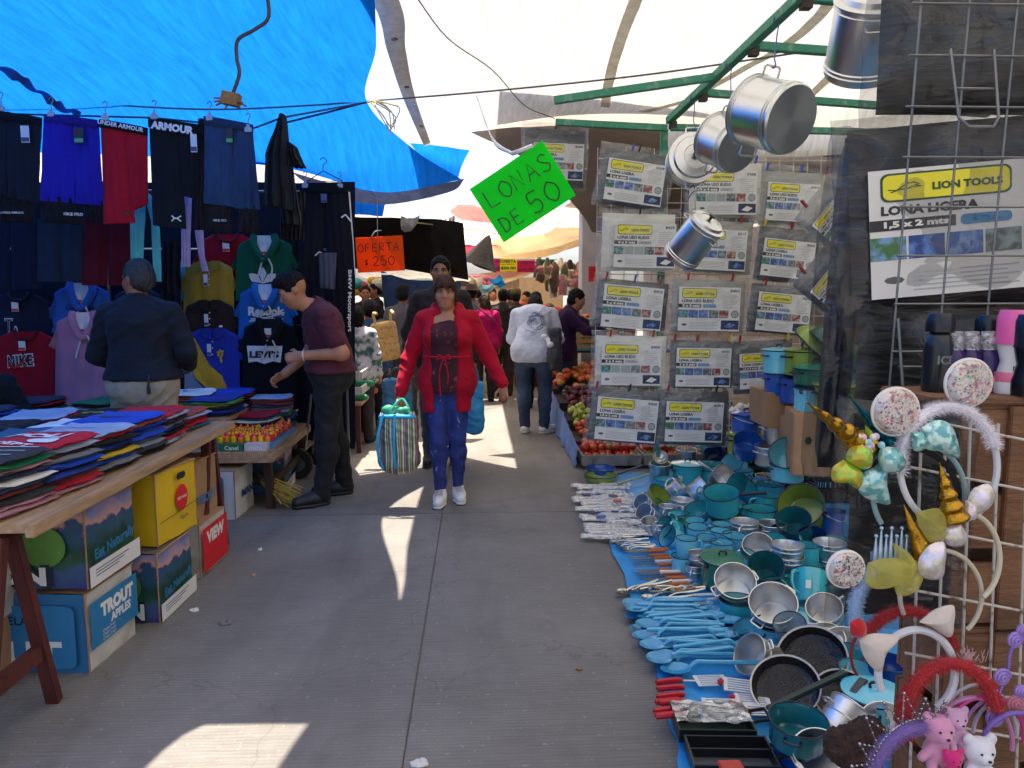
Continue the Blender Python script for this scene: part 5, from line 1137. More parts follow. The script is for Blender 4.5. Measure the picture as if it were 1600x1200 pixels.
m=MB();A0,A1,B0,B1=at(-60,285,6.3),at(556,285,6.3),at(-60,700,6.3),at(556,700,6.3);A0.x-=1.6;B0.x-=1.6
m.grid(lambda u,v:A0.lerp(A1,u).lerp(B0.lerp(B1,u),v)+V((0,.04*math.sin(u*30)+.03*mnoise.noise(V((u*9,v*4,2))),0)),60,16)
tag(m.build('backing_cloth',cloth((24,26,38)),angle=180),'dark navy cloth hung behind all the clothes of the stall','cloth')
m=MB()
ST=M('steel_tube',(120,120,122),.35,.9)
fr=thing('clothes_stand','steel tube frame carrying the clothes wall','frame',(0,6.15,0))
for x in(-4.6,-2.9,-1.06):
 m=MB();m.tube([V((x,0,0)),V((x,0,2.28))],.016,8);m.build('post',ST,fr)
for z in(2.25,1.8,1.2):
 m=MB();m.tube([V((-4.6,0,z)),V((-1.06,0,z))],.012,8);m.build('rail',ST,fr)
m=MB();m.tube([at(-60,176,4.93),at(240,184,4.93),at(398,200,4.93),at(440,184,4.75),at(572,160,5.5)],.006,6);tag(m.build('clothes_line',paint((50,54,62),.6)),'dark line the row of shorts hangs from','rope')
m=MB();m.tube(smoothpl([at(-40,148,5.6),at(160,163,5.6),at(330,171,5.55),at(480,165,5.5),at(574,158,5.5),at(760,143,5.3),at(1000,118,5.0),at(1250,82,4.6)],40),.006,6);tag(m.build('rope',paint((92,84,78),.8)),'long thin rope strung across the aisle under both canopies','rope')
m=MB();m.tube([at(445,192,4.9),at(510,176,5.2),at(572,160,5.48)],.007,6);tag(m.build('rope',paint((24,26,30),.8)),'short dark rope pulling the blue canopy to the clothes line','rope')
m=MB()
for z0 in range(7):
 m.tube(smoothpl([at(578+rs.uniform(-6,14),157,5.45),at(588+z0*6,168+7*(z0%3),5.42),at(606+rs.uniform(0,12),200+rs.uniform(0,12),5.42)],8),.0045,5)
m.tube(smoothpl([at(574,160,5.48),at(590,158,5.44),at(622,166,5.42)],8),.006,6);tag(m.build('rope',paint((190,170,120),.8)),'frayed yellow rope tied at the corner of the blue canopy','rope')
m=MB();m.tube(smoothpl([at(413,-30,3.3),at(420,25,3.3),at(398,46,3.3),at(372,62,3.3),at(370,90,3.3),at(374,115,3.3),at(364,146,3.3)],30),.008,8)
cb=tag(m.build('hanging_cable',M('cable',(66,54,48),.6)),'brown cable dangling from the blue canopy with a frayed socket','cable')
m=MB();c0=at(361,155,3.3);m.box(c0,(.07,.05,.05),0,None,Matrix.Rotation(.2,3,'Y'))
for k in range(16):m.tube([c0,c0+V((rs.uniform(-.07,.07),rs.uniform(-.03,.03),rs.uniform(-.045,.03)))],.004,4)
m.build('socket',M('dusty_socket',(120,92,60),.8,var=.3,scale=30),cb)
m=MB();tw=smoothpl([at(-40,92,4.6),at(30,122,4.8),at(80,158,5.0),at(125,182,5.2)],30)
m.grid(lambda u,v:tw[round(u*30)]+V((.03*(v-.5)*math.cos(u*18),0,.05*(v-.5)*(.35+abs(math.sin(u*18))))),30,2);tag(m.build('cloth_strip',paint((24,60,120),.7),angle=180),'twisted dark blue cloth strip tied under the blue canopy','strip')
m=MB();m.tube(smoothpl([at(640,-20,3.9),at(700,60,4.6),at(770,110,5.2),at(820,165,5.9),at(866,185,6.4)],20),.004,5);tag(m.build('rope',paint((120,112,105),.8)),'thin grey cord running diagonally under the white canopy','rope')
# == COOKWARE STALL: green frame, wire grid, tarpaulin packages
GRN=M('chipped_green_paint',(56,136,108),.6,var=.35,scale=24,col2=(130,158,138),thr=(.55,.75),bump=.15)
gf=thing('stall_frame','chipped green steel frame holding up the white canopy','frame',(1.45,5.6,0))
GO=V((1.45,5.6,0))
def gbar(name,a,b,w=.045):
 m=MB();m.bar(V(a)-GO,V(b)-GO,w,w);m.build(name,GRN,gf,smooth=False,bevel=.003)
pA=at(1045,196,5.6);pA.z=2.70;pB=at(1252,-6,3.75);pC=pA+(pB-pA)*2.0
gbar('rafter',pA,pC,.05)
gbar('post',(pA.x,5.74,0),(pA.x,5.74,pA.z-.03),.05)
gbar('beam',at(868,191,5.64),at(1042,200,5.6));gbar('beam',at(1048,199,5.6),at(1330,209,5.6)+V((1.2,0,0)))
def onr(px):
 best=min((abs((lambda q:800+FPX*q.x/-q.z)(_Rm.transposed()@(pA+(pC-pA)*t-V((0,0,CAMH))))-px),t)for t in[i/400 for i in range(400)]);return pA+(pC-pA)*best[1]
for px,py2 in((1092,170),(1170,97),(1250,25)):
 q=onr(px);e=at(1400,py2+6,q.y);gbar('purlin',q+V((.02,0,.0)),V((3.4,q.y,e.z)))
q=onr(1118);gbar('purlin',at(866,157,q.y),q)
for px in(1092,1170,1250,1045):
 q=onr(px);m=MB();m.box(q-GO+V((.03,0,-.03)),(.05,.05,.05));m.build('bracket',M('rusty_bracket',(70,62,52),.8,var=.3,scale=20),gf,smooth=False)
gbar('post',(3.35,5.6,0),(3.35,5.6,2.7));gbar('post',(3.35,3.0,0),(3.35,3.0,2.9))
WIRE=M('white_wire',(190,186,176),.5,var=.15,scale=20)
gm=MB();Yg=5.68;gx0,gx1=at(932,400,Yg).x,2.95;z0_,z1_=.34,2.52
nx_=int((gx1-gx0)/.105);nz_=int((z1_-z0_)/.105)
for i in range(nx_+1):x=gx0+i*.105;gm.tube([V((x,Yg,z0_)),V((x,Yg,z1_))],.0032,5)
for k in range(nz_+1):z=z0_+k*.105;gm.tube([V((gx0,Yg-.006,z)),V((gx0+nx_*.105,Yg-.006,z))],.0032,5)
tag(gm.build('wire_grid',WIRE),'tall white wire grid panel carrying the small tarpaulin packages','grid')
DGREY=M('dark_folded_sheet',(66,69,76),.45,var=.2,scale=6,bump=.35,bscale=12,stretch=(1,1,4))
LGREY=M('white_folded_sheet',(205,203,194),.5,var=.08,scale=6,bump=.3,bscale=12,stretch=(1,1,4))
MGREY=M('grey_folded_sheet',(142,142,136),.5,var=.12,scale=6,bump=.3,bscale=12,stretch=(1,1,4))
FILMM=plastic_film('bag_film',.88,(215,217,215),7.0,.14)
def pic(name,c1,c2):
 return M('photo_'+name,c1,.5,scale=38,col2=c2,thr=(.45,.6))
LBL=[paint((214,213,210),.55),paint((226,214,40),.5),paint((40,74,44),.5),paint((40,40,42),.5),paint((58,130,176),.5),pic('lawn',(66,110,60),(110,150,190)),pic('tent',(34,62,130),(86,128,190)),pic('tent2',(40,84,160),(120,150,190)),pic('car',(70,80,84),(130,150,150)),pic('truck',(130,40,44),(180,150,140)),pic('fold',(38,62,104),(40,40,46)),paint((90,90,92),.5),paint((222,220,214),.5),paint((170,172,172),.55),paint((150,160,158),.5)]
def lion(m,c,s,y,mi=2):
 pts=[(-1,-.25),(-.55,-.35),(-.2,.1),(.05,.42),(.4,.5),(.7,.25),(.45,.2),(.85,-.05),(.35,.0),(.1,-.2),(-.35,-.25),(-.85,-.6)]
 m.stroke([(c[0]+p[0]*s,c[1]+p[1]*s*.55)for p in pts],s*.07,mi,None,y)
def label_art(m,w,kind,size,num,blanca=False,fine=False):
 """printed card, width w, centred at the origin in the xz plane, front at y = 0 (layers step toward -y)"""
 h=w*.70;e=-.0009
 def rect(x0,z0,x1,z1,mi,k):m.poly([V((w*x0,e*k,h*z0)),V((w*x1,e*k,h*z0)),V((w*x1,e*k,h*z1)),V((w*x0,e*k,h*z1))],mi)
 rect(-.5,-.5,.5,.5,0,1)
 m.rrect((-w*.17,h*.36),w*.56,h*.22,h*.05,e*2,2);m.rrect((-w*.17,h*.36),w*.54,h*.19,h*.045,e*3,1)
 lion(m,(-w*.34,h*.36),w*.08,e*4);m.text('LION TOOLS',(-w*.08,h*.35),w*.30,h*.06,2,None,.05,0,e*4)
 m.text('LONA '+kind,(-w*(.24 if kind=='LIGERA' else .19),h*.185),w*(.42 if kind=='LIGERA' else .52),h*.075,3,None,.05,0,e*2)
 rect(-.5,.03,-.13,.115,3,2);m.text(size,(-w*.30,h*.072),w*.28,h*.06,12,None,.05,0,e*3)
 m.rrect((w*.0,h*.072),w*.22,h*.08,h*.03,e*2,13 if blanca else 4);m.text('BLANCA' if blanca else 'AZUL',(0,h*.072),w*.12,h*.04,11 if blanca else 7,None,0,0,e*3)
 m.text(num,(w*.40,h*.42),w*.15,h*.065,11,None,.04,0,e*2)
 for k in range(7):rect(.22,.30-k*.045,.46-.04*(k%3),.312-k*.045,13,2)
 for k,mi in enumerate((5,6,7,8,9)):rect(-.5+k*.165,-.20,-.5+k*.165+.155,-.02,14 if blanca and k in(1,2)else mi,2)
 m.prism([(w*.42+w*.062*math.cos(a),-h*.11+w*.062*math.sin(a))for a in[i*math.pi/9 for i in range(18)]],e*2,0,11);m.prism([(w*.42+w*.05*math.cos(a),-h*.11+w*.05*math.sin(a))for a in[i*math.pi/9 for i in range(18)]],e*3,0,14)
 rect(.20,-.46,.49,-.25,10,2);m.poly([V((w*.25,e*3,-h*.40)),V((w*.36,e*3,-h*.43)),V((w*.44,e*3,-h*.35)),V((w*.34,e*3,-h*.30))],12 if blanca else 7)
 m.sphere((-w*.40,e,-h*.36),(w*.045,.0008,h*.03),12,4,11)
 for k in range(5):rect(-.32,-.30-k*.035,.14-.05*(k%2),-.312-k*.035,13,2)
def package(c,w,h,rot,kind,size,num,label,mat=None,lab_w=.84,blanca=False,Y=None,thick=.05,pegs=(('red',-.3),('red',.3)),sleeve=1.12,lift=.0,yaw=0.0,lz=-.06,lx=0.0):
 t=thing('tarp_package',label,'package',c);t.rotation_euler=(0,rot,yaw);mat=mat or DGREY;seed=c[0]*7+c[2]*3
 m=MB()
 def f(u,v,s):
  e=(4*u*(1-u))**.25*(4*v*(1-v))**.25
  x=(u-.5)*w*(1+.012*mnoise.noise(V((v*5,seed,0))));z=(v-.5)*h*(1+.02*mnoise.noise(V((u*4,seed,1))))
  return V((x,s*thick/2*e+.008*mnoise.noise(V((u*3+seed,v*7,0))),z))
 m.grid(lambda u,v:f(u,v,-1),16,14);m.grid(lambda u,v:f(1-u,v,1),16,14);m.build('folded_tarp',mat,t,angle=80)
 lw=w*lab_w;a=MB();label_art(a,lw,kind,size,num,blanca);a.v=[(v[0]+lx*w,v[1]-thick/2-.012,v[2]+lz*h)for v in a.v];a.build('label_card',LBL,t,smooth=False)
 sl=MB();W2,H2=w*sleeve,h*(sleeve+.03)
 def fs(u,v,s):
  e=(4*u*(1-u))**.3*(4*v*(1-v))**.3
  return V(((u-.5)*W2+.02*mnoise.noise(V((v*4,seed,5))),s*(thick/2+.020)*e+.010*e*mnoise.noise(V((u*6+seed,v*6,2))),(v-.47)*H2+.02*mnoise.noise(V((u*4,seed,7)))))
 sl.grid(lambda u,v:fs(u,v,-1),14,14);sl.grid(lambda u,v:fs(1-u,v,1),14,14);sl.build('plastic_sleeve',FILMM,t,angle=180)
 for col,px_ in pegs:
  p=MB();p.box((w*px_,-.03,h*.5+.02),(.013,.025,.055),0,None,Matrix.Rotation(.15,3,'Y'));p.build('peg',paint({'red':(150,30,36),'blue':(40,80,170),'yellow':(200,170,40),'black':(30,30,34)}[col],.4),t,smooth=False,bevel=.002)
 return t
LG,RU='LIGERA','USO RUDO'
def pk(px,py,w,h,rot,kind,size,num,label,**k):
 Y=k.pop('Y',5.58);c=at(px,py,Y);return package(c,pm(w,Y),pm(h,Y),R(rot),kind,size,num,label,**k)
pk(866,248,92,86,2,LG,'3 x 3 mts','8300','dark package hanging alone high behind the green handwritten sign',Y=6.4,pegs=(('black',0),),lx=.06)
pk(991,281,106,84,8,LG,'5 x 6 mts','8309','tilted dark grey package in the top row numbered 8309',pegs=(('blue',-.1),('black',0)))
pk(1133,297,112,82,0,RU,'3 x 4 mts','8438','white package numbered 8438 partly behind the steel pots',mat=LGREY,blanca=True,pegs=(('blue',.4),))
pk(1236,312,98,84,3,RU,'2 x 3 mts','8401','grey package numbered 8401 at the right end of the top row',mat=MGREY,pegs=(('blue',-.45),('blue',.1),('red',.5)))
pk(997,379,114,88,1,RU,'4 x 5 mts','8439','white package numbered 8439 in the second row',mat=LGREY,blanca=True,pegs=(('black',0),),lx=.08)
pk(1122,386,106,80,3,LG,'3 x 5 mts','8317','grey package numbered 8317 behind the hanging oil can',mat=MGREY,lx=-.02)
pk(1229,400,98,84,6,LG,'3 x 3 mts','8303','dark package numbered 8303 tilted in the second row',pegs=(('yellow',-.45),('red',0)))
pk(987,476,112,74,5,LG,'3 x 4 mts','8303','dark package numbered 8303 at the left of the third row',pegs=(('red',-.4),('blue',.0),('red',.35)))
pk(1106,478,116,82,1,RU,'2 x 3 mts','8401','grey package numbered 8401 in the middle of the third row',mat=MGREY)
pk(1219,484,102,76,5,LG,'3 x 3 mts','8302','tilted dark package numbered 8302 above the enamel pots',lx=.03)
pk(985,564,112,80,1,RU,'2 x 3 mts','8436','white package numbered 8436 at the left of the fourth row',mat=LGREY,blanca=True)
pk(1097,569,104,76,1,LG,'3 x 3 mts','8302','dark package numbered 8302 in the fourth row with red pegs',pegs=(('red',-.45),('red',-.1),('yellow',.4)))
pk(1192,573,96,84,-3,LG,'1,5 x 2 mts','8300','dark package half hidden by the blue enamel stockpots',pegs=(('red',-.4),('yellow',.4)))
pk(978,650,116,86,5,LG,'1,5 x 2 mts','8300','dark package numbered 8300 in the bottom row over the tomatoes',pegs=(('red',-.45),('black',.0)))
pk(1083,653,110,88,2,LG,'2 x 3 mts','8301','dark package numbered 8301 in the bottom row beside the cookware',pegs=(('red',-.4),('black',.3)))
pk(1302,338,84,92,-52,RU,'2 x 3 mts','8401','steeply tilted grey package squeezed beside the big rack',mat=MGREY,Y=4.6,pegs=(('red',-.2),),lz=-.05)
pk(1300,440,88,92,-52,LG,'3 x 3 mts','8303','steeply tilted dark package under the other tilted one',Y=4.6,pegs=(('red',-.2),))
# == near rack with the big packages
YR=1.62
rk=MB()
def onrack(px,py,d=0.0):return at(px,py,YR+d)
RW=M('grey_wire',(120,122,124),.4,.6,var=.2,scale=20)
x0r,x1r,zt,zb=.86,1.66,2.35,1.03
for k in range(9):x=.885+k*.1;rk.tube([V((x-.012,YR-.06,zb)),V((x+.02,YR-.06,zt))],.0024,6)
for k in range(14):z=zb+k*.1;rk.tube([V((.875,YR-.066,z)),V((1.70,YR-.066,z+.002))],.0024,6)
rko=tag(rk.build('wire_rack',RW),'grey wire rack in front of the big dark tarpaulin packages','rack')
m=MB()
for(x,z,w,h)in((1.0,1.86,.09,.16),(.93,1.30,.10,.20)):
 q=[V((x-w/2,YR-.075,z+h/2)),V((x-w/2+.004,YR-.11,z-h/2+.02)),V((x-w/2+.02,YR-.12,z-h/2)),V((x+w/2-.02,YR-.12,z-h/2)),V((x+w/2-.004,YR-.11,z-h/2+.02)),V((x+w/2,YR-.075,z+h/2))]
 m=MB();m.tube(q,.003,6);m.tube([V((x-w/2,YR-.09,z)),V((x+w/2,YR-.09,z))],.0028,6);m.build('hook',RW,rko)
BLK=M('black_sheet',(20,20,23),.4,var=.15,scale=4,bump=.4,bscale=9,stretch=(1,1,5));NVY=M('navy_sheet',(15,18,30),.4,var=.2,scale=4,bump=.4,bscale=9,stretch=(1,1,5))
FILMB=plastic_film('shade_tinted_film',.955,(225,228,230),4.0,.10,.78)  # grey transmission tint stands in for shade on the big label
def bigpack(c,w,h,rot,yaw,mat,label,lab=None,thick=.06,seed=0):
 t=thing('tarp_package',label,'package',c);t.rotation_euler=(0,rot,yaw)
 m=MB();f=lambda u,v,s:V(((u-.5)*w,s*thick/2*(4*u*(1-u))**.15*(4*v*(1-v))**.15+.006*mnoise.noise(V((u*4+seed,v*8,0))),(v-.5)*h))
 m.grid(lambda u,v:f(u,v,-1),18,18);m.grid(lambda u,v:f(1-u,v,1),18,18);m.build('folded_tarp',mat,t,angle=80)
 if lab:a=MB();label_art(a,lab[0],*lab[1:4]);a.v=[(v[0]+lab[4],v[1]-thick/2-.010,v[2]*.78+lab[5])for v in a.v];a.build('label_card',LBL,t,smooth=False)
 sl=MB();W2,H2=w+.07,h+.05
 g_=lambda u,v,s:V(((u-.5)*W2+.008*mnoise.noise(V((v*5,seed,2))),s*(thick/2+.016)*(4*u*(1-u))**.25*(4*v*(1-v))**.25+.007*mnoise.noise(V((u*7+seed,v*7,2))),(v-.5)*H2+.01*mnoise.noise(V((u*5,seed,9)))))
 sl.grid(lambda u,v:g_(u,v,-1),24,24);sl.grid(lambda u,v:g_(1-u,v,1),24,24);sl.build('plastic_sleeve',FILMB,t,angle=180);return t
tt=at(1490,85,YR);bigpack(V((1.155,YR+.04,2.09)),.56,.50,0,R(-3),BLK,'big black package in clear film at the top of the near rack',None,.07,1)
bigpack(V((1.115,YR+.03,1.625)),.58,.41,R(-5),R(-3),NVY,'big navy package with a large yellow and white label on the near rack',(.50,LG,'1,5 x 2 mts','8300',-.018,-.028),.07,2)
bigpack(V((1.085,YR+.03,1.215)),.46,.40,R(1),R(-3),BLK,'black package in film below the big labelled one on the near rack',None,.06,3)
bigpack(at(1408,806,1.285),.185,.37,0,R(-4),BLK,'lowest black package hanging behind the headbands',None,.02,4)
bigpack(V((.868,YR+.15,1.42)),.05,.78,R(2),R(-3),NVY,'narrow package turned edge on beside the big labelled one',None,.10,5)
# == hanging steel pots
STEEL=M('polished_steel',(214,214,212),.3,1.0,var=.04,scale=4);ALU=M('brushed_aluminium',(222,220,216),.38,1.0,var=.08,scale=5,bump=.05,bscale=60,stretch=(1,1,8))
def disc_steel():
 m=bpy.data.materials.new('spun_steel');m.use_nodes=True;b=m.node_tree.nodes['Principled BSDF'];b.inputs['Metallic'].default_value=.75;b.inputs['Roughness'].default_value=.4;b.inputs['Base Color'].default_value=(*lin((150,158,162)),1)
 b.inputs['Anisotropic'].default_value=.85;n=m.node_tree.nodes;tg=n.new('ShaderNodeTangent');tg.direction_type='RADIAL';tg.axis='Z';m.node_tree.links.new(tg.outputs[0],b.inputs['Tangent']);return m
SPUN=disc_steel();KNOB=paint((28,28,30),.3)
def loop_handle(p,d,n,w,out,r,T):
 p,d,n=V(p),V(d),V(n);m=MB();m.tube([p-d*w/2,p-d*w/2+n*out,p-d*w/2*.8+n*out*1.15,p+d*w/2*.8+n*out*1.15,p+d*w/2+n*out,p+d*w/2],r,7,0,True,False,T);return m
def steel_pot(name,label,c,r,h,axis,lid=True,cat='pot',hook=True):
 """stockpot centred at c, its opening looking along axis"""
 q=V(axis).normalized().to_track_quat('Z','Y');t=thing(name,label,cat,c);T=q.to_matrix().to_4x4()
 m=MB();m.lathe([(0,-h/2),(r*.95,-h/2)],40,1);m.lathe([(r*.95,-h/2),(r,-h/2+.010),(r,h/2-.004),(r*1.05,h/2),(r*1.05,h/2+.004),(r*.985,h/2+.004),(r*.97,-h/2+.01),(0,-h/2+.01)],40,0)
 for zz in(.10,.16,.92):m.lathe([(r+.0005,-h/2+h*zz),(r+.005,-h/2+h*zz+.004),(r+.0005,-h/2+h*zz+.008)],40,0)
 m.build('body',[STEEL,SPUN],t,angle=35,rot=q.to_euler())
 if lid:
  m=MB();m.lathe([(r*1.06,h/2+.002),(r*1.07,h/2+.008),(r*.9,h/2+.014),(r*.84,h/2+.03),(r*.5,h/2+.04),(r*.48,h/2+.037),(0,h/2+.042)],40,0,T);l=m.build('lid',STEEL,t,angle=30)
  m=MB();m.lathe([(.008,h/2+.04),(.010,h/2+.055),(.022,h/2+.062),(.022,h/2+.07),(0,h/2+.074)],14,0,T);m.build('knob',KNOB,l)
 up=q.inverted()@V((0,0,1));up.z=0;up.normalize()if up.length>.05 else None
 if up.length<.05:up=V((0,1,0))
 sd=V((0,0,1)).cross(up)
 for sgn in(1,-1):loop_handle(up*r*sgn+V((0,0,h*.34)),sd,up*sgn,r*.62,r*.26,max(.004,r*.035),T).build('handle',STEEL,t)
 if hook:
  p=T@(up*r*1.3+V((0,0,h*.34)));p=p.xyz
  return t,V(c)+p
 return t,V(c)
def s_hook(p,q,label):
 m=MB();d=V(q)-V(p);m.tube(smoothpl([V(p)+V((-.012,0,.004)),V(p)+V((0,0,-.010)),V(p)+V((.012,0,.004)),V(p)+d*.18,V(p)+d*.45,V(p)+d*.75,V(q)+V((.010,0,-.006)),V(q)+V((0,0,.026)),V(q)+V((-.026,0,-.004)),V(q)+V((-.03,0,-.03))],26),.0035,6);tag(m.build('hook',paint((52,62,140),.4)),label,'hook')
t,h1=steel_pot('stockpot','largest hanging steel stockpot with its spun base facing the aisle',at(1207,180,3.8),pm(52,3.8),.26,(-.42,.82,.34),True);s_hook(h1,onr(1218),'blue hook holding the largest hanging stockpot')
t,h1=steel_pot('stockpot','middle sized hanging steel stockpot showing its spun base',at(1137,224,4.3),pm(39,4.3),.20,(-.35,.82,.42),True);s_hook(h1,onr(1142),'blue hook holding the middle stockpot')
t,h1=steel_pot('stockpot','hanging steel pot with its round lid facing the aisle',at(1080,252,4.75),pm(36,4.75),.16,(-.05,-.96,.10),True);s_hook(h1,onr(1086),'blue hook holding the lid facing pot')
t,h2=steel_pot('oil_can','slim hanging steel can tilted with its lid up, lowest of the hanging pots',at(1082,378,4.6),pm(29,4.6),.27,(.42,-.55,.72),True,'pot');s_hook(V(h2)+V((-.03,0,.02)),at(1083,296,4.72),'thin blue hook holding the slim can under the lid facing pot')
t,h1=steel_pot('stockpot','steel stockpot at the top right half hidden by the near rack',at(1352,62,2.7),pm(52,2.7),.25,(-.15,-.62,.78),True);s_hook(h1,at(1362,-40,2.7),'hook of the stockpot at the top right')
# == signs
STK={'L':[[(0,1),(0,0),(.6,0)]],'O':[[(.35,1),(.05,.7),(.05,.3),(.35,0),(.65,.3),(.65,.7),(.35,1)]],'N':[[(0,0),(.05,1),(.55,0),(.6,1)]],'A':[[(0,0),(.35,1),(.65,0)],[(.12,.38),(.56,.38)]],
       'S':[[(.6,.85),(.35,1),(.08,.8),(.3,.52),(.58,.3),(.4,0),(.02,.1)]],'D':[[(.05,0),(.08,1)],[(-.02,1),(.4,.9),(.62,.5),(.4,.05),(0,0)]],'E':[[(.55,1),(.05,1),(.03,0),(.55,0)],[(.05,.52),(.45,.52)]],
       '5':[[(.6,1),(.15,1),(.1,.55),(.45,.6),(.6,.3),(.4,0),(.02,.08)]],'0':[[(.35,1),(.05,.7),(.05,.3),(.35,0),(.65,.3),(.65,.7),(.35,1)]],'F':[[(.05,0),(.06,1),(.6,1)],[(.06,.52),(.5,.52)]],
       'R':[[(.05,0),(.06,1),(.5,.95),(.55,.65),(.08,.5),(.6,0)]],'T':[[(0,1),(.65,1)],[(.33,1),(.31,0)]],'2':[[(.05,.8),(.3,1),(.58,.78),(.4,.4),(.02,0),(.62,0)]],'$':[[(.55,.8),(.3,.9),(.08,.7),(.5,.3),(.3,.1),(.02,.2)],[(.3,1.05),(.3,-.05)]],' ':[]}
def handwrite(m,s,x,z,h,w,gap=1.0,mi=0,y=0.0):
 for ch in s:
  for st in STK[ch]:m.stroke([(x+p.x*h,z+p.z*h)for p in smoothpl([V((a,0,b))for a,b in st],5*len(st))]if len(st)>3 and ch in 'OS05DR2$' else[(x+a*h,z+b*h)for a,b in st],w,mi,None,y)
  x+=h*.85*gap
def sign(name,label,c,w,h,rot,col,writing,yaw=0.0,curl=0.0,inkc=(22,60,30)):
 t=thing(name,label,'sign',c);t.rotation_euler=(0,rot,yaw);m=MB();f=lambda u,v:V(((u-.5)*w,curl*math.sin(u*3.0+v*1.5)+.3*curl*math.sin(v*7+u),(v-.5)*h))
 m.grid(f,16,10);m.grid(lambda u,v:f(1-u,v)+V((0,.0015,0)),16,10);b=m.build('card',translucent('card_'+hexname(col),col,.35,6,var=.04,bump=.05),t,angle=60)
 a=MB();writing(a);project(a,b,(0,1,0),.003);a.build('lettering',[paint(inkc,.6),paint((235,225,60),.6),paint((30,30,30),.6)],t,smooth=False);return t
YS=4.6;ww,hh=pm(132,YS),pm(96,YS)
sg=sign('handwritten_sign','bright green handwritten sign hanging tilted over the aisle',at(817,300,YS),ww,hh,R(-33),(40,236,56),lambda m:(handwrite(m,'LONAS',-ww*.40,hh*.06,ww*.20,.0075,1.05),handwrite(m,'DE',-ww*.42,-hh*.38,ww*.17,.0075,1.1),handwrite(m,'50',-ww*.02,-hh*.40,ww*.24,.008,1.1)),0,.012)
m=MB();qa,qb=at(745,150,5.3),at(800,240,4.65)
m.tube(smoothpl([qa,at(760,195,5.0),at(775,225,4.8),qb],12),[.005]*7+[.009,.012,.014,.012,.010,.008],6);m.tube(smoothpl([qb,at(812,236,4.6),at(832,228,4.6)],8),.014,6);
tag(m.build('plastic_tie',M('tie_film',(215,215,212),.35,bump=.3),None),'knotted white plastic strip holding the green sign','tie')
YO=6.6;ww2,hh2=pm(72,YO),pm(53,YO)
sign('handwritten_sign','orange handwritten price sign hanging by the clothes stall',at(594,397,YO),ww2,hh2,R(-3),(250,104,34),lambda m:(handwrite(m,'OFERTA',-ww2*.46,hh2*.08,ww2*.165,.007,1.08,2),handwrite(m,'$',-ww2*.34,-hh2*.30,ww2*.12,.007,1,2),handwrite(m,'250',-ww2*.16,-hh2*.32,ww2*.19,.007,1.0,2)),0,.006)
m=MB();m.tube([at(589,298,6.62),at(590,372,6.62)],.004,5);m.tube(smoothpl([at(580,372,6.6),at(586,362,6.6),at(596,360,6.6)],6),.006,5);tag(m.build('string',paint((150,150,150),.6)),'string holding the orange price sign','string')
for(px,py,w,h,col,ink,top,bot,lab)in[(774,414,14,20,(214,30,130),2,'TA','00','magenta price sign at the left of the far sign row'),(794,414,28,19,(214,206,40),2,'OFERTA','$20.00','yellow price sign in the far sign row'),(822,416,28,19,(204,30,100),2,'OFERTA','$30.00','crimson price sign in the far sign row'),(852,416,28,19,(36,130,64),2,'OFERTA','$25.00','dark green price sign at the right of the far sign row')]:
 Yq=12.0;a,b=pm(w,Yq),pm(h,Yq)
 sign('price_sign',lab,at(px,py,Yq),a,b,0,col,lambda m:(m.text(top,(0,b*.28),a*.9,b*.26,ink,None,.03),m.text('MUY BARATO',(0,b*.04),a*.7,b*.08,ink,None,.02),m.text(bot,(0,-b*.26),a*.85,b*.26,ink,None,.04)))
m=MB();m.tube([at(760,404,12.02),at(870,406,12.02)],.006,5);tag(m.build('line',paint((60,55,50))),'line carrying the row of far price signs','rope')
sign('paper_sign','pink red paper notice on the white post by the vegetables',at(926,428,8.8),pm(13,8.8),pm(24,8.8),0,(230,74,84),lambda m:[m.stroke([(-.03,.06-k*.025),(.03,.06-k*.025)],.004,2)for k in range(5)])
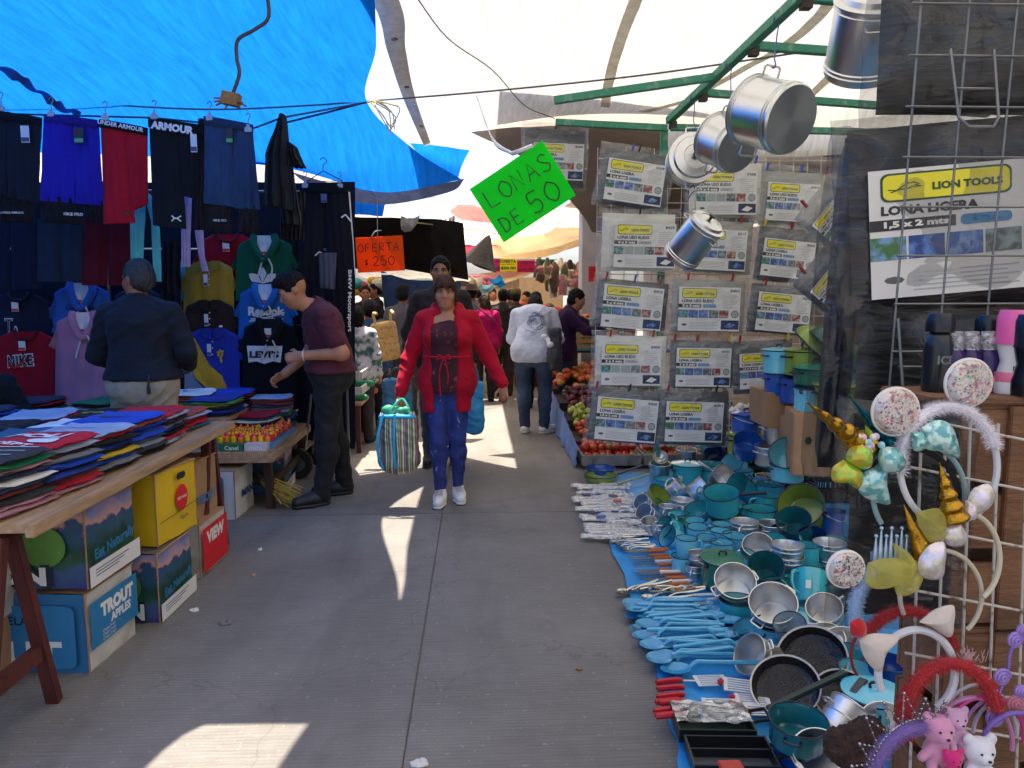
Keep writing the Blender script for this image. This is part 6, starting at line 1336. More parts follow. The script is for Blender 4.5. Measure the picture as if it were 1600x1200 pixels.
# == COOKWARE on the blue ground sheet
bs=MB();L0=[gd(1085,1280),gd(1060,1190),gd(1030,1060),gd(985,930),gd(940,820),gd(912,742)];RX=2.7
Ls=smoothpl(L0,40)
def fb(u,v):
 p=Ls[round(v*40)].copy();p.x=lerp(p.x+.010*math.sin(v*60),RX,u);p.z=.005+.010*max(0,mnoise.noise(V((p.x*5,p.y*5,2))))+.004;return p
bs.grid(fb,30,40);o=bs.build('ground_sheet',M('blue_sheet',(36,138,200),.45,var=.12,scale=5,bump=.3,bscale=14),angle=180);tag(o,'bright blue plastic sheet spread on the pavement under the cookware','sheet')
TEAL,DTEAL,LBLUE,DBLUE,LIME,GREEN,ROYAL=(58,172,180),(30,122,130),(110,200,218),(26,62,136),(134,158,58),(36,112,86),(32,86,176)
RIM=paint((24,30,52),.3)
def vessel(name,label,c,r,h,axis,col,kind='mug',spin=0.0,group=None,cat=None,lid=False,lidcol=None,label_st=False):
 """c = centre of the body; axis = where the opening looks; spin turns the handle round it"""
 q=V(axis).normalized().to_track_quat('Z','Y');T=Matrix.Rotation(spin,4,'Z')
 met=col=='alu';mo=ALU if met else enamel(col);mi_=ALU if met else enamel(tuple(int(k*.92)for k in col));rm=ALU if met else(RIM if sum(col)<430 else paint((30,42,70),.3))
 m=MB();b=r*(.97 if kind in('mug','jug','cup','bucket')else .94);t_=.0035
 if kind=='bowl':prof=[(0,-h/2),(r*.62,-h/2),(r*.80,-h*.3),(r*.95,h*.1),(r,h/2)];inn=[(r*.96,h/2-.001),(r*.92,h*.1),(r*.76,-h*.28),(r*.58,-h/2+t_),(0,-h/2+t_)]
 elif kind=='pan':prof=[(0,-h/2),(r*.80,-h/2),(r*.88,-h*.4),(r,h/2)];inn=[(r*.97,h/2-.001),(r*.86,-h*.34),(r*.78,-h/2+t_),(0,-h/2+t_)]
 else:prof=[(0,-h/2),(b*.93,-h/2),(b*.985,-h/2+.007),(b,h*.3),(r,h/2)];inn=[(r-t_,h/2-.001),(b-t_,h*.3),(b*.97-t_,-h/2+.01),(b*.9-t_,-h/2+t_),(0,-h/2+t_)]
 N=30;m.lathe(prof,N,0);m.lathe(inn,N,1)
 m.tube([V((r*.995*math.cos(a),r*.995*math.sin(a),h/2))for a in[2*math.pi*k/N for k in range(N)]],max(.0028,r*.035),6,2,closed=True)
 if kind in('mug','saucepot')and met:
  m.tube([V((b*1.003*math.cos(a),b*1.003*math.sin(a),h*.18))for a in[2*math.pi*k/N for k in range(N)]],.0022,5,0,closed=True)
 o=m.build(name,[mo,mi_,rm],None,c,angle=35);o.rotation_euler=q.to_euler();tag(o,label,cat or name.split('_')[-1],group)
 H=lambda:MB()
 if kind in('mug','jug'):
  m=MB();m.tube(smoothpl([V((b*.97,0,h*.34)),V((b+r*.42,0,h*.30)),V((b+r*.52,0,0)),V((b+r*.30,0,-h*.24)),V((b*.97,0,-h*.30))],12),max(.004,r*.09),6,0,True,False,T);m.build('handle',mo,o)
 elif kind in('saucepot','bowl2'):
  for s_ in(0,math.pi):loop_handle((b,0,h*.28),(0,1,0),(1,0,0),r*.5,r*.22,max(.0038,r*.05),Matrix.Rotation(spin+s_,4,'Z')).build('handle',rm if not met else ALU,o)
 elif kind=='saucepan':
  m=MB();m.tube([V((b,0,h*.3)),V((b+r*.5,0,h*.38)),V((b+r*1.5,0,h*.42))],[r*.07,r*.10,r*.12],8,0,True,False,T);m.build('handle',ALU if met else rm,o)
 elif kind in('pail','bucket'):
  for s_ in(0,math.pi):m=MB();m.box((b+.006,0,h*.40),(.014,.02,.022),0,Matrix.Rotation(spin+s_,4,'Z'));m.build('ear',rm,o)
  m=MB();m.tube(smoothpl([V((b+.012,0,h*.42)),V((b*.85,r*.75,h*.30)),V((0,r*1.16,h*.18)),V((-b*.85,r*.75,h*.30)),V((-b-.012,0,h*.42))],18),.0028,6,0,True,False,T);ba=m.build('bail',WIRE,o)
  m=MB();m.tube([V((-r*.28,r*1.14,h*.19)),V((r*.28,r*1.14,h*.19))],r*.075,8,0,True,False,T);m.build('grip',mo,ba)
 if lid:
  lm=enamel(lidcol)if lidcol and lidcol!='alu' else mo;m=MB();m.lathe([(r*1.05,h/2+.004),(r*1.05,h/2+.008),(r*.92,h/2+.012),(r*.8,h/2+r*.12),(r*.35,h/2+r*.2),(0,h/2+r*.21)],N,0);l=m.build('lid',lm if not met else ALU,o)
  m=MB();zt=h/2+r*.2;m.tube(smoothpl([V((-r*.16,0,zt)),V((-r*.15,0,zt+r*.17)),V((r*.15,0,zt+r*.17)),V((r*.16,0,zt))],8),r*.05,6);m.build('knob',RIM if not met else KNOB,l)
 if label_st:
  m=MB();m.box((0,0,0),(r*.3,.002,h*.25));w=m.build('sticker',paint((214,214,205),.5),o);w.rotation_euler=(0,0,spin+2.2);a=spin+2.2-math.pi/2;w.location=((b+.002)*math.cos(a),(b+.002)*math.sin(a),-h*.05)
 return o
UP=(0,0,1);CAMV=(-.35,-.8,.5)
def vp(px,py,z):return gd(px,py,z)
A='alu'
VS=[
 ('saucepot','pail',A,1031,738,33,.9,(0,-.1,1),.07,0,'aluminium pail at the far left corner of the cookware with a ladle above',{}),
 ('pot','pail',A,1072,714,32,.8,(0,-.1,1),.10,1,'aluminium pail with a wire bail and wooden spoon beside the tomatoes',{}),
 ('pot','saucepot',TEAL,1074,742,48,.72,(0,0,1),.07,.2,'lidded teal cooking pot with a white sticker near the tomato crates',dict(lid=1,lidcol=LBLUE,label_st=1)),
 ('pot','saucepot',TEAL,1109,740,40,.8,UP,.07,1,'teal cooking pot behind the aluminium saucepan tilted to the aisle',{}),
 ('bowl','bowl',LBLUE,1150,729,42,.55,(-.6,-.3,.7),.13,0,'light blue bowl tipped on another bowl at the back',{}),('bowl','bowl',LBLUE,1155,744,42,.5,UP,.05,0,'light blue bowl under the tipped one at the back',{}),
 ('cup','mug',DBLUE,1118,717,34,.8,(-.3,-.6,.6),.10,1,'dark blue mug lying toward the aisle behind the pots',{}),('cup','mug',TEAL,1112,705,34,.7,UP,.12,0,'teal mug standing behind the dark blue mug',{}),
 ('saucepan','saucepan',A,1126,748,36,.7,(.15,-.75,.6),.14,2.5,'aluminium saucepan tipped to show its brushed inside, back of the pile',{}),
 ('bowl','bowl',TEAL,1041,757,40,.45,UP,.03,0,'shallow teal bowl standing beside the cutlery at the back',{}),('bowl','bowl',LIME,1025,778,38,.6,(.45,-.4,.75),.06,0,'green bowl tilted beside the packed cutlery',{}),
 ('cup','mug',A,1055,768,30,.95,(.6,-.2,.6),.05,1,'aluminium cup lying up to the right behind the green bowl',{}),('cup','mug',A,1091,766,32,.95,(.7,-.1,.6),.06,3,'aluminium cup lying between the lidded teal pot and the big teal pot',{}),
 ('cup','mug',A,1009,790,27,1.1,(-.6,-.45,.55),.05,2,'upper aluminium cup of the pair tipped toward the aisle',{}),('cup','mug',A,1014,806,28,1.2,(-.6,-.45,.55),.05,2,'lower aluminium cup of the pair tipped toward the aisle',{}),
 ('cup','mug',A,1043,800,28,.7,UP,.04,1,'small aluminium cup standing in the silver group',{}),('pan','saucepot',A,1066,790,35,.55,UP,.05,1,'low aluminium pot with two handles behind the silver cups',{}),('cup','mug',A,1029,830,21,1.2,UP,.05,1,'tiny tall aluminium cup at the aisle side of the pile',{}),
 ('cup','mug',A,1074,806,26,.8,(.3,-.5,.7),.05,2,'small aluminium cup tilted in front of the low silver pot',{}),('cup','mug',A,1015,824,24,1.1,(-.2,-.3,.8),.05,2,'aluminium cup at the aisle edge under the tipped pair',{}),
 ('pot','saucepan',TEAL,1128,784,54,.62,(-.15,-.25,.95),.20,.3,'large teal saucepan sitting high on the middle of the pile',{}),('pot','saucepot',TEAL,1163,764,38,1.0,(-.75,-.35,.5),.12,1,'deep teal pot tipped to the left behind the large saucepan',{}),
 ('pan','bowl',TEAL,1092,803,40,.5,(-.5,-.3,.8),.10,0,'teal pan with a label leaning under the large saucepan',dict(label_st=1)),('lid','pan',GREEN,1134,809,50,.12,(-.1,-.2,1),.11,0,'flat dark green lid under the large saucepan',{}),
 ('pot','mug',TEAL,1186,808,50,.55,UP,.09,5.5,'wide teal pot with a rounded handle in the middle of the pile',{}),('cup','mug',TEAL,1145,816,36,.55,UP,.08,1,'wide teal cup behind the rows of blue mugs',{}),
 ('cup','mug',A,1198,757,35,.8,UP,.08,1,'aluminium cup standing behind the teal bucket',{}),('pot','saucepot',TEAL,1203,772,42,.75,UP,.10,1,'teal pot standing behind the tall teal mug',{}),('cup','mug',TEAL,1199,790,37,.9,UP,.11,0,'tall teal mug with a sticker beside the big green pot',dict(label_st=1)),
 ('bowl','pail',ROYAL,1243,764,54,.5,(0,-.1,1),.12,.6,'royal blue wide pail above the big green pot',{}),('pot','saucepot',LIME,1256,798,68,.65,(-.55,-.62,.6),.15,1.4,'big green pot lying open toward the aisle',{}),('pot','mug',DTEAL,1242,825,50,.8,(-.35,-.5,.8),.13,5.2,'large dark teal mug propped in front of the big green pot',{}),
 ('cup','mug',DBLUE,1269,848,40,.8,(-.2,-.3,1),.07,5.8,'dark blue mug half buried under the large dark teal mug',{}),('bucket','bucket',ROYAL,1302,818,32,1.2,UP,.10,.4,'blue bucket at the right edge near the black crate',{}),('bowl','mug',TEAL,1306,853,40,.5,UP,.08,0,'wide teal cup at the right edge under the bucket',{}),
 ('pan','mug',A,1163,824,42,.45,UP,.13,1,'upper aluminium cup of the silver stack in the middle',{}),('pan','mug',A,1163,836,46,.45,UP,.07,1,'lower aluminium cup of the silver stack in the middle',{}),('cup','mug',A,1205,829,44,.5,UP,.10,5.8,'aluminium cup beside the silver stack in the middle',{}),
 ('cup','mug',TEAL,1048,828,36,.75,(-.75,-.25,.45),.07,2,'teal cup leaning to the aisle, upper of two nested',{}),('cup','mug',LBLUE,1052,842,36,.75,(-.75,-.3,.45),.05,2,'light blue cup leaning to the aisle, lower of two nested',{}),('lid','pan',GREEN,1043,818,32,.15,(-.6,-.2,.6),.06,0,'dark green lid leaning by the nested cups',{}),('bowl','bowl',TEAL,1058,808,34,.4,UP,.08,0,'small teal bowl behind the nested leaning cups',{}),('lid','pan',GREEN,1078,817,36,.14,(-.1,-.1,1),.08,0,'dark green lid lying flat behind the blue mugs',{}),
 ('cup','mug',LBLUE,1086,824,30,.8,(-.1,-.1,1),.09,0,'light blue mug at the back left of the mug rows',{}),('cup','mug',LBLUE,1090,835,32,.8,(-.05,-.1,1),.09,0,'light blue mug in the second line of the mug rows',{}),('cup','mug',LBLUE,1073,856,33,.95,UP,.13,3.3,'light blue mug stacked on another at the left front of the rows',{}),('cup','mug',LBLUE,1066,884,34,.95,UP,.05,3.2,'light blue mug at the bottom of the left front stack',{}),
 ('cup','mug',LBLUE,1104,853,31,.9,(-.05,-.1,1),.09,0,'light blue mug second from the left in the front line',{}),('cup','mug',LBLUE,1128,828,32,.6,UP,.10,0,'light blue mug in the back line by the silver stack',{}),('cup','mug',LBLUE,1126,840,33,.7,UP,.09,0,'light blue mug in the middle of the mug rows',{}),('cup','mug',LBLUE,1146,850,36,.8,(.05,-.1,1),.08,0,'light blue mug at the right of the mug rows',{}),('cup','mug',LBLUE,1127,861,36,.8,UP,.08,0,'light blue mug just behind the lidded green pail',{}),
 ('cup','mug',A,1090,876,27,1.0,(-.1,0,1),.10,1,'small aluminium cup on another beside the lidded green pail',{}),('cup','mug',A,1085,896,28,1.0,UP,.04,1,'small aluminium cup under another beside the green pail',{}),
 ('pail','pail',GREEN,1127,893,62,.68,(0,-.1,1),.10,.45,'dark green lidded pail with a wire bail in the middle front',dict(lid=1)),('jug','jug',A,1185,862,44,.8,(-.3,-.5,.8),.10,3.6,'aluminium milk jug tipped to show its inside',{}),('bowl','mug',TEAL,1208,852,38,.6,(-.1,-.2,1),.10,0,'teal mug behind the tipped aluminium jug',{}),
 ('pan','saucepot',A,1230,862,47,.45,UP,.17,1,'top aluminium pan of the stack right of the milk jug',{}),('pan','saucepot',A,1231,880,46,.5,UP,.11,1,'middle aluminium pan of the stack right of the milk jug',{}),('pot','mug',TEAL,1233,900,44,.55,UP,.05,1,'teal pot at the foot of the aluminium stack',{}),
 ('mug','mug',DTEAL,1196,897,52,.85,(-.2,-.55,.8),.12,5.6,'big dark teal mug opening toward the aisle below the jug',{}),('mug','mug',TEAL,1260,876,36,1.35,UP,.10,5.6,'tall teal mug with its handle turned right, by the aluminium stack',{}),('pan','saucepot',A,1296,858,46,.45,UP,.15,1,'upper aluminium pan at the right edge',{}),('pan','saucepot',A,1294,876,46,.5,UP,.08,1,'lower aluminium pan at the right edge',{}),
 ('pot','saucepot',A,1147,918,60,.7,(-.15,-.6,.75),.13,.5,'round aluminium pot tipped to the aisle in front of the green pail',{}),('pot','mug',TEAL,1152,950,54,.5,UP,.06,2.8,'teal pot under the round tipped aluminium pot',{}),('pot','saucepot',A,1208,956,68,.75,(-.25,-.55,.8),.14,1,'largest aluminium pot tipped to the aisle with a shiny inside',{}),('pot','bowl',LBLUE,1210,990,62,.5,UP,.05,1,'light blue pot under the largest tipped aluminium pot',{}),
 ('pot','mug',TEAL,1266,920,50,1.0,(.25,.6,.75),.10,.8,'teal pot lying bottom first with a dark label patch',dict(label_st=1)),('cup','mug',TEAL,1295,909,36,.7,(-.4,-.3,.8),.13,0,'teal mug tipped beside the lying teal pot',{}),('cup','mug',DTEAL,1302,928,44,.7,(-.3,-.3,.8),.10,0,'dark teal mug at the right edge under the tipped teal mug',{}),('cup','mug',A,1290,962,50,.8,(-.35,-.45,.8),.12,1,'aluminium cup tipped at the right edge by the plastic film',{}),
 ('lid','pan',LBLUE,1257,968,54,.14,(.1,-.25,1),.06,0,'light blue lid lying between the pots at the right',{}),('cup','mug',(176,196,206),1236,988,46,.8,(-.3,-.35,.85),.12,.5,'pale enamel cup with a white ladle in it above the frying pans',{}),('lid','pan',A,1290,1000,54,.14,(-.3,-.4,.8),.08,0,'aluminium lid leaning at the right of the frying pans',{}),
 ('saucepan','saucepot',A,1188,1030,60,.75,(-.75,-.2,.45),.09,1,'polished aluminium saucepan lying left of the frying pans',{}),
 ('pot','saucepot',DTEAL,1246,1142,80,.45,(0,-.1,1),.15,1,'deep dark teal pot standing below the frying pans',{}),('pot','saucepot',ROYAL,1248,1168,78,.4,UP,.06,1,'royal blue pot under the deep dark teal pot',{}),('pot','saucepot',LBLUE,1365,1110,82,.6,UP,.12,1,'light blue pot with a lid in the front right corner',dict(lid=1,lidcol=(90,190,214))),('pot','saucepot',A,1310,1140,64,1.1,(.6,.3,.5),.12,1,'aluminium bucket lying in the front right corner',{}),('pot','pail',A,1280,1186,66,.6,(-.3,-.4,.85),.10,1,'aluminium pail with a wire bail at the bottom edge',{}),('pot','saucepot',A,1384,1140,60,.6,(-.2,-.3,.9),.14,1,'aluminium pot behind the purple tiara',{}),('bowl','bowl',LBLUE,1340,1062,56,.5,(.1,-.2,1),.10,0,'light blue bowl right of the long black handles',{}),('bowl','bowl',DBLUE,1385,1050,60,.5,UP,.10,0,'dark blue bowl behind the white cat ear headband',{}),
 ('cup','mug',TEAL,1110,776,30,.8,(.2,-.3,.9),.08,2,'small teal mug squeezed behind the large teal saucepan',{}),('cup','mug',TEAL,1158,803,32,.7,UP,.07,4,'teal mug standing under the lip of the large saucepan',{}),('cup','mug',A,1182,838,30,.8,(-.2,-.3,.9),.06,3,'small aluminium cup in front of the wide teal pot',{}),('bowl','bowl',DTEAL,1224,842,44,.5,(.1,-.3,.9),.07,0,'dark teal bowl tucked under the large dark teal mug',{}),('cup','mug',LBLUE,1166,878,32,.85,(.3,-.3,.85),.06,0,'light blue mug between the green pail and the milk jug',{}),('bowl','bowl',TEAL,1218,922,48,.5,UP,.05,0,'teal bowl between the big dark mug and the lying pot',{}),('pot','saucepot',TEAL,1246,948,50,.6,UP,.05,1,'teal pot under the lying teal pot',{}),('bowl','bowl',LBLUE,1172,992,46,.5,(-.2,-.3,.9),.05,0,'light blue bowl by the ladles under the largest aluminium pot',{}),('pan','saucepot',A,1318,1012,52,.5,(-.2,-.4,.9),.07,1,'aluminium pan behind the upper frying pan',{}),('pot','saucepot',TEAL,1322,1034,54,.6,UP,.08,1,'teal pot behind the long bars at the right',{}),('cup','mug',TEAL,1216,748,34,.8,(-.3,-.3,.8),.10,1,'teal mug tipped between the aluminium cup and the royal blue pail',{}),('bowl','bowl',LIME,1180,722,40,.5,(-.2,-.4,.9),.10,0,'green bowl near the foot of the lime stockpot',{}),('pot','saucepot',TEAL,1284,902,46,.6,UP,.04,1,'teal pot under the two tipped teal mugs',{}),
 ('pan','bowl',ROYAL,938,737,48,.26,UP,.05,0,'shallow blue pan at the far aisle corner of the sheet',{}),('pan','bowl',LIME,938,749,52,.28,UP,.04,0,'shallow green pan in front of the shallow blue one',{}),
]
for(nm,kind,col,px,py,dpx,hr,ax,zc,spin,lab,ex)in VS:
 c=gd(px,py,zc);r=pm(dpx,(c-V((0,0,CAMH))).length*.985)/2*.98
 vessel(nm,lab,c,r,2*r*hr,ax,col,kind,spin,**ex)
for(a,b,c,lab)in((gd(962,742,.06),gd(1005,727,.07),(40,60,90),'slim dark blue pan handle pointing to the tomatoes'),(gd(965,756,.05),gd(1014,741,.06),(150,170,120),'slim pale green pan handle pointing to the cups')):  # handles of the two shallow pans, built apart from them
 m=MB();m.tube([a,b],.008,6);tag(m.build('panhandle',paint(c,.35)),lab.replace('pan handle','panhandle'),'panhandle')
HEX=M('hex_coating',(38,34,32),.35,.3,scale=60,bump=.6,bscale=90,coat=.3);WINE=M('wine_enamel',(96,10,26),.25,var=.1,coat=.5);CREAM=paint((205,196,180),.35)
def frypan(c,r,ax,spin,hc,label,outer=WINE):
 q=V(ax).normalized().to_track_quat('Z','Y');m=MB();h=r*.36
 m.lathe([(0,-h/2),(r*.74,-h/2),(r*.88,-h*.25),(r,h/2)],36,0);m.lathe([(r,h/2),(r*1.03,h/2+.003),(r*.975,h/2)],36,2);m.lathe([(r*.975,h/2),(r*.86,-h*.22),(r*.72,-h/2+.005),(0,-h/2+.005)],36,1)
 for rr in range(1,8):
  n=rr*6
  for k in range(n):
   a=2*math.pi*k/n;x,y=rr*r*.092*math.cos(a),rr*r*.092*math.sin(a);m.lathe([(r*.034,0),(r*.02,.0016),(0,.002)],6,1,Matrix.Translation((x,y,-h/2+.005)))
 o=m.build('frying_pan',[outer,HEX,CREAM],None,c,angle=35);o.rotation_euler=q.to_euler();tag(o,label,'frying pan')
 T=Matrix.Rotation(spin,4,'Z');m=MB();m.tube(smoothpl([V((r*.93,0,h*.1)),V((r*1.2,0,h*.35)),V((r*2.3,0,h*.55))],8),[r*.09]+[r*.11]*7+[r*.10],8,0,True,False,T);m.build('handle',paint(hc,.4),o);return o
frypan(gd(1270,1032,.10),.125,(-.45,-.50,.75),4.4,(60,14,22),'upper wine red frying pan with a dimpled dark coating')
frypan(gd(1228,1076,.09),.115,(-.35,-.45,.8),5.2,(48,16,20),'lower wine red frying pan with a dimpled dark coating')
frypan(gd(1318,1092,.07),.10,(-.2,-.5,.85),3.6,(34,34,36),'dark frying pan half under the long black handles',paint((34,34,36),.35))
for(a,b,w,col,lab)in((gd(1200,1108,.10),gd(1322,1050,.18),.011,(26,48,46),'long dark green handle lying across the frying pans'),(gd(1262,1178,.12),gd(1350,1062,.20),.012,(34,44,54),'long dark grey handle lying across the pots in front')):
 m=MB();m.bar(a,b,w*2.4,w*1.3);tag(m.build('long_bar',paint(col,.35),smooth=False,bevel=.003),lab.replace('handle','bar'),'bar')
def tray(px,py,w,d,rz,col,label,z=.035,film=False):
 c=gd(px,py,z);t=thing('baking_tray',label,'tray',c,rz);m=MB();hh=.045
 m.box((0,0,-.02),(w,d,.004),0)
 for sx in(-1,1):m.box((sx*w/2,0,0),(.006,d+.008,hh),1);m.box((0,sx*d/2,0),(w,.006,hh),1);
 m.box((0,d*.12,.0),(w*.98,.005,hh*.7),1);m.build('pan',[paint(col,.35),paint((24,28,30),.3)],t,smooth=False,bevel=.0015)
 m=MB();m.tube([V((w/2,-d*.2,.02)),V((w/2+.06,-d*.2,.03)),V((w/2+.06,d*.2,.03)),V((w/2,d*.2,.02))],.006,6);m.build('handle',paint((24,28,30),.3),t)
 if film:
  m=MB();m.grid(lambda u,v:V(((u-.5)*w*1.02,(v*.8-.3)*d,.028+.012*mnoise.noise(V((u*6,v*6,3))))),20,16);m.build('wrapping',plastic_film('tray_film',.45,(200,205,205),14),t,angle=180)
tray(1112,1128,.24,.16,R(-4),(60,72,64),'dark green tray half covered in plastic film beside the red handles',.06,True);tray(1142,1182,.25,.15,R(-4),(88,92,92),'dark grey divided tray at the bottom edge of the picture',.05)
tray(1128,1262,.25,.15,R(-4),(70,74,74),'dark tray just below the divided one at the bottom edge',.05)
m=MB();c=gd(1142,1198,.07);m.box(c,(.07,.05,.015));tag(m.build('red_label',paint((190,60,50),.4),bevel=.004),'small red plastic tag lying on the divided tray','tag')
def turner(c,rz,hcol,label,head=True,tilt=0.0,L=.17,group=None):
 t=thing('slotted_turner',label,'turner',c,rz,group);t.rotation_euler=(0,tilt,rz);m=MB();m.tube([V((-L,0,0)),V((-L*.5,0,.006)),V((-L*.35,0,.004))],[.011,.012,.009],8);m.tube([V((-L-.002,-.002,.0)),V((-L-.001,.002,0))],.004,6);m.build('handle',paint(hcol,.3),t)
 if head:
  m=MB();m.bar((-L*.36,0,.004),(.0,0,.0),.008,.003)
  for k in range(6):m.box((.055,-.034+k*.0136,0),(.10,.007,.003))
  for x in(.004,.108):m.box((x,0,0),(.014,.078,.0032))
  m.build('blade',paint((214,212,208),.35),t,smooth=False)
 return t
for k,(px,py,rz,tl)in enumerate(((1046,1064,.02,0),(1050,1076,-.05,0),(1050,1086,.03,0),(1050,1096,-.02,0),(1058,1100,-.1,0),(1048,1108,.04,0),(1053,1118,-.03,0))):
 c=gd(px+42,py,.03+.006*k%3);turner(c,rz,(186,16,34),['topmost red handled turner of the bundle','second red handled turner of the bundle','third red handled turner of the bundle','fourth red handled turner of the bundle','fifth red turner of the bundle, turned slightly out','sixth red handled turner of the bundle','lowest red handled turner of the bundle by the trays'][k],k in(0,4,6),0,.15)
turner(gd(1122,1093,.06),2.3,(186,16,34),'red handled turner lying diagonally over the bundle',False,0,.12)
for px,py,rz,lab in((1132,1068,-2.9,'large white slotted turner head above the bundle'),(1150,1092,-2.8,'grey slotted turner between the bundle and the frying pan'),(1165,1108,-2.7,'grey slotted turner under another by the frying pan')):
 t=turner(gd(px,py,.05),rz+2.6,(186,16,34),lab,True,0,.02);t.scale=(1.0,1.25,1)if px<1140 else(1,1,1)
LAD=[enamel((50,142,184)),enamel((84,172,206))]
def ladle_mesh(L=.30,r=.042):
 m=MB();T=Matrix.Diagonal((1.25,1,1,1));m.lathe([(0,-r*.38),(r*.55,-r*.3),(r*.9,-r*.05),(r,0),(r*.94,0),(r*.85,-r*.04),(r*.5,-r*.26),(0,-r*.33)],18,0,T)
 m2=MB();m2.tube(smoothpl([V((r*1.1,0,-.002)),V((r*1.7,0,.018)),V((r*2.6,0,.016)),V((L*.85,0,.008)),V((L,0,.006))],14),[.0075]*9+[.0085]*5+[.006],7);return m.mesh('ladle',LAD,angle=50),m2.mesh('handle',LAD[1])
lb,lh=ladle_mesh()
rl=random.Random(5)
def ladle(c,rz,label,group,tilt=0.0,sc=1.0):
 o=bpy.data.objects.new('ladle',lb);C.objects.link(o);o.location=c;o.rotation_euler=(rl.uniform(-.15,.15),tilt,rz);o.scale=(sc,)*3;tag(o,label,'ladle',group)
 h_=bpy.data.objects.new('handle',lh);C.objects.link(h_);h_.parent=o
for k in range(17):
 v=k/16;px=lerp(988,1042,v)+rl.uniform(-6,8)+(10 if k%3==1 else 0);py=lerp(940,1040,v)+rl.uniform(-3,3)
 ladle(gd(px,py,.035+.012*(k%3)),rl.uniform(-.10,.10)+.02,'blue enamel ladle with its bowl toward the aisle in the ladle row','blue ladles with bowls toward the aisle',rl.uniform(-.04,.03),rl.uniform(.95,1.12))
for k in range(15):
 v=k/14;px=lerp(1108,1172,v)+rl.uniform(-16,12)+(14 if k%2 else-6);py=lerp(944,1020,v)+rl.uniform(-5,5)
 ladle(gd(px,py,.04+.012*(k%3)),math.pi+rl.uniform(-.22,.16),'blue enamel ladle with its bowl toward the pots in the ladle row','blue ladles with bowls toward the pots',rl.uniform(-.03,.03),rl.uniform(.95,1.1))
BLD=M('knife_steel',(180,182,184),.2,1.0,var=.06);WH=M('orange_wood',(176,98,50),.55,var=.25,scale=16,stretch=(1,6,6));WP_=paint((220,216,210),.35)
def knife(c,rz,L,hm,label,group):
 t=MB();t.add([V((-L*.55,0,0)),V((-L*.40,-.011,0)),V((0,-.013,0)),V((0,.010,0)),V((-L*.45,.008,0)),V((-L*.55,0,.0015)),V((-L*.40,-.011,.0015)),V((0,-.013,.0015)),V((0,.010,.0015)),V((-L*.45,.008,.0015))],[(4,3,2,1,0),(5,6,7,8,9),(0,1,6,5),(1,2,7,6),(2,3,8,7),(3,4,9,8),(4,0,5,9)])
 o=t.build('knife',BLD,None,c,smooth=False);o.rotation_euler=(rl.uniform(-.1,.1),0,rz);tag(o,label,'knife',group)
 h_=MB();h_.box((L*.21,0,.001),(L*.42,.022,.014));h_.build('handle',hm,o,bevel=.003)
for k in range(13):
 v=k/12;wht=k in(4,7,10);px=lerp(1012,1046,v)+rl.uniform(-5,10);py=lerp(858,920,v)+rl.uniform(-2,2)
 knife(gd(px,py,.03+.008*(k%2)),rl.uniform(-.02,.14),.25,WP_ if wht else WH,'white handled kitchen knife in the knife row' if wht else 'orange wooden handled kitchen knife in the knife row','white handled knives in the row' if wht else 'wooden handled knives in the row')
CUT=M('cutlery_steel',(196,196,194),.18,1.0,var=.05)
def spoon_mesh(fork=False):
 m=MB();T=Matrix.Diagonal((1.5,1,.6,1));m.lathe([(0,-.008),(.009,-.006),(.014,0),(.0125,0),(.008,-.005),(0,-.0065)],12,0,T)
 m.tube(smoothpl([V((.019,0,0)),V((.05,0,.006)),V((.10,0,.002)),V((.15,0,.004))],10),[.0026]*6+[.0045]*5,6);return m.mesh('spoon',CUT)
sm=spoon_mesh()
def spoon(c,rz,sc=1.0,lab='steel spoon lying in the cutlery rows',grp='steel spoons in the cutlery rows'):
 o=bpy.data.objects.new('spoon',sm);C.objects.link(o);o.location=c;o.rotation_euler=(rl.uniform(-.2,.2),rl.uniform(-.03,.02),rz);o.scale=(sc,)*3;tag(o,lab,'spoon',grp)
for k in range(26):
 v=k/25;spoon(gd(lerp(946,958,v)+rl.uniform(-6,22),lerp(812,858,v),.025+.006*(k%3)),rl.uniform(-.15,.2),1.15)
for k in range(12):spoon(gd(968+k*8+rl.uniform(-6,6),928+rl.uniform(-10,12),.03),rl.uniform(-.1,.6),1.6,'long steel serving spoon between the knives and the ladles','long serving spoons between knives and ladles')
for k,(px,py)in enumerate(((1082,930),(1098,938),(1060,945),(1040,942))):
 m=MB();c=gd(px,py,.03);m.tube([c,c+V((.18-k*.02,.03*(k%2),.004))],.007,6);tag(m.build('serving_handle',paint((222,220,214),.35)),['white plastic stick nearest the pots below the knives','second white plastic stick toward the pots','third white plastic stick below the knives','white plastic stick farthest from the pots'][k],'stick')
FB=plastic_film('bundle_film',.45,(222,222,222),26,.1)
rb=random.Random(9)
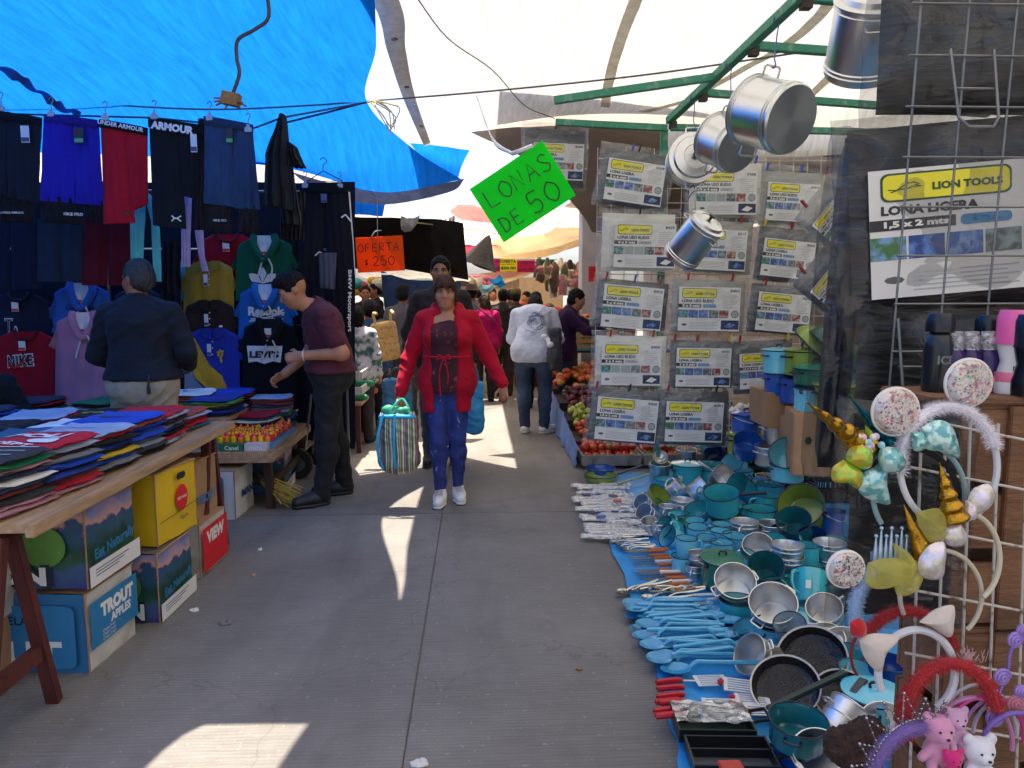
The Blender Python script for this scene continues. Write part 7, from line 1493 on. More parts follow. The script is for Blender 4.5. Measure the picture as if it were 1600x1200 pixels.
for k in range(34):
 v=(k//2)/16;px=lerp(918,946,v)+(36 if k%2 else 0)+rb.uniform(-8,8);py=lerp(760,838,v)+rb.uniform(-3,3);c=gd(px,py,.03)
 t=thing('cutlery_bundle','film wrapped bundle of steel cutlery in the rows by the aisle','cutlery',c,rb.uniform(-.25,.2),'film wrapped cutlery bundles');m=MB()
 for q in range(5):m.tube(smoothpl([V((-.10,-.012+q*.006,.004*(q%2))),V((0,-.012+q*.006,.006)),V((.09,-.01+q*.005,.003*q%.008))],6),[.006,.005,.003,.003,.003,.004,.004],5)
 m.build('cutlery',CUT,t)
 m=MB();m.grid(lambda u,v_:V(((u-.5)*.24,(v_-.5)*.075,.016*math.sin(math.pi*v_)+.008*mnoise.noise(V((u*9+k,v_*6,1))))),12,6);m.build('film',FB,t,angle=180)
 if k in(6,9,13,17,18,22):
  m=MB();m.box((.03*(k%3-1),0,.022),(.06,.04,.003));m.build('card',paint([(30,40,90),(200,60,60),(120,180,60),(24,28,60),(60,90,170),(210,210,210)][k%6],.4),t,smooth=False)
m=MB();c=gd(1032,714,.20);T=Matrix.Translation(c)@Matrix.Rotation(.9,4,'X');m.lathe([(0,-.04),(.035,-.035),(.055,-.012),(.06,0),(.056,0),(.05,-.012),(.03,-.03),(0,-.035)],20,0,T);o=m.build('skimmer',ALU);tag(o,'large aluminium skimmer standing in the pail by the tomatoes','skimmer')
m=MB();m.tube([c+V((0,.03,.04)),c+V((0,.05,.17))],.010,8);m.build('handle',paint((110,130,120),.4),o)
m=MB();q=gd(1073,706,.16);m.tube([q,q+V((-.005,.02,.12))],.007,6);tag(m.build('wooden_spoon',M('pale_wood',(190,150,100),.6)),'wooden spoon standing in the aluminium pail','spoon')
# == stockpots on cardboard boxes at the right
def plain_box(px,py,Y,w,d,h,label,rz=0.0,mark=None):
 c=at(px,py,Y);t=thing('cardboard_box',label,'box',(c.x,Y,c.z),rz);m=MB()
 m.box((0,0,h/2),(w,d,h));m.build('carton',CARD,t,smooth=False,bevel=.006)
 m=MB();m.box((0,0,h+.0015),(.05,d*.98,.002));m.box((0,-d/2-.0015,h-.04),(.05,.002,.08));m.build('tape',M('brown_tape',(150,110,76),.35),t,smooth=False)
 if mark:
  m=MB();mark(m);m.v=[(v[0],-d/2-.003,v[2])for v in m.v];m.build('mark',[paint((60,56,50),.6),paint((30,70,50),.6)],t,smooth=False)
 return t
YB=4.7
b1=at(1212,660,5.05);plain_box(1212,662,5.05,pm(60,5.05),.35,.24,'brown cardboard box farther back under the dark blue stockpots')
def marks(m):m.rrect((.07,.07),.10,.09,.004,0,0);m.rrect((.15,.07),.05,.09,.004,0,1);[m.stroke([(.03+k*.02,.04),(.03+k*.02,.06)],.003,1)for k in range(4)];m.prism([(-.12+.02*math.cos(a),.22+.025*math.sin(a))for a in[i*.5 for i in range(12)]],.001,0,1)
plain_box(1284,735,4.55,.42,.36,pm(98,4.55),'large brown cardboard box with printed marks under the stockpots',R(-14),marks)
plain_box(1248,735,4.75,.22,.3,pm(88,4.75),'brown cardboard box beside the large printed one',R(-10))
def sp(px,py,Y,dpx,hr,col,label,lid=None,kind='saucepot',ax=UP,spin=.3,cat='stockpot'):
 c=at(px,py,Y);r=pm(dpx,Y)/2;return vessel('stockpot',label,c,r,2*r*hr,ax,col,kind,spin,lid=lid is not None,lidcol=lid,cat=cat)
sp(1216,565,4.95,50,.72,LBLUE,'light blue lidded stockpot at the left of the enamel stacks',LBLUE);sp(1216,600,4.95,46,.72,ROYAL,'dark blue stockpot under the light blue lidded one')
sp(1258,567,4.85,70,.55,LIME,'lime green lidded stockpot in the back row',LIME);sp(1243,610,4.85,52,.75,ROYAL,'dark blue stockpot under the lime green lidded one')
sp(1276,588,4.6,76,.34,GREEN,'sea green lidded stockpot in the middle of the stacks',(52,140,110));sp(1272,626,4.6,66,.62,LBLUE,'light blue pail with a wire bail under the sea green stockpot',None,'pail',spin=.5)
sp(1308,626,4.4,74,.66,(112,140,44),'lime green lidded stockpot in front nearest the rack',(150,176,56));sp(1322,556,4.8,60,.5,LBLUE,'light blue stockpot under the tilted green bowls');sp(1326,590,4.75,52,.9,LBLUE,'light blue stockpot behind the lime one in front');sp(1318,572,4.7,50,.3,LIME,'thin lime rimmed stockpot behind the sea green lid')
vessel('basin','lime green basin tilted on top of the stockpots',at(1288,537,4.8),pm(48,4.8),.10,(-.55,.35,-.75),LIME,'bowl',cat='basin');vessel('basin','sea green basin tilted on top beside the rack',at(1318,540,4.65),pm(54,4.65),.11,(-.55,.3,-.75),GREEN,'bowl',cat='basin');vessel('basin','dark blue basin wedged under the sea green one',at(1330,566,4.7),pm(44,4.7),.09,(-.5,-.1,.85),DBLUE,'bowl',cat='basin')
sp(1166,664,5.3,50,.7,ROYAL,'royal blue lidded pail beside the white garlic',ROYAL,'pail');sp(1162,694,5.25,54,.6,LIME,'lime green lidded stockpot under the royal blue pail',LIME);sp(1166,698,5.0,44,.66,ROYAL,'royal blue cup tipped toward the viewer by the lime stockpot',None,'mug',(-.1,-.6,.75));sp(1212,676,5.0,48,.75,A,'aluminium lidded stockpot standing before the brown boxes',A);sp(1206,712,4.9,56,.55,A,'wide aluminium stockpot below the lidded one')
c=at(1232,714,4.6);vessel('bowl','light blue bowl leaning against the brown box',c,pm(58,4.6)/2,.11,(-.45,-.6,.65),LBLUE,'bowl');vessel('bowl','light blue pot under the leaning bowl by the brown box',at(1230,738,4.6),pm(56,4.6)/2,.10,UP,LBLUE,'saucepot')
gb=MB();rg=random.Random(2);gq=at(1160,640,5.45)
o=thing('garlic_net','net of white garlic heads behind the royal blue pail','garlic',gq)
for k in range(14):m=MB();m.lathe([(0,-.022),(.022,-.014),(.027,.0),(.018,.016),(.006,.026),(0,.036)],12,0,Matrix.Translation((rg.uniform(-.10,.10),rg.uniform(-.05,.05),rg.uniform(-.04,.05)))@Matrix.Rotation(rg.uniform(-1,1),4,'X'));m.build('garlic',M('garlic',(220,212,202),.6,var=.1),o)
BLKP=paint((26,27,29),.45)
def crate(c,w,d,h,label,mat=BLKP,rz=0.0,name='plastic_crate',slats=4):
 t=thing(name,label,'crate',c,rz);m=MB()
 for sx in(-1,1):
  for k in range(slats):
   z=.02+k*(h-.03)/(slats-1);m.box((sx*w/2,0,z),(.012,d,.022));m.box((0,sx*d/2,z),(w,.012,.022))
  n=int(w/.035)
  for k in range(n+1):m.box((-w/2+k*w/n,sx*d/2,h/2),(.008,.010,h))
  n2=int(d/.035)
  for k in range(n2+1):m.box((sx*w/2,-d/2+k*d/n2,h/2),(.010,.008,h))
  for sy in(-1,1):m.box((sx*w/2,sy*d/2,h/2),(.026,.026,h))
 m.box((0,0,.006),(w,d,.01));m.build('basket',mat,t,smooth=False);return t
q=gd(1318,800,0);crate((q.x,q.y+.35,0),.50,.34,.26,'black plastic crate standing on the ground by the cardboard boxes')
q=gd(1210,760,0);crate((q.x+.12,q.y+.45,0),.6,.36,.22,'black plastic crate lying under the light blue bowls');
m=MB();m.box((q.x+.12,q.y+.45,.232),(.62,.38,.015));tag(m.build('board',paint((40,40,42),.6),smooth=False),'dark board lying on the black crate under the bowls','board')
# == FRUIT DISPLAY beyond the tarpaulin packages
rf=random.Random(21)
def fruit_mesh(name,r,mat,squash=.9,elong=1.0,dimple=True,bend=0.0):
 m=MB();prof=[]
 for k in range(9):
  t=math.pi*k/8;rr=r*math.sin(t);z=-r*squash*math.cos(t)
  if dimple and k==8:z-=r*.18
  prof.append((rr if 0<k<8 else 0,z))
 m.lathe(prof,14,0,Matrix.Diagonal((elong,1,1,1)));return m.mesh(name,mat,angle=180)
def fm(name,c,c2,rough=.3):return M(name,c,rough,scale=9,col2=c2,thr=(.4,.65),coat=.2)
FR={'tomato':(fruit_mesh('tomato',.036,fm('tomato_skin',(176,34,22),(206,88,34)),.85),'ripe tomato in the grey trays at the end of the cookware','tomato','tomatoes in the trays'),
      'green_tomato':(fruit_mesh('tomato',.035,fm('green_tomato_skin',(128,120,44),(170,90,36)),.9,1.1),'half green tomato among the red ones in the grey trays','tomato','half green tomatoes in the trays'),
      'plum':(fruit_mesh('plum',.033,fm('plum_skin',(66,16,24),(112,34,40)),.95),'dark red plum in the heap behind the green fruit','plum','plums in the heap'),
      'guava':(fruit_mesh('guava',.032,fm('guava_skin',(150,160,52),(190,190,84)),.95),'yellow green guava in the heap behind the tomatoes','guava','guavas in the heap'),
      'mango':(fruit_mesh('mango',.042,fm('mango_skin',(196,60,40),(220,160,50)),.9,1.25),'red and yellow mango in the heap at the far end of the display','mango','mangoes in the heap')}
m=MB();m.tube(smoothpl([V((-.09,0,0)),V((-.05,0,.004)),V((.05,0,.004)),V((.09,0,0))],8),[.008,.017,.019,.02,.02,.02,.019,.017,.008],9)
FR['cucumber']=(m.mesh('cucumber',fm('cucumber_skin',(26,56,30),(52,88,46))),'dark green cucumber between the plums and the mangoes','cucumber','cucumbers in the heap')
def fruit(k,p):
 me,lab,cat,grp=FR[k];o=bpy.data.objects.new(k.replace('green_',''),me);C.objects.link(o);o.location=p;o.rotation_euler=(rf.uniform(-.6,.6),rf.uniform(-.6,.6),rf.uniform(0,6));s_=rf.uniform(.88,1.12);o.scale=(s_,)*3;tag(o,lab,cat,grp)
FOAM=M('grey_foam',(150,146,138),.85,var=.2,scale=12,bump=.3,bscale=40)
def ftray(x,y,w,d,z,label):
 t=thing('produce_tray',label,'tray',(x,y,z));m=MB();h=.09
 m.box((0,0,.01),(w,d,.02));m.box((0,-d/2,h/2),(w,.025,h));m.box((0,d/2,h/2),(w,.025,h))
 for s_ in(-1,1):m.box((s_*(w/2-.012),0,h/2),(.025,d-.026,h-.004))
 for k in(-.3,.3):m.box((w*k,-d/2-.014,.03),(.03,.01,.06))
 m.build('tray',FOAM,t,smooth=False,bevel=.005)
ftray(1.12,6.32,.50,.36,.03,'grey tray of tomatoes at the aisle corner of the fruit display');ftray(1.64,6.32,.50,.36,.03,'second grey tray of tomatoes behind the cookware');ftray(2.16,6.32,.50,.36,.03,'third grey tray of tomatoes mostly hidden by the pots')
for X0 in(1.12,1.64):
 for i in range(7):
  for j in range(4):
   for L_ in range(2 if j else 1):fruit('green_tomato' if rf.random()<.15 else 'tomato',(X0-.20+i*.066+rf.uniform(-.012,.012),6.20+j*.075+rf.uniform(-.01,.01),.10+L_*.05+.010*j))
m=MB();
for(y0,y1,z)in((6.54,7.05,.16),(7.05,7.65,.26),(7.65,8.35,.34),(8.35,9.0,.40)):m.box((1.75,(y0+y1)/2,z/2),(1.8,y1-y0-.004,z))
tag(m.build('display_step',DARKW,smooth=False),'stepped wooden bed of the fruit display beside the aisle','display')
m=MB();m.grid(lambda u,v:V((.835-.03*math.sin(u*40)*v*.4-.02*v+.02*mnoise.noise(V((u*14,v*3,1))),lerp(6.15,9.0,u),lerp(lerp(.20,.46,u),.02,v))),50,5)
tag(m.build('skirt',cloth((104,130,180)),angle=180),'blue cloth skirt along the aisle side of the fruit display','cloth')
def heap(k,n,x0,x1,y0,y1,zf):
 for _ in range(n):
  x,y=rf.uniform(x0,x1),rf.uniform(y0,y1);e=min(1,(x-x0)/.12+.25);fruit(k,(x,y,zf(x,y)+e*.10*rf.random()))
heap('tomato',44,.88,1.5,6.58,6.85,lambda x,y:.20);heap('guava',52,.88,1.45,6.88,7.2,lambda x,y:.25+(y-6.88)*.25);heap('plum',90,.88,1.5,7.2,7.75,lambda x,y:.33+(y-7.2)*.2)
for k in range(22):fruit('cucumber',(rf.uniform(.93,1.45),rf.uniform(7.78,8.05),.42+rf.uniform(0,.05)))
heap('mango',84,.86,1.7,8.08,8.6,lambda x,y:.44+(y-8.08)*.28)
vt=thing('vegetable_table','wooden trestle table of the vegetable stall','table',(2.0,9.35,0));m=MB();m.box((0,0,.78),(2.6,.9,.04));m.build('tabletop',DARKW,vt,smooth=False);m=MB();m.box((0,-.452,.802),(2.62,.012,.03));m.build('edge_strip',paint((70,150,160)),vt,smooth=False)
for x in(-.85,.9):
 for e in(-1,1):m=MB();m.bar((x,-.4,.76),(x+e*.16,-.42,0),.05);m.build('leg',DARKW,vt,smooth=False)
crate((1.62,9.2,0),.5,.36,.42,'blue plastic crate standing under the vegetable table',paint((56,110,140),.5),0);crate((1.08,9.25,0),.4,.36,.42,'dark plastic crate under the vegetable table by the purple woman',paint((44,56,60),.5),0)
wc=thing('wooden_crate','slatted wooden crate of vegetables on the trestle table','crate',(1.24,9.1,.80));m=MB()
for z in(.03,.10,.17):m.box((0,-.15,z),(.40,.012,.05));m.box((0,.15,z),(.40,.012,.05))
for x in(-.19,.19):m.box((x,0,.10),(.02,.29,.20))
m.build('slats',M('pale_wood',(190,150,100),.6),wc,smooth=False)
m=MB();m.lathe([(0,0),(.13,0),(.17,.16),(.178,.17),(.165,.165),(.125,.015),(0,.015)],24);o=m.build('tub',paint((40,168,150),.35),None,(1.32,9.3,.98));tag(o,'turquoise plastic tub beside the orange vegetables','tub')
def cluster(name,label,c,n,spread,mk,mat,cat):
 m=MB()
 for _ in range(n):mk(m,V((rf.uniform(-1,1)*spread[0],rf.uniform(-1,1)*spread[1],rf.uniform(0,1)*spread[2])))
 o=m.build(name,mat,None,c);return tag(o,label,cat,None,'stuff')
def leaf(m,p):
 d=V((rf.uniform(-1,1),rf.uniform(-1,.2),rf.uniform(-.3,1))).normalized()*rf.uniform(.05,.11);s_=d.orthogonal().normalized()*.022;m.add([p,p+d*.5+s_,p+d,p+d*.5-s_],[(0,1,2,3)])
cluster('leafy_greens','heap of dark leafy greens on the vegetable table',(1.55,9.2,.84),240,(.22,.16,.28),leaf,M('leaf_green',(52,84,40),.6,var=.5,scale=12),'greens')
cluster('carrots','heap of orange vegetables on the vegetable stall',(1.26,9.6,1.06),50,(.16,.1,.14),lambda m,p:m.sphere(p,(.03,.03,.026),8,6),fm('orange_skin',(220,110,24),(230,160,40)),'vegetables')
for k,(x,z)in enumerate(((1.50,.86),(1.66,.88),(1.58,.98))):
 m=MB();
 for q in range(16):
  a=q*2.4;m.add([V((0,0,-.06)),V((.09*math.cos(a-.5),.09*math.sin(a-.5),-.01)),V((.085*math.cos(a),.085*math.sin(a),.05)),V((.09*math.cos(a+.5),.09*math.sin(a+.5),-.01))],[(0,1,2,3)])
 m.sphere((0,0,0),.075,12,8);o=m.build('cabbage',fm('cabbage_leaf',(120,150,70),(180,195,120),.5),None,(x,8.98,z));tag(o,['pale green cabbage nearest the wooden crate','pale green cabbage behind the hanging packages','topmost pale green cabbage of the three'][k],'cabbage')
# == NEAR RIGHT: wooden crates, bottles, headbands
CRW=M('crate_wood',(126,88,60),.75,var=.3,scale=4,stretch=(1,5,5),bump=.3,bscale=25)
for k,(z,lab)in enumerate(((.84,'topmost wooden crate of the stack, carrying the bottles'),(.42,'middle wooden crate of the stack behind the headbands'),(.0,'lowest wooden crate of the stack behind the headbands'))):
 t=thing('wooden_crate',lab,'crate',(1.17,1.365,z));w,d,h=.62,.14,.412
 for zz,hh in((.065,.115),(.20,.10),(.34,.13)):
  m=MB();m.box((0,-d/2,zz),(w,.012,hh));m.build('slat',CRW,t,smooth=False,bevel=.002);m=MB();m.box((0,d/2,zz),(w,.012,hh));m.build('slat',CRW,t,smooth=False,bevel=.002)
  m=MB();m.box((-w/2+.006,0,zz),(.012,d-.014,hh));m.build('slat',CRW,t,smooth=False,bevel=.002)
 for sx in(-1,1):
  for sy in(-1,1):m=MB();m.box((sx*(w/2-.022),sy*(d/2-.02),h/2),(.03,.026,h));m.build('corner_post',CRW,t,smooth=False,bevel=.002)
 m=MB();m.box((-.19,-d/2-.012,h/2),(.07,.012,h));m.build('upright',CRW,t,smooth=False,bevel=.002)
 m=MB();m.box((0,0,h-.001),(w,d,.012));m.build('top_board',CRW,t,smooth=False,bevel=.002)
m=MB();m.box((1.125,1.37,1.262),(.65,.17,.014));tag(m.build('shelf_board',CRW,smooth=False,bevel=.003),'plain board lying on the crate stack under the bottles','board')
ZT=1.270
def bottle(px,label,r,h,col,capc,ch,cr,y=1.36,prof=None,txt=None,glass=False):
 p=at(px,600,y);t=thing('bottle',label,'bottle',(p.x,y,ZT));m=MB();hb=h-ch
 m.lathe(prof(r,hb)if prof else[(0,0),(r*.95,0),(r,.006),(r,hb*.72),(r*.9,hb*.86),(r*.5,hb),(0,hb)],24);m.build('body',paint(col,.25),t)
 m=MB();m.lathe([(0,hb-.004),(cr,hb-.004),(cr,h-.012),(cr*.85,h),(0,h)],20);m.build('cap',plastic_film('cap_film',.35,(215,220,225),30)if capc is None else paint(capc,.25),t)
 if txt:
  s_,c_,w_,zz,rot=txt;m=MB();m.text(s_,(0,zz),w_,None,0,None,.03,rot);m.v=[(r*1.01*math.sin(v[0]/r),-r*1.01*math.cos(v[0]/r),v[2])for v in m.v];m.build('lettering',paint(c_,.5),t,smooth=False)
 return t
bottle(1463,'tall black spray can with a dark label, leftmost of the bottles',.026,.145,(26,32,38),(22,24,28),.03,.025,1.37,txt=('ICE',(120,124,126),.03,.06,0))
bottle(1488,'purple bottle with a clear cap, left of the three',.020,.112,(46,18,84),None,.03,.014);bottle(1513,'purple bottle with a clear cap, middle of the three',.020,.112,(46,18,84),None,.03,.014);bottle(1540,'purple bottle with a clear cap, right of the three',.021,.112,(46,18,84),None,.03,.015)
bottle(1540,'black bottle with a domed cap behind the purple bottles',.026,.14,(26,24,28),(20,20,24),.04,.026,1.42)
ro=lambda r,h:[(0,0),(r*.95,0),(r,.01),(r,h*.30),(r*.70,h*.62),(r*.92,h*.9),(r*.96,h),(0,h)]
t=bottle(1580,'white roll on bottle with a big pink domed cap',.029,.152,(222,218,216),(226,96,160),.058,.030,1.33,ro,('NOVEL',(70,60,70),.035,.048,0));m=MB();m.lathe([(.0292,.022),(.0295,.025),(.0295,.038),(.0292,.040)],24,0);m.build('band',paint((226,120,150),.4),t)
bottle(1606,'black roll on bottle with white upright lettering at the right edge',.028,.145,(18,20,26),(22,30,44),.055,.028,1.30,ro,('NUVEL',(225,225,225),.055,.045,math.pi/2))
hs_=MB()
HG=lambda px,py,d=0.0:at(px,py,1.25+d)
for px in(1440,1478,1516,1560,1606):hs_.tube([HG(px-20,1260),HG(px,662)],.0026,6)
for py in(662,740,830,930,1030,1130):hs_.tube([HG(1425-(py-662)*.03,py-10),HG(1625,py+30)],.0026,6)
tag(hs_.build('wire_stand',M('rusty_white_wire',(196,190,178),.5,col2=(96,70,52),scale=40,thr=(.55,.7))),'rust spotted white wire stand the headbands hang on','stand')
rh=random.Random(4)
def band(t,name,cx,cy,rx,ry,Y,a0,a1,mat,w=.010,flat=.35,fuzzy=0,fz_mat=None,fl=.012):
 """arc of a headband facing the viewer; px units, angles in degrees counter clockwise from the right"""
 o=t.location;pts=[at(cx+rx*math.cos(R(a)),cy-ry*math.sin(R(a)),Y)-o for a in np.linspace(a0,a1,40)]
 m=MB();m.tube(pts,w/2,8);b=m.build(name,mat,t)
 if fuzzy:
  f=MB()
  for _ in range(fuzzy):
   u=rh.random();k=int(u*38.9);p=pts[k].lerp(pts[k+1],rh.random());d=V((rh.gauss(0,1),rh.gauss(0,1),rh.gauss(0,1))).normalized();q=d.orthogonal().normalized()*.0007
   s0=p+d*w*.3;f.add([s0-q,s0+q,s0+d*(w*.3+fl*rh.uniform(.5,1))],[(0,1,2)])
  f.build('fluff',fz_mat or mat,b,smooth=False)
 return b
def hb(name,label,px,py,Y):return thing(name,label,'headband',at(px,py,Y))
def fluffm(c):return M('fluff_'+hexname(c),c,.9,var=.15,scale=20,sheen=.4)
def horn(t,p0,p1,r,mat,Y,name='horn',Y1=None,turns=6):
 a=at(*p0,Y)-t.location;b=at(*p1,Y1 or Y)-t.location;m=MB();n=60;pts=[a.lerp(b,i/n)for i in range(n+1)]
 m.tube(pts,[max(.0012,r*(1-i/n)*(1+.13*math.sin(i/n*turns*6.283)))for i in range(n+1)],14);return m.build(name,mat,t,angle=80)
GOLD=M('gold_foil',(176,132,44),.25,1.0,var=.25,scale=20,bump=.3,bscale=30);TFOIL=M('teal_foil',(8,100,120),.22,.8,var=.2,bump=.2,bscale=30)
def sequin(name,c,c2):return M('sequin_'+name,c,.22,.35,scale=70,col2=c2,thr=(.45,.55),bump=.12,bscale=90,coat=.4)
SEQT,SEQY,SEQW=sequin('teal',(104,170,172),(190,226,220)),sequin('yellow',(190,170,50),(150,200,70)),sequin('pearl',(206,200,178),(226,214,226))
GLIT=M('glitter_disc',(206,200,192),.25,.1,scale=130,col2=(170,110,120),thr=(.55,.62),coat=.6,bump=.3,bscale=120)
def disc(t,px,py,rpx,Y,mat=GLIT,name='ear',depth=.014):
 r=pm(rpx,Y);c=at(px,py,Y)-t.location;m=MB();Tm=Matrix.Translation(c)@Matrix.Rotation(math.pi/2,4,'X')@Matrix.Rotation(.15,4,'Y');m.lathe([(0,-depth),(r*.8,-depth*.9),(r,-depth*.2),(r,depth*.2),(r*.85,depth*.8),(0,depth)],30,0,Tm);e=m.build(name,mat,t)
 m=MB();m.tube([c+V((r*math.cos(a),0,r*math.sin(a)))for a in[i*math.pi/16 for i in range(32)]],.0032,6,closed=True);m.build('rim',paint((224,216,204),.4),e)
 g_=MB()
 for _ in range(90):
  a,q=rh.uniform(0,6.28),r*.9*rh.random()**.5;p=c+V((q*math.cos(a),-depth-.0015,q*math.sin(a)));s_=rh.uniform(.0008,.0020);g_.add([p+V((s_*math.cos(k*1.05+a),-.0003,s_*math.sin(k*1.05+a)))for k in range(6)],[(0,1,2,3,4,5)],rh.randrange(4))
 g_.build('sequins',[M('foil_a',(220,120,90),.2,.7),M('foil_b',(120,110,160),.2,.7),M('foil_c',(90,150,130),.2,.7),M('foil_d',(200,150,170),.2,.7)],e,smooth=False)
def lobe(t,pts,Y,mat,name,puff=.018):
 c=V((0,0,0));P=[at(x,y,Y)-t.location for x,y in pts];n=len(P);P=[0 for _ in()]or P;Q=smoothpl(P+[P[0]],36)[:-1]
 ctr=sum(Q,V((0,0,0)))/len(Q);m=MB();vs=[];K=6
 for s_ in(-1,1):
  vs=[ctr+V((0,s_*puff,0))]
  for k in range(1,K+1):
   f=k/K;vs+=[ctr.lerp(q,f)+V((0,s_*puff*(1-f**2)**.6,0))for q in Q]
  N=len(Q);fs=[(0,1+i,1+(i+1)%N)for i in range(N)]+[(1+k*N+i,1+(k+1)*N+i,1+(k+1)*N+(i+1)%N,1+k*N+(i+1)%N)for k in range(K-1)for i in range(N)]
  m.add(vs,fs if s_<0 else[f[::-1]for f in fs])
 return m.build(name,mat,t)
YH=1.2
t=hb('headband','white fluffy headband with two clear round ears full of glitter',1480,720,YH);band(t,'band',1482,728,76,92,YH,-62,235,paint((214,212,214),.4),.011,fuzzy=0);band(t,'fluffy_top',1482,728,76,92,YH-.004,20,185,fluffm((226,220,226)),.016,fuzzy=4200,fl=.010);disc(t,1399,643,38,YH-.01);disc(t,1513,598,38,YH+.01)
t=hb('headband','unicorn headband with a spiral gold horn and yellow sequin bow, leftmost',1330,700,YH);horn(t,(1352,700),(1260,628),.024,GOLD,YH,Y1=YH-.08);lobe(t,[(1345,690),(1362,705),(1360,730),(1340,732),(1322,718),(1328,700)],YH-.03,SEQY,'bow');lobe(t,[(1318,718),(1300,732),(1302,752),(1326,756),(1342,764),(1348,738)],YH-.03,SEQY,'bow');lobe(t,[(1352,664),(1364,676),(1374,694),(1362,702),(1352,690)],YH-.01,SEQY,'bow',.01)
for k in range(14):m=MB();m.sphere(at(1352+rh.uniform(-14,26),692+rh.uniform(-10,16),YH-.03)-t.location,.006,8,6);m.build('flower',paint([(205,180,200),(150,200,205),(215,210,200)][k%3],.4),t)
band(t,'band',1420,780,78,80,YH+.01,-30,190,paint((28,28,30),.5),.010)
t=hb('headband','teal horned headband with mermaid sequin cat ears',1420,720,YH);horn(t,(1402,706),(1326,618),.018,TFOIL,YH+.03,Y1=YH-.02);lobe(t,[(1440,668),(1462,656),(1486,664),(1498,694),(1498,716),(1470,706),(1446,700)],YH-.015,SEQT,'ear',.012);lobe(t,[(1388,728),(1360,732),(1338,752),(1350,776),(1390,788),(1386,756)],YH-.015,SEQT,'ear',.012);lobe(t,[(1376,698),(1400,700),(1414,720),(1404,738),(1382,736),(1372,716)],YH-.03,SEQT,'bow',.02);lobe(t,[(1424,676),(1442,676),(1446,700),(1428,704)],YH-.02,SEQT,'bow',.012);band(t,'band',1436,772,72,80,YH,-40,215,M('band_teal',(130,160,160),.4),.009)
t=hb('headband','headband with an upright crumpled gold horn and pearl white bows',1500,790,YH);horn(t,(1490,812),(1468,722),.024,GOLD,YH-.03,turns=5);lobe(t,[(1522,762),(1544,756),(1556,774),(1540,798),(1516,804),(1512,780)],YH-.03,SEQW,'bow',.014);lobe(t,[(1508,780),(1524,790),(1526,808),(1508,814)],YH-.035,SEQW,'bow',.01);lobe(t,[(1478,826),(1496,816),(1510,832),(1508,850),(1486,854),(1474,842)],YH-.04,SEQW,'bow',.012);band(t,'band',1510,872,52,70,YH-.01,-60,200,M('band_cream',(206,196,170),.4),.009)
t=hb('headband','headband with a smooth gold horn, yellow tulle and a pearl bow',1430,860,YH);horn(t,(1446,872),(1412,788),.020,GOLD,YH-.03,turns=0)
TUL=translucent('tulle',(226,216,120),.5,40,alpha=.55)
for pts in([(1430,800),(1470,796),(1476,836),(1448,846)],[(1356,880),(1388,872),(1432,876),(1424,902),(1380,920),(1354,912)],[(1396,848),(1420,864),(1430,888),(1410,890)],[(1400,900),(1440,890),(1430,920),(1402,930)]):lobe(t,pts,YH-.04+rh.uniform(-.01,.01),TUL,'tulle',.02)
lobe(t,[(1436,872),(1452,852),(1476,848),(1476,880),(1470,904),(1446,904),(1434,890)],YH-.05,SEQW,'bow',.016);band(t,'band',1470,930,64,70,YH,-50,205,M('band_cream',(206,196,170),.4),.008)
t=hb('headband','pale blue fluffy headband with one glitter disc and a small crown',1360,900,YH);disc(t,1321,889,30,YH-.05);band(t,'band',1420,960,84,92,YH-.02,130,215,fluffm((150,176,204)),.015,fuzzy=2200,fl=.009)
m=MB()
for k in range(7):q=at(1368+k*8,856-5*(k%2),YH-.02)-t.location;m.tube([q+V((0,0,-.025)),q+V((0,0,.018+.008*(k%2)))],[.005,.0012],6);m.sphere(q+V((0,0,.02+.008*(k%2))),.0035,8,6)
m.grid(lambda u,v:at(1360+u*62,862+v*30-8*math.sin(u*3.14),YH-.015)-t.location,12,3);m.build('crown',M('pale_foil',(170,196,220),.25,.5),t)
RED=fluffm((178,10,22))
t=hb('headband','upper red fluffy headband hanging beside the blue one',1420,980,YH);band(t,'band',1418,1040,76,86,YH+.02,20,150,RED,.014,fuzzy=3200,fl=.010);lobe(t,[(1328,972),(1344,966),(1354,980),(1346,996),(1330,992)],YH-.06,RED,'pompom',.012);band(t,'wire',1356,1024,26,40,YH-.05,110,230,paint((120,10,24),.5),.005)
t=hb('headband','lower red fluffy headband with wispy top, largest of the red ones',1480,1080,YH);band(t,'band',1486,1128,72,92,YH-.06,12,196,RED,.017,fuzzy=4500,fl=.011)
f=MB()
for _ in range(40):p=at(1500+rh.uniform(0,40),1030+rh.uniform(-4,6),YH-.06)-t.location;f.tube([p,p+V((rh.uniform(-.01,.012),0,rh.uniform(.008,.02)))],.0005,3)
f.build('wisps',paint((205,160,160),.4),t)
CRM=M('cream_felt',(206,192,180),.85,var=.06,bump=.2,bscale=60)
t=hb('headband','white headband with two plain cream cat ears',1430,1020,YH);band(t,'band',1432,1050,60,66,YH-.05,-58,205,paint((205,203,206),.4),.013);lobe(t,[(1436,972),(1462,952),(1490,946),(1490,972),(1484,996),(1456,980)],YH-.055,CRM,'ear',.014);lobe(t,[(1342,1000),(1362,990),(1398,992),(1404,998),(1382,1022),(1374,1050),(1352,1030)],YH-.06,CRM,'ear',.014)
t=hb('tiara','purple fluffy headband with a pointed silver tiara at the bottom edge',1400,1150,YH);t['category']='tiara'
band(t,'band',1446,1230,84,96,YH-.08,70,190,fluffm((130,100,168)),.018,fuzzy=2600,fl=.009);SIL=M('silver_beads',(190,180,190),.2,1.0)
m=MB();A_=[at(1446+88*math.cos(R(a)),1226-104*math.sin(R(a)),YH-.085)-t.location for a in np.linspace(66,178,29)]
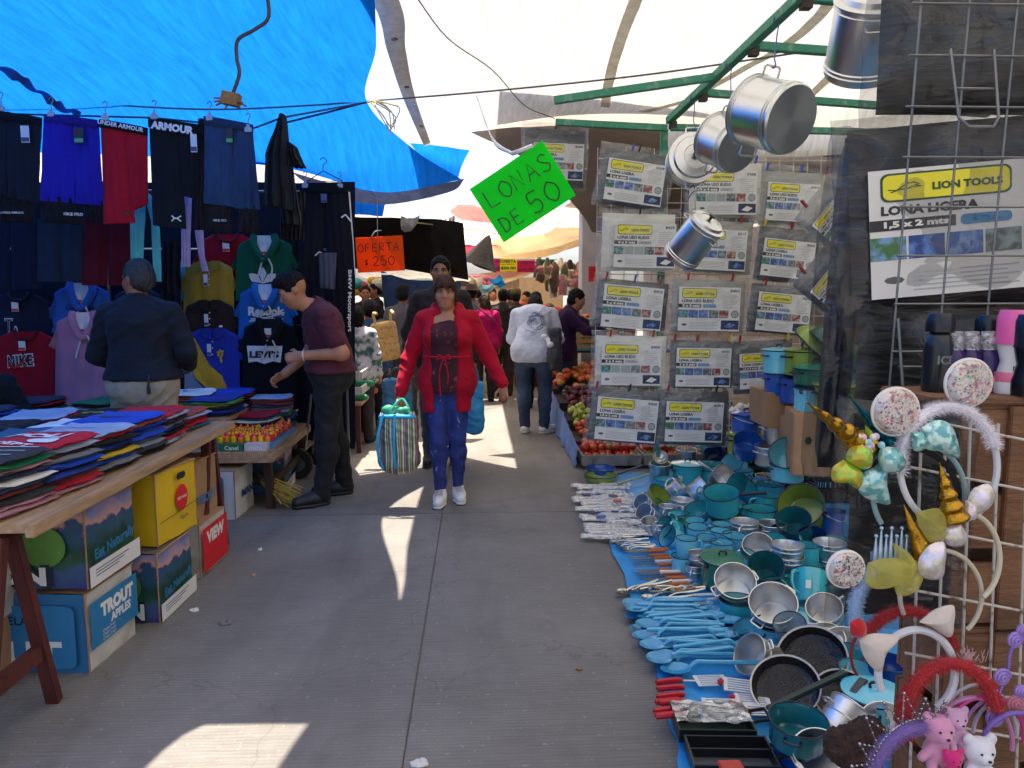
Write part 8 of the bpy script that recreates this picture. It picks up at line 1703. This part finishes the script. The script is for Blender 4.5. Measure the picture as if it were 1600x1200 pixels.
for k in range(0,28,4):
 b=A_[k];c=A_[min(28,k+4)];tp=b.lerp(c,.5)+(b.lerp(c,.5)-(at(1446,1240,YH-.085)-t.location)).normalized()*(.050 if 8<=k<=16 else .034);m.tube([b,tp,c],.0014,5);m.sphere(tp,.003,8,6)
 for u in(.25,.5,.75):m.sphere(b.lerp(tp,u),.0021,6,5);m.sphere(c.lerp(tp,u),.0021,6,5)
for p in A_:m.sphere(p,.0022,6,5)
m.tube(A_,.0015,5);m.build('crown',SIL,t)
PK,WHF,HOT=fluffm((206,140,172)),fluffm((214,210,216)),fluffm((206,30,110))
def bear(px,py,s_,mat,label,bow=None,bandc=(190,120,160),barc=None,Y=YH-.08):
 t=hb('plush_headband',label,px,py,Y);B=Sculpt(.0022);k=s_
 B.ell((0,0,0),(.022*k,.018*k,.020*k),.006);B.ell((0,-.016*k,-.006*k),(.010*k,.008*k,.008*k),.004);B.ell((0,.002,-.034*k),(.018*k,.015*k,.020*k),.008)
 for x in(-1,1):B.ell((x*.017*k,0,.017*k),(.008*k,.006*k,.009*k),.004);B.cap((x*.012*k,-.004,-.028*k),(x*.028*k,-.012,-.036*k),.007*k,.006*k,.004);B.cap((x*.009*k,-.004,-.048*k),(x*.012*k,-.014,-.056*k),.007*k,.007*k,.004)
 b=sc_obj('plush',B,mat,t,1)
 for x in(-1,1):m=MB();m.sphere((x*.008*k,-.0175*k,.004*k),.0018*k,8,6);m.build('eye',paint((20,16,16),.2),b)
 m=MB();m.sphere((0,-.0245*k,-.003*k),(.003*k,.002*k,.002*k),8,6);m.build('nose',paint((40,24,26),.3),b)
 if barc:band(t,'band',*barc,Y+.03,-10,170,paint(bandc,.35),.008)
 return t
bear(1466,1138,1.15,PK,'pink plush bear headband at the bottom, left of the white bear',barc=(1520,1160,62,70));bear(1494,1122,.8,fluffm((196,150,178)),'smaller pink plush bear half behind the bigger pink one',barc=(1540,1150,60,62),bandc=(200,60,130));bear(1530,1172,1.1,WHF,'white plush bear headband at the bottom edge',barc=(1590,1180,60,66),bandc=(120,90,170),Y=YH-.10);bear(1488,1186,.7,HOT,'hot pink plush on a headband between the two bears',Y=YH-.10)
for(cx,cy,rx,ry,col,lab)in((1528,1150,60,80,(206,200,206),'plain white thin headband arching over the bears'),(1560,1180,64,90,(196,130,176),'plain pink satin headband arching over the bears'),(1576,1150,56,60,(200,190,205),'pale lilac thin headband at the right edge')):
 t=hb('headband',lab,cx,cy,YH);band(t,'band',cx,cy,rx,ry,YH-.03,0,175,paint(col,.35),.006)
t=thing('hair_garland','lilac beaded garland with rosettes hanging at the right edge','garland',at(1580,1040,YH));LIL=M('lilac_satin',(150,120,190),.35,coat=.3)
strand=smoothpl([at(1605,980,YH-.04),at(1580,1016,YH-.04),at(1574,1050,YH-.04),at(1560,1090,YH-.05),at(1566,1120,YH-.05)],40)
m=MB()
for p in strand:m.sphere(p-t.location,.0035,8,6)
m.build('beads',M('lilac_beads',(140,110,180),.15,.3),t)
for(px,py,r,col)in((1586,1000,13,LIL),(1565,1058,14,LIL),(1594,1080,10,LIL),(1586,1100,15,fluffm((190,110,130))),(1554,1122,16,LIL),(1598,986,11,LIL)):
 m=MB();c=at(px,py,YH-.055)-t.location;rr=pm(r,YH);sp_=[c+V((rr*(1-i/46)*math.cos(i*.42),-.006*(i/46),rr*(1-i/46)*math.sin(i*.42)))for i in range(42)];m.tube(sp_,.0030,6);m.build('rosette',col,t)
B=Sculpt(.004);B.ell((0,0,0),(.05,.035,.04),.02);B.ell((.03,0,.03),(.03,.03,.03),.02);B.ell((-.03,0,.015),(.02,.02,.02),.02);o=sc_obj('fur_piece',B,M('brown_fur',(62,40,30),.8,var=.5,scale=60,bump=.8,bscale=120),None,0,.006,2,(60,60,60));o.location=at(1332,1168,1.35);tag(o,'brown fur hair piece beside the purple tiara at the bottom','hair piece')
# == FURTHER STALLS
ro_=random.Random(33)
st=thing('shoe_table','white slatted table of sneakers beyond the clothes wall','table',(-1.55,7.6,0));WPT=M('white_worn_paint',(196,196,194),.6,var=.15,scale=12)
m=MB();m.box((0,0,.46),(1.0,1.5,.03));m.build('tabletop',WOOD,st,smooth=False)
for zz in(.58,.72):m=MB();m.box((.5,0,zz),(.02,1.5,.07));m.build('rail',WPT,st,smooth=False);m=MB();m.box((0,-.75,zz),(.98,.02,.07));m.build('rail',WPT,st,smooth=False)
for x in(-.46,.46):
 for y in(-.7,.7):m=MB();m.bar((x,y,.445),(x,y,0),.04);m.build('leg',REDW,st,smooth=False)
sh_=Sculpt(.008);sh_.cap((-.09,0,.035),(.10,0,.03),.038,.032,.02);sh_.cap((-.09,0,.04),(-.07,0,.085),.036,.034,.02);sh_.plane((0,0,.0),(0,0,-1));sh_.plane((0,0,.095),(0,0,1));shm={}
for nm,c in(('white',(214,212,208)),('red',(190,40,36)),('black',(34,34,36)),('orange',(206,96,50)),('green',(40,130,90))):shm[nm]=sc_mesh('sneaker',sh_,M('shoe_'+hexname(c),c,.55,bump=.1,bscale=60),1)
for i in range(6):
 for j in range(3):
  nm=ro_.choice(list(shm));o=bpy.data.objects.new('sneaker',shm[nm]);C.objects.link(o);o.location=(-1.12-j*.28+ro_.uniform(-.02,.02),6.98+i*.22,.478+(.10 if j==0 and i%2 else 0));o.rotation_euler=(0,0,ro_.uniform(-.5,.5));tag(o,'%s sneaker laid out on the white slatted table'%nm,'sneaker','%s sneakers on the slatted table'%nm)
for k,(px,py,lab)in enumerate(((602,570,'pale wooden crate under the straw backpack, nearest'),(616,566,'pale wooden crate just behind the nearest one'))):
 c=gd(px,592,0);t=thing('wooden_crate',lab,'crate',(c.x-.05,c.y+.2+k*.5,0));m=MB()
 for zz in(.06,.2,.34):m.box((0,-.2,zz),(.5,.014,.11));m.box((.25,0,zz),(.014,.386,.11));m.box((-.25,0,zz),(.014,.386,.11))
 m.box((0,0,.408),(.5,.4,.014));m.build('slats',M('pale_wood',(190,150,100),.6),t,smooth=False)
tb_=thing('far_table','dark covered table of goods in front of the slate blue tarpaulin','table',(-1.9,10.6,0));m=MB();m.box((0,0,.39),(1.6,2.6,.78));m.build('tablecloth',cloth((52,52,60)),tb_,smooth=False)
def far_items(n,xr,yr,z,label,cols,cat,size=(.05,.1)):
 for _ in range(n):
  nm=ro_.choice(list(cols));m=MB();s_=ro_.uniform(*size);m.sphere((0,0,0),(s_,s_*.8,s_*.75),10,7);o=m.build(cat.replace(' ','_'),M('goods_'+nm,cols[nm],.5,var=.4,scale=20),None,(ro_.uniform(*xr),ro_.uniform(*yr),z+ro_.uniform(0,.22)));tag(o,label%nm,cat,(label%nm).replace('bundle','bundles'))
far_items(26,(-1.6,-1.12),(9.4,11.6),.84,'%s wrapped bundle heaped on the far left table',{'orange':(200,90,40),'grey':(120,124,118),'white':(200,196,190),'green':(60,96,66)},'bundle')
far_items(22,(-2.0,-1.45),(11.8,12.6),1.45,'%s toy bag bundle hanging by the slate blue tarpaulin',{'red':(190,40,50),'white':(214,210,206),'teal':(50,140,140),'yellow':(206,170,50)},'bundle',(.07,.13))
m=MB();p=at(765,366,10.5);q=at(752,418,10.5);n_=10
pts=[]
m.lathe([(0,0),(.05,-.06),(.17,-.30),(.27,-.46),(.20,-.45),(0,-.36)],14,0,Matrix.Rotation(.35,4,'Y'));m.v=[(v[0]*(1+.18*math.sin(7*math.atan2(v[1],v[0]))),v[1]*(1+.18*math.sin(7*math.atan2(v[1],v[0]))),v[2])for v in m.v]
tag(m.build('hanging_umbrella',cloth((34,27,25)),None,p),'dark brown half folded umbrella hanging over the aisle','umbrella')
m=MB();a=at(716,425,11);m.lathe([(0,0),(.28,-.04),(.36,-.20),(.30,-.2),(0,-.1)],16,0);tag(m.build('parasol',M('striped_parasol',(200,60,110),.6,scale=6,col2=(40,34,40),thr=(.48,.52)),None,at(742,428,12.5)),'pink and dark striped parasol under the hanging umbrella','parasol')
for(px,py,w,h,col,Y,lab,nm,rot)in[(777,440,22,14,(40,140,205),11.3,'bright blue plastic bag hanging above the crowd','bag',-.5),(760,450,26,14,(150,196,214),11.5,'pale blue plastic bag hanging above the hat','bag',.2),(742,440,26,14,(206,200,180),11.6,'cream plastic bag hanging above the hat','bag',0),(692,354,10,24,(206,130,140),9.6,'pink rag hanging on the line by the black tarpaulin','rag',.1),(638,350,30,20,(150,148,146),9.0,'grey plastic rag hanging over the black tarpaulin','rag',.3),(706,350,10,18,(120,110,108),10,'grey rag beside the pink rag','rag',0)]:
 a,b=w/2,h/2;sk=rot*12;o=patch('hanging_'+nm,[[at(px-a+sk,py-b,Y),at(px+sk,py-b+2,Y+.05),at(px+a+sk,py-b-3,Y)],[at(px-a*.8,py,Y+.1),at(px,py+2,Y-.1),at(px+a*.9,py,Y+.1)],[at(px-a*.5-sk,py+b,Y),at(px-sk,py+b*1.3,Y+.1),at(px+a*.7-sk,py+b*.8,Y)]],translucent('rag_'+hexname(col),col,.35,6),10,10,0,.05,px,6);tag(o,lab,nm)
m=MB();m.tube([at(630,346,9.1),at(690,352,9.4),at(780,366,10.4)],.008,5);tag(m.build('rope',paint((190,170,110),.8)),'yellow rope running in front of the black tarpaulin','rope')
m=MB();c=gd(928,480,0);x0=at(905,430,9.9).x;m.box((x0+.22,10.1,1.3),(.36,.36,2.6));tag(m.build('pillar',M('whitewash',(196,190,186),.85,var=.15,scale=3,bump=.1),smooth=False,bevel=.01),'whitewashed pillar with peeling paint behind the packages','pillar')
GD={'brown':(92,66,50),'olive':(96,100,60),'pink':(176,110,110),'dark':(48,42,42),'cream':(190,176,150)}
for k in range(46):
 nm=ro_.choice(list(GD));m=MB();L_=ro_.uniform(.12,.3);m.tube([V((0,0,0)),V((.0,0,-L_*.3)),V((ro_.uniform(-.03,.03),0,-L_))],[.02,ro_.uniform(.04,.08),ro_.uniform(.03,.07)],8);o=m.build('hanging_goods',M('goods_'+nm,GD[nm],.7,var=.4,scale=15),None,at(ro_.uniform(838,908),ro_.uniform(402,440),ro_.uniform(10.6,12.5)));tag(o,'%s bundle of goods hanging under the far right canopy'%nm,'goods','%s bundles hanging under the far right canopy'%nm)
for k in range(16):
 m=MB();m.lathe([(0,0),(.04,0),(.045,.16),(.02,.22),(.018,.28),(0,.28)],12);o=m.build('bottle',paint((26,24,28),.3),None,(at(892,440,10.2).x+(k%8)*.09,10.2+.1*(k//8),1.22));tag(o,'black bottle in the rows on the far right shelf','bottle','black bottles on the far right shelf')
m=MB();m.box((at(892,440,10.2).x+.35,10.25,1.2),(.9,.4,.03));m.box((at(892,440,10.2).x+.35,10.45,.6),(.9,.03,1.2));tag(m.build('shelf',DARKW,smooth=False),'dark shelf of bottles behind the orange vegetables','shelf')
ft=thing('far_table','red edged produce table beyond the crowd on the right','table',(1.55,12.6,0));m=MB();m.box((0,0,.5),(1.9,1.6,1.0));m.build('tablecloth',cloth((120,40,40)),ft,smooth=False)
far_items(60,(.66,1.7),(11.9,13.2),1.05,'%s produce bundle heaped on the far right table',{'orange':(214,96,40),'red':(180,50,40),'cream':(206,180,140),'green':(70,110,60)},'produce',(.06,.11))
DK=cloth((120,110,104))
for(x,y0,y1,nm,lab)in((-5.4,-1.5,24,'left','dark brown tarpaulin wall behind the clothes stalls'),(5.3,-1.5,24,'right','dark brown tarpaulin wall behind the cookware stalls')):
 m=MB();m.grid(lambda u,v:V((x+.08*mnoise.noise(V((u*30,v*2,x))),lerp(y0,y1,u),lerp(0,2.9,v))),60,6);tag(m.build('tarp_wall',DK,angle=180),lab,'tarp')
def sun_cover(x0,x1,y0,y1,z0,z1,label,col=(176,168,158),t=.5):
 m=patch('canopy',[[V((lerp(x0,x1,u/3),lerp(y0,y1,v/3),lerp(z0,z1,v/3)+.06*((u+v)%2)))for u in range(4)]for v in range(4)],translucent('sun_cover_%02x'%col[0],col,t,2.0),24,24,.1,.03,x0);tag(m,label,'canopy')
sun_cover(-5.4,-1.15,6.6,24,2.62,3.1,'dark canopy added to keep sun off the stalls beyond the clothes wall');sun_cover(1.25,5.4,6.2,24,2.5,3.0,'dark canopy added to keep sun off the stalls beyond the packages',(196,186,170));sun_cover(-1.2,1.3,11.0,24.5,2.45,2.9,'pale cream canopy added to shade the aisle beyond the crowd',(236,222,200),.5)  # added roofs, mostly out of view, that keep the far ground out of the sun
sun_cover(.16,5.4,6.0,11.2,3.45,3.5,'unseen pale canopy added high over the fruit display to block sun',(190,180,165),.35);sun_cover(-1.3,-.58,8.0,11.2,2.7,2.8,'unseen narrow canopy added over the children in the crowd to block sun',(150,150,160),.35)  # sheets added out of sight behind the tarps to trim the sun patch
for k,(px,Y,yt,rz,lab,tp,hr)in enumerate(((716,13.5,448,175,'shopper in a beige top far down the aisle',(150,132,110),'short'),(770,14.5,450,10,'far shopper in a white shirt facing the camera',(190,188,184),'long'),(798,13.0,452,160,'far shopper in a dark green jacket',(52,66,56),'short'),(822,12.8,455,-40,'far shopper in an orange top bending to the produce',(190,96,48),'tied'),(676,12.0,452,185,'far shopper in a rust coloured jacket by the slate tarpaulin',(110,58,44),'short'),(655,14.0,452,20,'far shopper in a pale blue shirt facing the camera',(130,150,176),'short'),(748,16.0,452,180,'farthest shopper in a grey jacket at the end of the aisle',(90,90,94),'short'))):
 walker(px,Y,yt,rz,lab,top=tp,legs=(46,44,46),hair=(20,17,16),hair_style=hr,hem=.82,h=.016,detail_hand=False,face=False)
for k,(px,py,s_,col,lab)in enumerate(((303,955,.022,(214,214,200),'crumpled white flower scrap lying by the cartons'),(352,975,.03,(110,106,98),'flattened grey paper stain scrap on the pavement'),(406,860,.012,(214,214,212),'tiny white paper scrap near the table leg'),(655,1195,.03,(205,200,190),'crumpled pale paper at the bottom edge on the joint'),(905,1047,.014,(150,110,70),'small brown leaf in the middle of the aisle'),(396,900,.012,(170,140,90),'small tan crumb near the second carton'))):
 B=Sculpt(.003);B.ell((0,0,.004),(s_,s_*.7,.006),.004);B.ell((s_*.4,.004,.008),(s_*.4,s_*.4,.008),.004);B.ell((-s_*.5,-.004,.006),(s_*.4,s_*.3,.007),.004);o=sc_obj('litter',B,paint(col,.7),None,0,.004,k,(60,60,60));o.location=gd(px,py);tag(o,lab,'litter')
